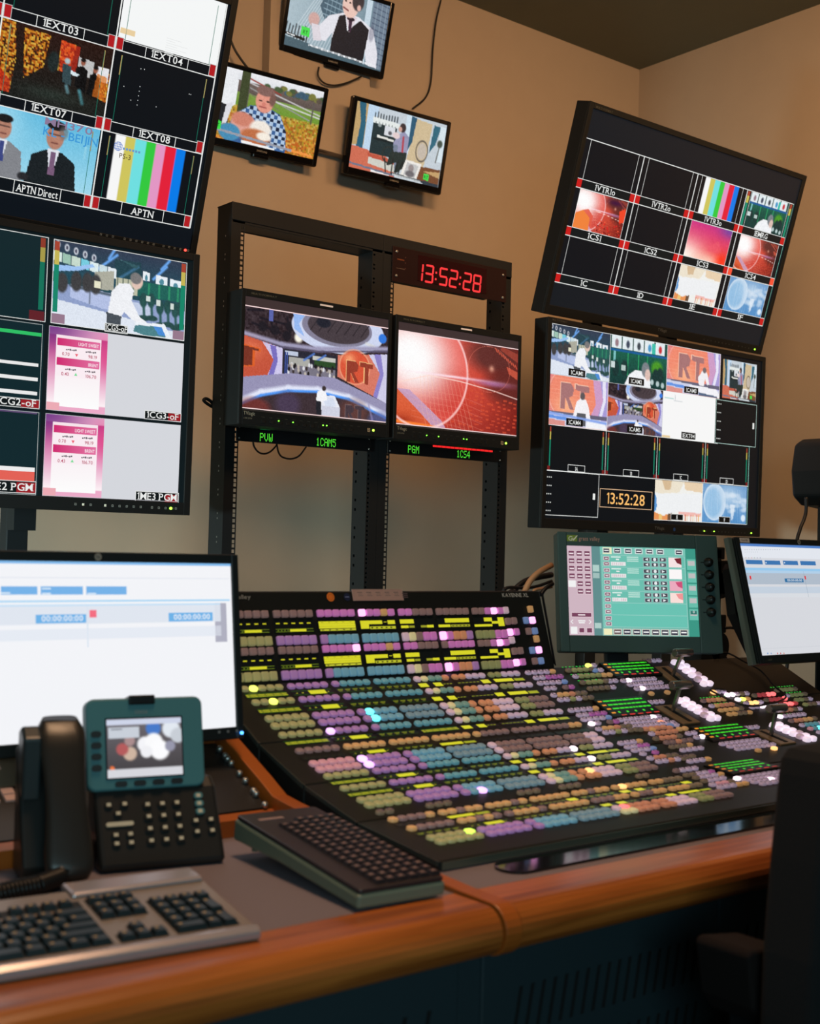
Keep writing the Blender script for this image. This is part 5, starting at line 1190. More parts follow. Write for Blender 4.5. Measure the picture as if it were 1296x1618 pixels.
blk(2.49, 1.735, 'lit_white lav lav lav lav lav'); blk(2.50, 1.712, 'mauve coral coral tan tan brown'); blk(2.51, 1.690, 'lav cyan cyan cyan lav'); blk(2.51, 1.668, 'blush cyan lit_cyan cyan lav'); blk(2.51, 1.645, 'lav lav lav blush')
# transition columns of big white double buttons
def wcol(x, Y0, n):
    for k in range(n):
        for j in (0, 1): btn(x+.0215*j+.0008*k, Y0-.0168*k, 'white_cap' if (k+j) % 5 != 4 else 'pale', w_=.0198, d_=.0146, h_=.009)
wcol(2.402, 1.972, 6); wcol(2.258, 1.838, 6); wcol(2.415, 1.700, 6)
# the hundred caps that look largest are parts of their own, the others one part
def area(bt):
    X, Y, c, top, w_, d_, sq, ring, h_ = bt
    p, a = SP(X, Y, top); n = np.array([0, -math.sin(a), math.cos(a)]); v = np.array(p)-CAM; px, py, z = proj(p)
    if not (0 < px < 1296 and 0 < py < 1618): return 0
    return w_*d_*abs(n@v)/np.linalg.norm(v)/z**2
BTN.sort(key=area, reverse=True)
rest = MB()
for i, (X, Y, c, top, w_, d_, sq, ring, h_) in enumerate(BTN):
    M = ST @ frame_at(X, Y, top, .0004)
    if i < 100:
        b = MB(); cap_mesh(b, Matrix.Identity(4), w_, d_, h_, sq, bmat(c), ring); b.build('button', sw, M=M)
    else: cap_mesh(rest, M, w_, d_, h_, sq, bmat(c), ring)
o = rest.build('button', sw); o['kind'] = 'stuff'
# source-name strips: little yellow-green displays between the rows
YEL = (214, 210, 40); GRN = (110, 130, 30)
def strip(g, Y, h_, style, top=False):
    M = ST @ frame_at(G0+GP*g, Y, top, .0006)
    c = Canvas(0, 0, 0)
    # canvas lies in local xz; rotate so that it lies on the panel
    w_ = .0925
    c.rect(0, 0, w_, h_, (8, 10, 8)).up()
    def y(a, b, p, q, col=YEL): c.rect(a*w_, b*h_, p*w_, q*h_, col)
    if style == 'dash':
        for k in range(5): y(.06+.19*k, .18, .15+.19*k, .27)
        y(.04, .70, .96, .74, GRN); y(.04, .92, .96, .96, GRN); y(.38, .72, .78, .95)
        for k in range(4): y(.08+.08*k, .79, .11+.08*k, .87, GRN)
    elif style == 'full':
        y(.03, .12, .97, .74); y(.05, .80, .97, .95, (196, 196, 50)); c.up()
        for k in range(5):
            y(.10+.18*k, .18, .15+.18*k, .22, (120, 120, 20)); y(.09+.18*k, .84, .14+.18*k, .91, (30, 30, 10))
        y(.03, .32, .97, .34, (150, 150, 24)); y(.03, .54, .97, .56, (150, 150, 24))
    elif style == 'part':
        y(.03, .12, .62, .45); y(.03, .45, .25, .85); y(.66, .25, .74, .30); y(.77, .12, .97, .48); y(.27, .66, .97, .90, (186, 188, 44)); c.up()
        for k in range(5): y(.30+.13*k, .72, .35+.13*k, .84, (40, 40, 12))
    elif style == 'left':
        y(.03, .08, .42, .46); y(.04, .64, .25, .88); y(.27, .66, .42, .86, (150, 150, 40)); y(.60, .66, .78, .86, (150, 150, 40)); y(.78, .64, .97, .88)
    elif style == 'mid':
        y(.24, .06, .97, .46); y(.03, .64, .38, .88); y(.40, .66, .97, .88, (160, 160, 40)); c.up()
        for k in range(5): y(.44+.11*k, .72, .48+.11*k, .82, (40, 40, 12))
    elif style == 'right':
        y(.35, .06, .60, .42); y(.78, .06, .97, .92); y(.58, .42, .78, .66); y(.03, .70, .58, .92)
    elif style == 'fine':
        for k in range(5): y(.05+.185*k, .30, .18+.185*k, .42, (150, 156, 30)); y(.06+.185*k, .58, .14+.185*k, .70, (120, 130, 30))
        y(.03, .08, .97, .12, (40, 90, 30)); y(.03, .90, .97, .94, (40, 90, 30))
    elif style == 'bar':
        y(.03, .30, .97, .48, (186, 188, 40)); y(.03, .62, .97, .78, (186, 188, 40)); c.up()
        for k in range(5): y(.10+.18*k, .32, .12+.18*k, .76, (60, 70, 20))
        y(.02, .06, .98, .11, (50, 110, 30)); y(.02, .90, .98, .95, (50, 110, 30))
    elif style == 'block':
        y(.42, .08, .82, .92); y(.10, .5, .14, .62, (186, 188, 40)); y(.24, .44, .28, .6, (186, 188, 40)); y(.86, .5, .90, .62, (186, 188, 40)); y(.02, .06, .98, .11, (50, 110, 30)); y(.02, .90, .98, .95, (50, 110, 30))
    elif style == 'blockL':
        y(.02, .08, .26, .92); y(.44, .08, .66, .92)
        for k in range(3): y(.70+.09*k, .45, .76+.09*k, .58, (150, 156, 30))
    elif style == 'blockR':
        y(.74, .08, .98, .92)
        for k in range(6): y(.04+.11*k, .40, .12+.11*k, .55, (130, 136, 30))
    elif style == 'wide': y(.05, .08, .62, .80); y(.66, .2, .96, .8, (160, 164, 30))
    elif style == 'dark':
        for k in range(6): y(.06+.15*k, .45, .13+.15*k, .55, (50, 56, 30))
    return c.build('name_display', sw, M=M @ Matrix.Rotation(R_(-90), 4, 'X'))
for z, st in ((1.0555, ['dash', 'dash', 'full', 'part', 'left', 'mid', 'right']), (.9895, ['dash', 'dash', 'full', 'part', 'left', 'mid', 'right'])):
    for g in range(7): strip(g, Yz(z), .0225, st[g], True)
for Y in (1.9565, 1.9130): 
    for g, st in enumerate(['bar', 'block', 'fine', 'fine', 'blockL', 'blockR', 'wide']): strip(g, Y, .0150, st)
for g, st in enumerate(['bar', 'block', 'fine', 'bar', 'blockL', 'blockR', 'wide']): strip(g, 1.8240, .0150, st)
for g, st in enumerate(['dark', 'block', 'fine', 'wide', 'dark', 'dark', 'dark']): strip(g, 1.7700, .0120, st)
for g, st in enumerate(['bar', 'block', 'fine', 'fine', 'blockL', 'blockR', 'wide']): strip(g, 1.6870, .0140, st)
for g, st in enumerate(['bar', 'block', 'fine', 'fine', 'blockL', 'blockR', 'wide']): strip(g, 1.6395, .0140, st)
for g, st in enumerate(['dark', 'wide', 'fine', 'blockR', 'fine', 'blockL', 'blockR']): strip(g, 1.5125, .0140, st)
for g, st in enumerate(['fine', 'block', 'fine', 'fine', 'blockL', 'blockR', 'wide']): strip(g, 1.4645, .0130, st)
# green read-outs (raised black screens with green, amber and red text)
def readout(x0, x1, y1, y0, seed):
    r = random.Random(seed); p0, a = SP(x0, (y0+y1)/2)
    M = ST @ frame_at((x0+x1)/2, (y0+y1)/2, False, .0) 
    w_ = x1-x0; h_ = (y1-y0)/math.cos(a)
    t_ = MB().box(-w_/2, w_/2, -h_/2, h_/2, -.004, .006, mat('readout_black', (8, 10, 10), rough=.3)).build('readout_screen', sw, M=M, bevel=.002)
    c = Canvas(-w_/2, h_/2, .0065)
    c.rect(.004, .003, w_-.004, h_-.003, (6, 10, 8)).up()
    for q in range(4):
        yy = .006+q*(h_-.012)/4; x = .022+.002*q
        c.rect(.006+.001*q, yy+.002, .018+.001*q, yy+.0065, (240, 150, 40))
        while x < w_-.012:
            ww = r.uniform(.006, .02); ww = min(ww, w_-.010-x)
            if q < 3: c.rect(x, yy+.002, x+ww, yy+.0068, (60, 220, 40))
            x += ww+.0022
        if q == 3:
            for k in range(5): c.rect(.03+.026*k, yy+.001, .036+.026*k, yy+.0065, (70, 230, 50)); c.rect(.03+.026*k, h_-.0075, .046+.026*k, h_-.004, (220, 40, 40) if k % 2 else (190, 50, 40))
    c.build('readout_text', t_, M=Matrix.Rotation(R_(-90), 4, 'X'))
readout(2.150, 2.312, 1.985, 1.931, 1); readout(2.000, 2.156, 1.862, 1.801, 2); readout(2.155, 2.318, 1.727, 1.665, 3); readout(2.004, 2.160, 1.570, 1.500, 4)
def greenline(x0, Y, n):
    c = Canvas(0, 0, 0)
    for k in range(n): c.rect(.011*k, 0, .011*k+.004+.003*random.random(), .003, (40, 190, 60))
    c.build('lit_caption', sw, M=ST @ frame_at(x0, Y, False, .0008) @ Matrix.Rotation(R_(-90), 4, 'X'))
for (x, Y, n) in [(2.03, 1.983, 8), (2.02, 1.760, 8), (2.03, 1.956, 6), (2.03, 1.934, 6), (2.34, 1.846, 9), (2.63, 1.862, 9), (2.35, 1.822, 6), (2.66, 1.838, 6), (2.50, 1.748, 5), (2.03, 1.73, 6)]: greenline(x, Y, n)
# transition levers
BRASS = mat('bronze_lever_plate', (150, 126, 96), rough=.4, metal=.4); LEV = mat('satin_lever', (150, 144, 138), rough=.25, metal=.8)
def lever(x, yt, yb, yl):
    y = (yt+yb)/2; _, a = SP(x, y); M = ST @ frame_at(x, y, False, .0); L = (yt-yb)/math.cos(a)
    f_ = MB().box(-.028, .028, -L/2, L/2, -.008, .004, BRASS, None).build('lever_plate', sw, M=M, bevel=.002)
    MB().box(-.006, .006, -L*.42, L*.42, .0041, .0048, mat('slot_dark', (4, 6, 8), rough=.9)).build('lever_slot', f_)
    l = (yl-y)/math.cos(a)
    e = MB(); e.box(-.0045, .0045, l-.003, l+.003, .004, .062, LEV); e.build('lever_arm', f_, bevel=.001)
    MB().cyl((-.030, l, .066), (.030, l, .066), .0095, LEV, seg=18).build('lever_handle', f_, bevel=.002)
lever(2.340, 1.962, 1.885, 1.926); lever(2.190, 1.829, 1.745, 1.800); lever(2.345, 1.690, 1.610, 1.656)
# maker's lettering, badge, sticker on the upright panel
M = ST @ frame_at(XL, Yz(1.1085), True, .0006) @ Matrix.Rotation(R_(-90), 4, 'X')
def TPx(px, py): P = on_surf(px, py); return P[0]-XL
c = Canvas(0, 0, 0); c.text('KAYENNE XL', TPx(795, 948), .0115, .0085, (196, 196, 190), width=TPx(836, 948)-TPx(795, 948)); c.text('grass valley', TPx(378, 958)-.045, .0120, .0075, (150, 150, 146), width=.072)
c.disc(TPx(524, 955), .0095, .0092, (226, 120, 40)); c.disc(TPx(550, 954), .0095, .0080, (24, 34, 66)); c.up(); c.ringd(TPx(524, 955), .0095, .0062, .0062, .001, (190, 96, 30)); c.rect(TPx(550, 954)-.005, .0088, TPx(550, 954)+.005, .0104, (120, 130, 170))
c.build('printed_lettering', sw, mt=pmat(), M=M)
q0 = TPx(558, 950); q1 = TPx(637.5, 948)
c = Canvas(0, 0, 0.0)
c.rect(q0, -.006, q1, .0175, (224, 190, 180)).up()
for k in range(5): c.rect(q0+.012+.023*k, .0, q0+.024+.023*k, .0012, (120, 100, 100)); c.rect(q0+.014+.023*k, .0035, q0+.024+.023*k, .0045, (150, 126, 124)); c.rect(q0+.013+.023*k, .007, q0+.026+.023*k, .008, (150, 126, 124))
for k in range(3): c.rect(q0+.126, .002+.004*k, q0+.140, .0045+.004*k, (90, 76, 80))
o = c.build('paper_label', None, mt=pmat(), M=Matrix.Translation((2.0, 1.65, .75)) @ M @ Matrix.Translation((0, -.0012, 0)))
sl = MB().box(q0, q1, .0, .0011, -.0175, .006, mat('paper_back', (224, 190, 180), rough=.7)).build('label_card', o)
tag(o, 'small pale pink printed paper label stuck on top rim of switcher', 'label')
# ------------------------------------------------------------------ computer screens on the desk
class PL:
    """maps a point of the photograph to local metres on a tilted plane with the given top-left point"""
    def __init__(s, px, Y, yaw, tilt, off=(0, 0)):
        s.o = onY(*px, Y); ya, t = R_(yaw), R_(tilt)
        s.X = np.array([math.cos(ya), math.sin(ya), 0]); N = np.array([-math.sin(ya), math.cos(ya), 0]); s.D = -math.cos(t)*np.array([0, 0, 1])+math.sin(t)*N; s.n = np.cross(s.X, s.D); s.off = off
    def __call__(s, x, y):
        d = ray(x, y); P = d*((s.o-CAM)@s.n)/(d@s.n)+CAM
        return (P-s.o)@s.X+s.off[0], (P-s.o)@s.D+s.off[1]
HPB = mat('monitor_bezel', (18, 26, 28), rough=.4)
def hp(px, Y, corner, tilt, label, content, stand):
    w_, h_ = .504, .304
    t = mount(px, Y, w_, h_, tilt, 0, corner, 'computer_monitor', label, 'monitor', 'desk computer monitors')
    MB().rbox(-w_/2, w_/2, .0005, .026, 0, h_, .006, HPB).build('housing', t, bevel=.002)
    MB().box(-w_*.36, w_*.36, .026, .052, .05, h_-.06, HPB).build('rear_cover', t, bevel=.012)
    b = MB(); b.box(-w_/2+.001, -w_/2+.014, -.004, 0, .001, h_-.001, HPB); b.box(w_/2-.014, w_/2-.001, -.004, 0, .001, h_-.001, HPB); b.box(-w_/2+.014, w_/2-.014, -.004, 0, h_-.016, h_-.001, HPB); b.box(-w_/2+.014, w_/2-.014, -.004, 0, .001, .020, HPB)
    b.build('bezel', t, bevel=.0015)
    c = Canvas(-w_/2, h_, .0004); content(c); c.build('screen', t)
    lg = MB().cyl((0, -.004, h_-.0085), (0, -.0052, h_-.0085), .0058, mat('silver_badge', (196, 190, 176), rough=.3, metal=.6), seg=20).build('brand_badge', t)
    Canvas(0, 0, .0054).text('hp', 0, -(h_-.0105), .0050, (60, 70, 80), 'c').build('badge_lettering', lg, mt=pmat())
    bb = MB()
    for k in range(3): MB().box(w_/2-.050+.0165*k, w_/2-.046+.0165*k, -.0052, -.004, .0115, .0155, mat('grey_key', (110, 116, 118))).build('button', t)
    stand(t, w_, h_)
    return t
Lp = PL((375, 876), 1.835, 0, -7, (0, 0))
def left_ui(c):
    w_, h_ = .504, .304
    def L(x, y): a, b_ = Lp(x, y); return w_+a, b_
    x1, y0 = w_-.014, .016; x0 = .014; y1 = h_-.020
    c.rect(x0, y0, x1, y1, (243, 244, 248)).up()
    c.rect(x0, y0, x1, y0+.004, (130, 186, 236)); _, ya = L(180, 913); c.rect(x0, ya, x1-.004, ya+.0008, (214, 220, 232))
    for (a, b_) in [(-58, -3), (1, 59), (64, 131), (136, 200)]:
        (xa, ya), (xb, yb) = L(a, 926.5), L(b_, 939); xa = max(xa, x0); c.rect(xa, ya, xb, yb+.0005, (118, 178, 232))
    c.up()
    for (a, yy) in [(66, 929), (1, 936), (66, 937), (138, 937)]: (xa, ya) = L(a, yy); c.rect(xa, ya, xa+.014, ya+.002, (226, 240, 250))
    _, ya = L(180, 948); c.rect(x0, ya, x1-.004, ya+.0028, (170, 214, 244)); _, ya = L(180, 955.5); _, yb = L(180, 985); c.rect(x0, ya, x1-.022, yb, (224, 230, 240))
    _, yc = L(180, 992); _, yd = L(180, 1009); c.rect(x0, yc, x1-.022, yd, (230, 235, 244)); c.rect(x0, ya-.001, x1-.022, ya+.0016, (190, 222, 246))
    xa, _ = L(137, 960); c.rect(xa, ya, xa+.0012, yd+.012, (190, 214, 236))
    (xa, yb) = L(338.5, 953); (xb, yc) = L(359, 1014); c.rect(xa, yb, xb, yc, (176, 176, 192))
    c.up()
    for (a, b_, p, q) in [(56, 136, 971.5, 984), (266, 336, 968.5, 981)]:
        (xa, ya), (xb, yb) = L(a, p), L(b_, q); c.rect(xa, ya, xb, yb, (110, 178, 232))
    c.up()
    for (a, b_, p, q) in [(56, 136, 971.5, 984), (266, 336, 968.5, 981)]:
        (xa, ya), (xb, yb) = L(a, p), L(b_, q); c.text('00:00:00:00', (xa+xb)/2+.002, yb-.0030, .0085, (240, 244, 250), 'c', width=(xb-xa)*.82)
    (xa, ya) = L(141, 964); c.rect(xa, ya, xa+.0115, ya+.0115, (244, 110, 130))
def arm_left(t, w_, h_):
    MB().box(-.03, .03, .05, .165, .08, .14, BLKM).box(-.03, .03, .140, .165, -.003, .12, BLKM, Matrix.Rotation(R_(7), 4, 'X')).build('stand_neck', t, bevel=.004)
    MB().box(-.11, .11, .130, .26, -.0112, -.003, BLKM, Matrix.Rotation(R_(7), 4, 'X')).build('stand_foot', t, bevel=.004)
hp((375, 876), 1.835, 'TR', -7, 'large bright white computer monitor at left behind the desk phone', left_ui, arm_left)
MB_ = MB().cyl((0, -.001, 0), (0, -.004, 0), .0024, mat('blue_led', (70, 150, 255), emit=5), seg=12)
hpl = [o for o in bpy.data.objects if o.name.startswith('computer_monitor')][0]
MB_.build('indicator_light', hpl, M=Matrix.Translation((.2455, -.0035, .0095)))
Rp = PL((1160, 848), 1.8525, 0, -14.7)
def right_ui(c):
    w_, h_ = .504, .304; x0, y0, x1, y1 = .014, .016, w_-.014, h_-.020
    c.rect(x0, y0, x1, y1, (214, 216, 222)).up()
    def Z(x, y): return Rp(1060+x/5.49, 830+y/5.49)
    c.rect(x0, y0, x1, y0+.006, (84, 130, 200)); c.rect(x0, y0+.006, x1, y0+.034, (226, 230, 238))
    _, a = Z(900, 372); _, b_ = Z(900, 410); c.rect(x0, a, x1, a+.006, (150, 200, 236)); c.rect(x0, a+.006, x1, a+.0125, (176, 206, 232)); _, d = Z(900, 512); c.rect(x0, a+.0125, x1, d, (176, 188, 202)); _, e = Z(900, 590); c.rect(x0, e-.016, x1, e, (196, 208, 222)); c.rect(x0, e+.001, x1, e+.010, (216, 220, 226)); c.up()
    for (xa, xb, ya, yb) in [(648, 800, 300, 352), (812, 955, 305, 354), (970, 1108, 307, 354), (1120, 1262, 310, 356)]:
        (p, q), (r, s_) = Z(xa, ya), Z(xb, ya+48); c.rect(p, q, r, q+.0105, (60, 116, 176)); 
    c.up()
    (p, q) = Z(820, 320); c.rect(p, q, p+.004, q+.003, (220, 232, 242)); (p, q) = Z(980, 320); c.rect(p, q, p+.004, q+.003, (220, 232, 242))
    for k in range(6): (p, q) = Z(650+25*k, 283); c.disc(p, q, .0012, [(200, 150, 60), (110, 120, 130), (220, 80, 60), (90, 140, 90), (120, 110, 150), (90, 110, 160)][k])
    for k in range(16): (p, q) = Z(640+20*k, 212); c.rect(p, q-.0008, p+.0022, q+.0008, (150, 156, 170))
    for k in range(7): (p, q) = Z(640+18*k, 232); c.rect(p, q-.0006, p+.0022, q+.0006, (170, 176, 186))
    for xx in (690, 1165): (p, q) = Z(xx, 455); c.rect(p-.003, q-.0045, p+.003, q+.0045, (226, 44, 50))
    (p, q), (r, s_) = Z(985, 462), Z(1155, 505); c.rect(p, q, r, q+.0092, (44, 110, 160)); c.up(); c.text('00:00:00:00', (p+r)/2+.002, q+.0070, .0052, (226, 234, 242), 'c', width=(r-p)*.80)
    (p, q) = Z(1147, 400); (_, s_) = Z(1185, 625); c.rect(p, q, p+.0008, s_, (110, 130, 150))
    c.rect(x0, y1-.016, x1, y1-.0155, (190, 196, 204))
    for k, cc in enumerate([(70, 130, 200), (110, 150, 200), (210, 60, 50), (200, 60, 50), (220, 120, 90)]): (p, q) = Z([840, 870, 925, 952, 980][k], 1112); c.disc(p, q, .0020, cc, 8)
    c.rect(x0+.46-.0, y1-.019, x0+.47, y1-.0155, (220, 226, 230))
def stand_right(t, w_, h_):
    B = Matrix.Rotation(R_(14.7), 4, 'X')
    MB().prism([(-.22, .24), (-.205, .255), (-.19, .20), (-.13, .12), (-.10, .03), (-.19, .03), (-.235, .13)], .05, .075, BLKM, 'y').build('rear_cover', t)
    MB().box(.186, .222, .105, .14, -.172, .12, BLKM, B).box(-.02, .222, .05, .14, .09, .12, BLKM, B).build('stand_neck', t, bevel=.004)
    MB().box(.12, .36, .04, .22, -.178, -.166, BLKM, B).build('stand_foot', t, bevel=.004)
hpr = hp((1160, 848), 1.8525, 'TL', -14.7, 'tilted white computer monitor at far right, left edge leaning, with small paper tag', right_ui, stand_right)
w_, h_ = .504, .304
MB().box(-w_/2+.014, -w_/2+.050, -.0052, -.004, h_-.0145, h_-.004, mat('paper_tag', (226, 206, 190), rough=.7)).build('paper_tag', hpr)
Canvas(-w_/2, h_, .0054).text('PLAYER', .019, .0115, .0042, (90, 70, 60), width=.024).build('tag_lettering', hpr, mt=pmat())
Canvas(-w_/2, h_, .0042).text('x23LED', .030, h_-.0075, .0035, (120, 118, 100)).build('printed_lettering', hpr, mt=pmat())
MB().prism([(-.014, .0), (.0, .0), (.0, h_), (-.014, h_)], -w_/2-.016, -w_/2-.0005, mat('grey_green_edge', (88, 100, 92), rough=.35), 'x', None).build('side_edge', hpr, M=Matrix.Translation((0, .020, 0)), bevel=.002)

# ------------------------------------------------------------------ touch panel of the switcher
TEALB = mat('teal_grey_shell', (58, 84, 82), rough=.45)
gp_yaw, gp_tilt = -28, -10
w_, h_ = .402, .284
gv = mount((880, 840), 2.12, w_, h_, gp_tilt, gp_yaw, 'TL', 'touch_panel', 'dark teal control touch panel with knobs, standing behind switcher', 'monitor')
MB().rbox(-w_/2, w_/2, .0005, .030, 0, h_, .006, TEALB).box(-w_*.4, w_*.4, .030, .055, .03, h_-.03, BLKM).build('housing', gv, bevel=.002)
b = MB(); sx0, sx1, sy0, sy1 = .0225, .346, .033, .245
b.box(-w_/2, -w_/2+sx0, -.005, 0, 0, h_, TEALB); b.box(-w_/2+sx1, w_/2, -.005, 0, 0, h_, TEALB); b.box(-w_/2+sx0, -w_/2+sx1, -.005, 0, h_-sy0, h_, TEALB); b.box(-w_/2+sx0, -w_/2+sx1, -.005, 0, 0, h_-sy1, TEALB)
b.build('bezel', gv, bevel=.002)
c = Canvas(-w_/2+sx0, h_-sy0, .0004); SW, SH = sx1-sx0, sy1-sy0
def g(u0, v0, u1, v1, col): c.rect(u0*SW, v0*SH, u1*SW, v1*SH, col)
TEAL = (108, 190, 174); PALE = (206, 224, 216); MAUV = (206, 180, 192); PLUM = (120, 66, 92); W_ = (240, 240, 240); DK = (60, 60, 76)
g(0, 0, 1, 1, (108, 182, 168)); c.up(); g(0, 0, .19, 1, MAUV); g(.19, 0, .255, 1, (96, 140, 140)); g(.92, 0, 1, 1, (60, 150, 132)); g(.255, .0, .92, .085, (120, 196, 180)); g(.255, .915, .92, 1, (140, 190, 180)); c.up()
for r in range(6):
    for q in range(3):
        u, v = .010+.060*q, .05+.085*r
        if (r, q) == (5, 0): continue
        if (r, q) == (4, 0): g(u-.004, v, u+.052, v+.075, W_); continue
        g(u, v, u+.050, v+.070, (222, 200, 208)); 
g(.020, .745, .175, .80, (222, 200, 208)); g(.012, .905, .062, .985, W_); g(.072, .912, .118, .975, (222, 200, 208)); g(.130, .912, .178, .975, (222, 200, 208))
for k in range(6): g(.275+.0835*k, .012, .335+.0835*k, .075, (206, 222, 220))
g(.275, .008, .345, .082, (240, 236, 190)); g(.838, .012, .900, .075, (206, 222, 220))
g(.265, .092, .915, .905, (150, 206, 196))
for k in range(9): g(.262+.073*k, .922, .326+.073*k, .990, (214, 214, 200) if k else (240, 236, 190))
g(.195, .21, .245, .285, (176, 206, 200)); g(.195, .30, .245, .36, (160, 190, 186)); g(.195, .86, .245, .92, (176, 206, 200))
for k in range(5): g(.928, .12+.142*k, .998, .245+.142*k, (104, 190, 172))
c.up()
for r in range(6):
    for q in range(3):
        u, v = .010+.060*q, .05+.085*r
        if (r, q) in ((5, 0), (4, 0)): continue
        g(u+.004, v+.008, u+.046, v+.062, PLUM)
g(.024, .752, .171, .794, PLUM); g(.077, .92, .113, .968, PLUM); g(.135, .92, .173, .968, PLUM)
for k in range(6): g(.283+.0835*k, .022, .327+.0835*k, .066, DK)
g(.846, .022, .892, .066, DK)
for k in range(1, 9): g(.268+.073*k, .93, .320+.073*k, .983, DK if k != 1 else (110, 90, 90))
for r in range(6):
    v0 = .098+.1345*r; g(.270, v0, .910, v0+.128, TEAL if r < 4 else (106, 194, 178))
for k in range(5): g(.936, .140+.142*k, .990, .195+.142*k, (190, 190, 190))
c.up()
for r in range(6):
    for q in range(3):
        u, v = .010+.060*q, .05+.085*r
        if (r, q) in ((5, 0), (4, 0)): continue
        g(u+.009, v+.030, u+.042, v+.044, (236, 220, 226))
g(.07, .766, .125, .780, (236, 220, 226))
for (u, s_) in ((.022, -1), (.162, 1)): c.poly([((u-.008*s_)*SW, .825*SH), ((u+.010*s_)*SW, .850*SH), ((u-.008*s_)*SW, .875*SH), ((u-.012*s_)*SW, .868*SH), ((u+.003*s_)*SW, .850*SH), ((u-.012*s_)*SW, .832*SH)], W_)
g(.07, .832, .125, .846, W_); g(.075, .853, .12, .867, W_)
for k in range(6): g(.288+.0835*k, .038, .322+.0835*k, .050, W_)
g(.852, .038, .886, .050, W_)
for k in range(1, 9): g(.273+.073*k, .948, .315+.073*k, .962, W_)
for r in range(6):
    v0 = .098+.1345*r
    for j in range(2): g(.278, v0+.012+.062*j, .325, v0+.058+.062*j, (216, 200, 206)); 
    if r < 4:
        g(.338, v0+.010, .412, v0+.024, (216, 236, 230)); g(.375, v0+.038, .400, v0+.052, W_); g(.335, v0+.072, .450, v0+.116, (226, 226, 226))
        for j in range(3): g(.460, v0+.010+.022*j, .550, v0+.022+.022*j, (190, 226, 216))
        for j in range(3):
            for i in range(2): g(.585+.064*j, v0+.012+.060*i, .640+.064*j, v0+.060+.060*i, (160, 176, 180))
        g(.785, v0+.008, .885, v0+.120, [(246, 226, 226), (250, 246, 246), (236, 170, 190), (250, 222, 216)][r])
g(.938, .708, .988, .748, (50, 120, 110))
c.up()
for r in range(6):
    v0 = .098+.1345*r
    for j in range(2): g(.284, v0+.020+.062*j, .319, v0+.050+.062*j, (110, 60, 84))
    if r < 4:
        g(.341, v0+.078, .444, v0+.110, (236, 236, 236)); 
        for j in range(7): g(.344+.0145*j, v0+.080, .353+.0145*j, v0+.108, (196, 170, 180))
        for j in range(3):
            for i in range(2): g(.590+.064*j, v0+.018+.060*i, .635+.064*j, v0+.054+.060*i, (54, 56, 66))
        if r != 1: c.poly([(.83*SW, (v0+.02)*SH), (.885*SW, (v0+.01)*SH), (.885*SW, (v0+.09)*SH), (.85*SW, (v0+.07)*SH)], [(120, 40, 50), 0, (206, 80, 120), (240, 150, 150)][r])
c.up()
for r in range(6):
    v0 = .098+.1345*r
    for j in range(2): g(.290, v0+.030+.062*j, .313, v0+.040+.062*j, W_)
    if r < 4:
        for j in range(3):
            for i in range(2):
                u, v = .6125+.064*j, v0+.036+.060*i
                if j == 1: c.disc(u*SW, v*SH, .0035 if i else .004, (230, 234, 236), 10)
                else: c.poly([((u-.013)*SW, v*SH), ((u+.012)*SW, (v-.015)*SH), ((u+.012)*SW, (v+.015)*SH)] if j == 0 else [((u+.013)*SW, v*SH), ((u-.012)*SW, (v-.015)*SH), ((u-.012)*SW, (v+.015)*SH)], (230, 234, 236))
c.text('0', .963*SW, .735*SH, .006, W_, 'c')
c.build('screen', gv)
lb = Canvas(-w_/2, h_, .0052); lb.rect(.0225, .008, .048, .023, (122, 150, 50)).up(); lb.text('G', .0265, .0215, .0105, (236, 240, 220)); lb.poly([(.036, .015), (.039, .022), (.050, .0085), (.047, .009), (.039, .0175), (.0375, .0148)], (236, 240, 220)); lb.text('grass valley', .052, .0205, .0095, (186, 150, 136), width=.052)
lb.build('brand_lettering', gv, mt=pmat())
for k in range(5):
    z = h_-.066-.0302*k; M = Matrix.Translation((-w_/2+.3755, -.005, z)) @ Matrix.Rotation(R_(90), 4, 'X')
    MB().lathe([(.0115, 0), (.0115, .004), (.0085, .006), (.0075, .015), (.0060, .0165)], mat('black_knob', (14, 18, 18), rough=.35), M=M).build('knob', gv)
    MB().box(-w_/2+.356, -w_/2+.366, -.0056, -.005, z-.001, z+.001, mat('black_knob', (14, 18, 18))).build('index_mark', gv)
MB().box(-.03, .03, .050, .145, .06, .10, BLKM).box(-.03, .03, .170, .190, -.160, .12, BLKM).box(-.03, .03, .055, .18, .06, .10, BLKM).build('stand_neck', gv, bevel=.004)
MB().box(-.09, .035, .166, .25, -.172, -.160, BLKM).build('stand_foot', gv, bevel=.004)
# black arm with two clamps behind the touch panel
ta = thing('mounting_arm', 'black jointed mounting arm with round clamps, behind right edge of touch panel', 'bracket', (2.74, 2.16, .94))
def AP(x, y, Y=2.16): return Vector(onY(x, y, Y))-Vector((2.74, 2.16, .94))
def abox(n, xa, ya, xb, yb, d=.05):
    p, q = AP(xa, ya), AP(xb, yb); MB().box(min(p.x, q.x), max(p.x, q.x), p.y, p.y+d, min(p.z, q.z), max(p.z, q.z), BLKM).build(n, ta, bevel=.003)
abox('clamp_block', 1118, 885, 1151, 940); abox('clamp_block', 1118, 972, 1148, 1000); abox('post', 1112, 866, 1138, 1050, .04); abox('clamp_block', 1118, 864, 1146, 884); abox('foot', 1108, 1040, 1150, 1056, .06)
for (x, y, r_) in [(1141, 925, .036), (1138, 1022, .040)]:
    p = AP(x, y); MB().cyl(p, p+Vector((0, .045, 0)), r_, BLKM, seg=24).build('clamp_wheel', ta)
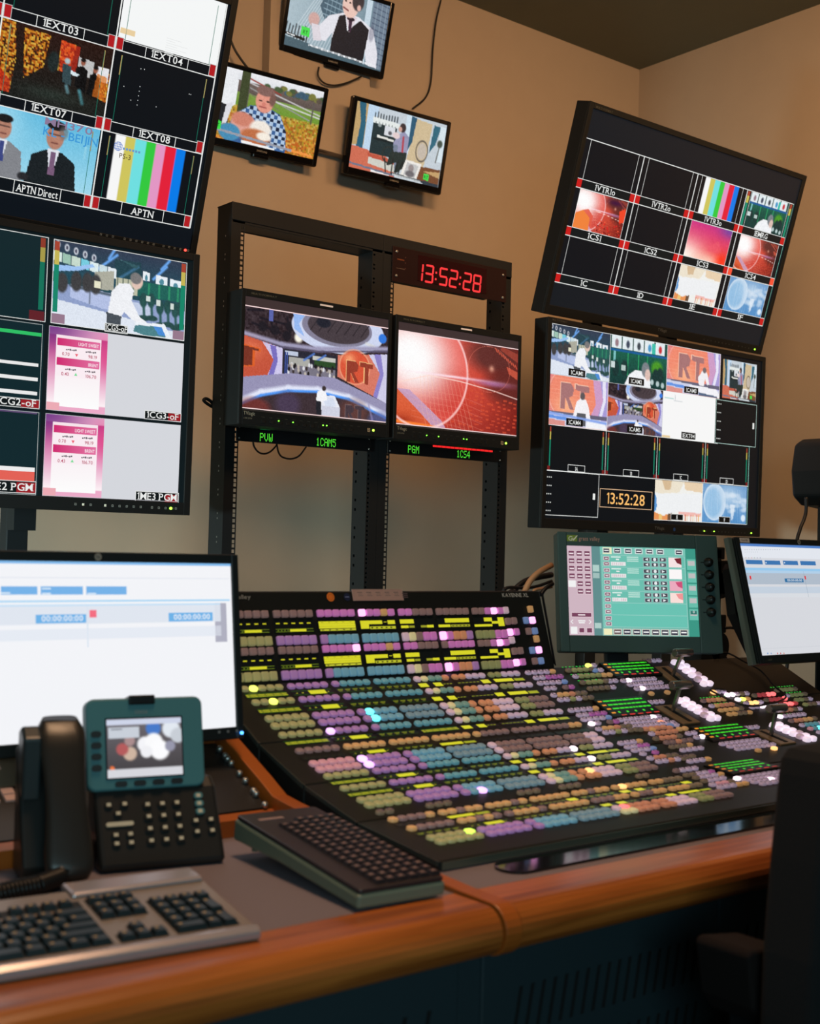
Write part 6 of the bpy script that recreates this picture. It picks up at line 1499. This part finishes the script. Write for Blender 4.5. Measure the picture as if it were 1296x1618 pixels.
for (x, y) in [(1143, 904), (1149, 906)]:
    p = AP(x, y); MB().cyl(p, p+Vector((0, -.012, 0)), .005, mat('brass_screw', (150, 130, 100), rough=.3, metal=.8), seg=12).build('screw', ta)
cable([onY(*p, 2.12) for p in [(1146, 992), (1158, 992), (1170, 996), (1183, 1003)]], .004, 'short black cable from mounting arm to right-hand tilted monitor')

# ------------------------------------------------------------------ cables behind the switcher
TANC = mat('tan_cable', (190, 140, 100), rough=.5)
cable([onY(*p, 2.24) for p in [(826, 1100), (826, 950), (829, 936), (838, 918), (852, 904), (872, 893)]], .0075, 'thick tan cable arching up behind the switcher towards touch panel', TANC)
cable([onY(*p, 2.29) for p in [(806, 1100), (806, 950), (811, 936), (824, 922), (842, 914), (872, 908)]], .0075, 'thick black cable arching highest behind switcher beside tan cable')
cable([onY(*p, 2.27) for p in [(796, 1100), (796, 946), (798, 932), (806, 928), (830, 929), (850, 926), (872, 918)]], .004, 'thin black cable running flat behind switcher beside rack')
cable([onY(*p, 2.23) for p in [(846, 1100), (844, 950), (842, 938), (846, 932), (858, 930), (872, 927)]], .004, 'thin tan cable lowest in bundle behind switcher', TANC)
cable([onY(*p, 2.21) for p in [(850, 1100), (850, 950), (855, 940), (862, 930), (874, 922)]], .005, 'short black cable right behind switcher corner below touch panel')
# thin cable lying in a loop over the right of the switcher
pts = []
for (x, y) in [(800, 95), (860, 110), (930, 150), (1020, 200), (1080, 270), (1135, 318), (1100, 345), (1045, 358), (990, 366), (940, 362), (880, 342), (810, 308), (780, 290), (800, 284), (850, 290)]:
    P = on_surf(860+x/2.972, 1000+y/2.972); pts.append((P[0], min(P[1], 1.985), SP(P[0], min(P[1], 1.985))[0].z+.011))
cable(pts, .0022, 'thin black cable lying in loop across right part of switcher buttons')

# ------------------------------------------------------------------ loudspeaker at the right edge
sp = thing('loudspeaker', 'black rounded loudspeaker on its own pole at right edge, above tilted monitor', 'speaker', (3.93, 2.69, 0))
bx = onY(1260, 697, 2.76); bz = onY(1260, 793, 2.76)
xl = bx[0]-3.93-.004; zt = bx[2]+.012; zb = bz[2]-.012
pr_ = [(xl, zb+.03), (xl-.012, (zb+zt)/2), (xl+.006, zt-.022), (xl+.05, zt-.002), (xl+.14, zt+.004), (xl+.24, zt-.006), (xl+.255, (zb+zt)/2), (xl+.24, zb+.02), (xl+.14, zb-.008), (xl+.05, zb)]
MB().prism(pr_, -.09, .09, BLKM, 'y').build('cabinet', sp, bevel=.018, seg=4)
MB().box(xl+.095, xl+.135, .0, .04, .04, zb+.02, BLKM).build('pole', sp, bevel=.003)
MB().cyl((0, 0, 0), (0, 0, .04), .17, BLKM, seg=24).build('pole_base', sp)
MB().cyl((xl+.04, -.02, zb-.018), (xl+.10, -.02, zb-.018), .017, BLKM, seg=14).build('clamp_knob', sp)
MB().tube([(xl+.115, 0, zb-.06), (xl+.09, -.02, zb-.11), (xl+.03, -.04, zb-.19)], .014, BLKM).build('brace', sp)
cable([onY(*p, 2.52) for p in [(1274, 786), (1274, 806), (1271, 820), (1264, 838), (1258, 870)]]+[onY(1250, 1000, 2.52), np.array([3.5, 2.52, .01])], .006, 'black cable hanging from loudspeaker at right edge')

# ------------------------------------------------------------------ small mixing desk behind the phone
MY0, MZ0, MY1, MZ1 = 1.7005, .7845, 1.884, .871
ma = math.atan2(MZ1-MZ0, MY1-MY0)
mx = thing('audio_mixer', 'low dark audio mixer in wooden surround, with pale keys, behind desk phone', 'mixer', (.10, 1.7005, .7845), 0, math.degrees(ma))
ML = math.hypot(MY1-MY0, MZ1-MZ0)
MB().box(-.98, .990, .002, ML-.018, -.022, 0, mat('mixer_dark', (11, 11, 14), rough=.5)).build('body', mx)
PK = mat('pale_key', (198, 160, 146), rough=.5, emit=.08); BEI = mat('beige_panel', (136, 112, 88), rough=.5)
def mloc(px, py):
    n = np.array([0, -math.sin(ma), math.cos(ma)]); o = np.array([0, MY0, MZ0-CAM[2]]); d = ray(px, py); P = d*((o@n)/(d@n))+CAM
    return P[0]-.10, ((P-np.array([0, MY0, MZ0]))@np.array([0, math.cos(ma), math.sin(ma)]))
for k in range(8):
    x0 = .90-.245*k-.17
    MB().box(x0, x0+.165, ML*.60, ML*.93, 0, .003, BEI).box(x0+.02, x0+.13, ML*.80, ML*.86, .003, .004, PK).build('channel_panel', mx)
    if k < 4:
        for i in range(6):
            for j in range(2): MB().box(x0+.004+.027*i, x0+.022+.027*i, ML*.42+.016*j, ML*.42+.013+.016*j, 0, .004, PK).build('key', mx)
for (x, y) in [(368, 1185), (375, 1196), (381, 1200), (387.5, 1207), (401.5, 1223), (407, 1235), (420, 1251), (429, 1255), (444, 1272)]:
    a, b_ = mloc(x, y); a = min(a, .985); MB().lathe([(.0055, 0), (.0055, .006), (.004, .009), (.002, .0095)], STEEL, seg=14, M=Matrix.Translation((a, b_, 0))).build('rim_screw', mx)
a, b_ = mloc(122, 1219); MB().lathe([(.009, 0), (.009, .006), (.006, .009)], mat('green_lit_button', (60, 255, 90), emit=2.5), M=Matrix.Translation((a, b_, 0))).build('lit_button', mx)
a, b_ = mloc(118, 1206); MB().box(a-.02, a+.01, b_-.004, b_+.002, 0, .003, mat('amber_lit_strip', (214, 150, 30), emit=.5)).build('lit_strip', mx)

# ------------------------------------------------------------------ desk phone
PH = mat('phone_charcoal', (34, 34, 33), rough=.38, spec=.4); PT = mat('phone_teal_grey', (64, 122, 128), rough=.5); PKY = mat('phone_key', (22, 22, 22), rough=.4); LEG = mat('key_legend', (206, 196, 170), rough=.6)
phx = onZ(247, 1362, .76)
phx[0] -= .024
ph = thing('desk_phone', 'charcoal office desk phone with colour screen and handset at left', 'phone', (phx[0], phx[1], .7505), -12)
# local x: -.135 .. .125
ks = math.atan2(.088, .052)
MB().prism([(0, 0), (0, .012), (.052, .100), (.075, .115), (.088, .10), (.095, 0)], -.055, .122, PH, 'x').build('base', ph, bevel=.008, seg=3)
MB().prism([(-.004, 0), (-.008, .020), (.045, .130), (.062, .172), (.070, .165), (.064, 0)], -.158, -.068, PH, 'x').build('cradle', ph, bevel=.010, seg=3)
HM = Matrix.Translation((.0, .047, .102)) @ Matrix.Rotation(R_(-14), 4, 'X')
hd = MB().rbox(-.064, .104, 0, .024, 0, .128, .012, PT).build('screen_hood', ph, M=HM, bevel=.003)
MB().box(-.004, .034, -.004, .020, .118, .1315, mat('phone_camera', (10, 12, 14), rough=.3)).build('camera_bump', hd, bevel=.002)
Canvas(0, 0, .0008).text('cisco', .014, -.1055, .006, (130, 140, 140), 'c').build('brand_lettering', hd, mt=pmat())
c = Canvas(-.036, .0985, .0012); c.rect(-.002, -.002, .109, .083, (8, 10, 12)).up(); c.pic(pic_bokeh(72, 54), 0, 0, .107, .081).up(); c.rect(.006, .0135, .022, .0150, (110, 112, 124)); c.build('screen', hd)
for k in range(4): MB().rbox(-.058, -.044, -.003, 0, .078-.0155*k-.004, .078-.0155*k+.005, .004, PKY).build('line_button', hd); MB().rbox(-.026+.0265*k, -.009+.0265*k, -.003, 0, .0045, .0125, .0038, PKY).build('soft_key', hd)
KM = Matrix.Translation((0, 0, .012)) @ Matrix.Rotation(ks, 4, 'X')
def pk(x, y, w_=.013, h_=.0105, m=PKY, dot=True):
    b = MB().rbox(x-w_/2, x+w_/2, y-h_/2, y+h_/2, .0, .0035, .0045, m, axis='z')
    if dot: b.box(x-.003, x+.003, y-.0024, y+.0024, .0035, .0038, LEG)
    b.build('phone_key', ph, M=KM)
for r in range(4):
    for q in range(3): pk(.018+.021*q+.002*r*0, .080-.0172*r)
for (x, y) in [(-.036, .083), (-.014, .083), (-.024, .070), (-.030, .040), (-.010, .040), (-.030, .028), (-.010, .028), (.084, .052), (.106, .052), (.084, .036), (.106, .036)]: pk(x, y, .012, .009)
for k in range(3): pk(.092, .088-.0115*k, .013, .009, PT)
MB().rbox(-.042, -.004, .052, .058, 0, .003, .0029, LEG, axis='z').build('message_bar', ph, M=KM)
def loft(st, mt, n=16, e=.6):
    """st: list of (center, width, thickness, frame angle)"""
    vs = []
    for (c_, wd, th, an) in st:
        for k in range(n):
            t = 2*math.pi*k/n; a = wd/2*math.copysign(abs(math.cos(t))**e, math.cos(t)); b_ = th/2*math.copysign(abs(math.sin(t))**e, math.sin(t))
            vs.append((c_[0]+a, c_[1]-b_*math.cos(an), c_[2]+b_*math.sin(an)*-1))
    m_ = len(st); fs = [(i*n+k, i*n+(k+1) % n, (i+1)*n+(k+1) % n, (i+1)*n+k) for i in range(m_-1) for k in range(n)]
    fs += [tuple(reversed(range(n))), tuple((m_-1)*n+k for k in range(n))]
    return MB().add(vs, fs, mt, None, True)
HS = mat('handset_charcoal', (40, 38, 35), rough=.33, spec=.5)
st = []
for i in range(15):
    s_ = i/14; z = .012+.192*s_; y = -.044+.094*s_-.008*math.sin(math.pi*s_); wd = .060+.006*math.cos(2*math.pi*s_); th = .026+.016*abs(2*s_-1)**2.2
    if i in (0, 14): wd *= .72; th *= .45
    if i in (1, 13): wd *= .96; th *= .9
    st.append(((-.104, y, z), wd, th, .42))
loft(st, HS).build('handset', ph)
MB().box(-.126, -.082, -.024, .02, .014, .052, PH).build('ear_rest', ph, bevel=.006)
MB().prism([(.02, .10), (.018, .184), (.040, .198), (.058, .19), (.06, .12)], -.157, -.132, mat('handset_edge', (36, 46, 48), rough=.35), 'x').build('cradle_edge', ph, bevel=.004)
# coiled handset cord
cp = []
P0 = Vector((phx[0]-.115, phx[1]+.01, .772)); path = [P0, P0+Vector((-.01, -.035, -.006)), P0+Vector((-.05, -.055, -.007)), P0+Vector((-.12, -.070, -.007)), P0+Vector((-.24, -.075, -.007)), P0+Vector((-.36, -.06, -.007))]
tot = 420
for i in range(tot):
    f = i/(tot-1)*(len(path)-1); k = min(int(f), len(path)-2); q = path[k].lerp(path[k+1], f-k); d = (path[k+1]-path[k]).normalized(); u_ = d.cross(Vector((0, 0, 1))).normalized(); v_ = d.cross(u_); a = i*.9
    cp.append(q+u_*(.011*math.cos(a))+v_*(.011*math.sin(a)))
tag(MB().tube(cp, .0032, mat('cord', (14, 16, 18), rough=.4), seg=5, sub=1).build('coiled_cord'), 'black coiled phone cord lying between desk phone and near keyboard', 'cord')

# ------------------------------------------------------------------ keyboards
SIL = mat('keyboard_silver', (152, 138, 126), rough=.35, metal=.25); SILT = mat('keyboard_silver_edge', (178, 168, 170), rough=.25, metal=.4); KEY = mat('keycap_dark', (20, 34, 38), rough=.4); KLEG = mat('keycap_legend', (190, 166, 120), rough=.6)
fr = onZ(411, 1472, .762); ya = R_(-5)
kb = thing('keyboard', 'silver computer keyboard with dark keys at near left edge of desk', 'keyboard', (fr[0]-.228*math.cos(ya), fr[1]-.228*math.sin(ya), .7528), -5, group=None)
def kz(y): return .012+.022*max(0, y-.010)/.165
W2 = .228; D2 = .176
MB().prism([(.0, .0), (.0, .010), (.006, .0145), (.012, kz(.012)+.001), (D2, kz(D2)), (D2, kz(D2)-.012), (.02, .0)], -W2, W2, SIL, 'x').build('body', kb, bevel=.002)
MB().prism([(-.003, .002), (-.003, .010), (.004, .0155), (.013, .0155), (.013, .006)], -W2-.0005, W2+.0005, SILT, 'x').build('front_bar', kb, bevel=.002)
MB().prism([(D2-.026, kz(D2)-.002), (D2-.022, kz(D2)+.003), (D2+.014, kz(D2)+.006), (D2+.022, kz(D2)-.002), (D2, kz(D2)-.012)], .062, .2265, SILT, 'x').build('media_panel', kb, bevel=.003)
kslope = math.atan2(.022, .165)
def wells(x0, x1, y0, y1): MB().prism([(y0, kz(y0)+.0002), (y1, kz(y1)+.0002), (y1, kz(y1)+.0010), (y0, kz(y0)+.0010)], x0, x1, mat('key_well', (10, 16, 18), rough=.6), 'x').build('key_well', kb)
u = .0188; X0_ = -W2+.008
wells(X0_, X0_+15*u+.003, .020, .020+5*u+.003); wells(X0_, X0_+15*u+.003, .124, .124+.017); nx = X0_+15*u+.010; wells(nx, nx+3*u, .124-u*2.2, .124-u*.2+.001); wells(nx, nx+3*u, .124, .141); wells(nx, nx+3*u, .020, .022+u); wells(nx+u, nx+2*u, .020, .022+2*u); qx = nx+3*u+.009; wells(qx, qx+4*u+.001, .020, .022+5*u)
KEYS = []
def key(x, y, w_=1, h_=1, leg=True): KEYS.append((x, y, w_, h_, leg))
rowsW = [[1.25, 1.25, 1.25, 6.25, 1.25, 1.25, 1.25, 1.25], [2.25]+[1]*10+[2.75], [1.75]+[1]*11+[2.25], [1.5]+[1]*12+[1.5], [1]*13+[2]]
for r, rw in enumerate(rowsW):
    x = X0_+.001
    for k_ in rw: key(x, .021+u*r, k_, 1, k_ < 5); x += k_*u
for k_ in range(13): key(X0_+.001+u*(k_ if k_ == 0 else k_+1+.33*((k_-1)//4)) if k_ < 13 else 0, .1245, .95, .85)
for k_ in range(3):
    key(nx+u*k_, .1245, 1, .85); key(nx+u*k_, .124-u*2.15, 1, 1); key(nx+u*k_, .124-u*1.15, 1, 1); key(nx+u*k_, .021, 1, 1)
key(nx+u, .021+u)
for r in range(5):
    for k_ in range(4):
        if r == 0 and k_ == 1: continue
        if (r in (1, 3)) and k_ == 3: continue
        key(qx+u*k_, .021+u*r, 2 if (r == 0 and k_ == 0) else 1, 2 if (k_ == 3 and r in (0, 2)) else 1)
KEYS.sort(key=lambda q: -q[0])
def keymesh(b, x, y, w_, h_, leg, M=None, uu=u, mk=KEY, ml=KLEG, hh=.0065):
    a0, a1, b0, b1 = x+.0008, x+w_*uu-.0008, y+.0008, y+h_*uu-.0008; i_ = .0024
    z0, z1 = kz(y)+.0008, kz(y)+.0008+hh
    vs = [(a0, b0, z0), (a1, b0, z0), (a1, b1, z0), (a0, b1, z0), (a0+i_, b0+i_, z1), (a1-i_, b0+i_, z1), (a1-i_, b1-i_*.6, z1+.001), (a0+i_, b1-i_*.6, z1+.001)]
    b.add(vs, [(4, 5, 6, 7), (0, 1, 5, 4), (1, 2, 6, 5), (2, 3, 7, 6), (3, 0, 4, 7)], mk, M)
    if leg: b.add([(a0+.0045, b1-.0095, z1+.0012), (a0+.0085, b1-.0095, z1+.0012), (a0+.0085, b1-.0050, z1+.0014), (a0+.0045, b1-.0050, z1+.0014)], [(0, 1, 2, 3)], ml, M)
rest = MB()
for i, kk in enumerate(KEYS):
    if i < 99: b = MB(); keymesh(b, *kk); b.build('keycap', kb)
    else: keymesh(rest, *kk)
if rest.v: o = rest.build('keycap', kb); o['kind'] = 'stuff'
for s_ in (-.19, .19): MB().box(s_-.01, s_+.01, .150, .158, -.0002, .012, KEY).build('foot', kb)
# small dark keypad keyboard lying end-on beside the wooden divider
kf = onZ(574, 1437, .754); kyaw = -3.5
k2 = thing('compact_keyboard', 'dark compact keyboard with thick grey side, lying end-on beside wooden divider', 'keyboard', (kf[0]-.009, kf[1], .7545), kyaw, 5.5)
K2 = mat('compact_top', (40, 32, 36), rough=.45); K2S = mat('compact_side', (112, 124, 106), rough=.45); K2K = mat('compact_key', (36, 28, 30), rough=.4); K2L = mat('compact_legend', (150, 124, 120), rough=.6)
Wk, Lk, Hk = .134, .332, .024
MB().prism([(0, 0), (0, Hk-.006), (Lk, Hk-.006), (Lk, -.013), (Lk*.6, -.004)], 0, Wk, K2S, 'x').build('body', k2, bevel=.004)
MB().rbox(.002, Wk-.001, .002, Lk-.002, Hk-.006, Hk, .006, K2, axis='z').build('top_plate', k2, bevel=.002)
uu = .0170
for r in range(16):
    for q in range(6):
        x = .0325+uu*q; y = .010+uu*r
        if r == 15 and q < 2: continue
        b = MB(); a0, a1, b0, b1 = x+.0006, x+uu-.0016, y+.0006, y+uu-.0016; i_ = .002; z0, z1 = Hk, Hk+.0045
        b.add([(a0, b0, z0), (a1, b0, z0), (a1, b1, z0), (a0, b1, z0), (a0+i_, b0+i_, z1), (a1-i_, b0+i_, z1), (a1-i_, b1-i_, z1), (a0+i_, b1-i_, z1)], [(4, 5, 6, 7), (0, 1, 5, 4), (1, 2, 6, 5), (2, 3, 7, 6), (3, 0, 4, 7)], K2K)
        b.add([(a0+.0045, b0+.005, z1+.0002), (a0+.0095, b0+.005, z1+.0002), (a0+.0095, b0+.0095, z1+.0002), (a0+.0045, b0+.0095, z1+.0002)], [(0, 1, 2, 3)], K2L)
        b.build('keycap', k2)
MB().box(.020, .060, .292, .300, Hk, Hk+.0006, K2L).build('name_plate', k2)
for x in (.02, Wk-.02): MB().cyl((x, Lk-.03, -.006), (x, Lk-.033, -.022), .005, K2S, seg=10).build('foot', k2)

# ------------------------------------------------------------------ operator's chair in the foreground
FAB = mat('chair_fabric', (9, 10, 13), rough=.95, bump=.3, nscale=400)
ch = thing('office_chair', 'tall black office chair back close to camera at lower right edge', 'chair', (1.56, .92, 0), 0)
def cxp(px, py): P = onY(px, py, .965); return (P[0]-1.56, P[2])
e = [cxp(1196, 1600), cxp(1200, 1500), cxp(1212, 1350), cxp(1225, 1220), cxp(1229, 1195), cxp(1238, 1180), cxp(1258, 1174)]
pts = e+[(.20, e[-1][1]+.004), (.26, e[-1][1]-.02), (.285, e[-1][1]-.10), (.30, .50), (e[0][0], .48)]
MB().prism(pts, -.035, .045, FAB, 'y').build('backrest', ch, bevel=.012, seg=3)
MB().rbox(-.26, .26, .05, .29, .43, .50, .06, FAB, axis='z', seg=5).build('seat', ch, bevel=.02, seg=3)
MB().box(-.03, .03, .03, .075, .38, .60, BLKM).build('back_bracket', ch, bevel=.005)
MB().cyl((0, .06, .10), (0, .06, .43), .025, BLKM).build('gas_column', ch)
for k in range(5):
    a = R_(90+72*k); l_ = MB().tube([(0, .06, .13), (.10*math.cos(a), .06+.10*math.sin(a), .11), (.22*math.cos(a), .06+.22*math.sin(a), .075)], .018, BLKM).build('base_leg', ch)
    MB().cyl((.22*math.cos(a)-.012, .06+.22*math.sin(a), .03), (.22*math.cos(a)+.012, .06+.22*math.sin(a), .03), .029, BLKM).build('castor', l_)
ARM = mat('armrest_brown', (28, 22, 21), rough=.9, spec=.15)
pp = [onY(*p, 1.06) for p in [(1103, 1475), (1160, 1472), (1176, 1482), (1186, 1540), (1182, 1570), (1160, 1590), (1120, 1588), (1106, 1565), (1097, 1485)]]
for s_ in (0, .47):
    MB().prism([(p[0]-1.56+s_, p[2]) for p in reversed(pp)], .055, .14, ARM, 'y').build('armrest', ch, bevel=.008, seg=3)
    MB().box(pp[5][0]-1.56+s_-.035, pp[5][0]-1.56+s_-.010, .08, .12, .44, pp[5][2]+.01, BLKM).build('armrest_post', ch)
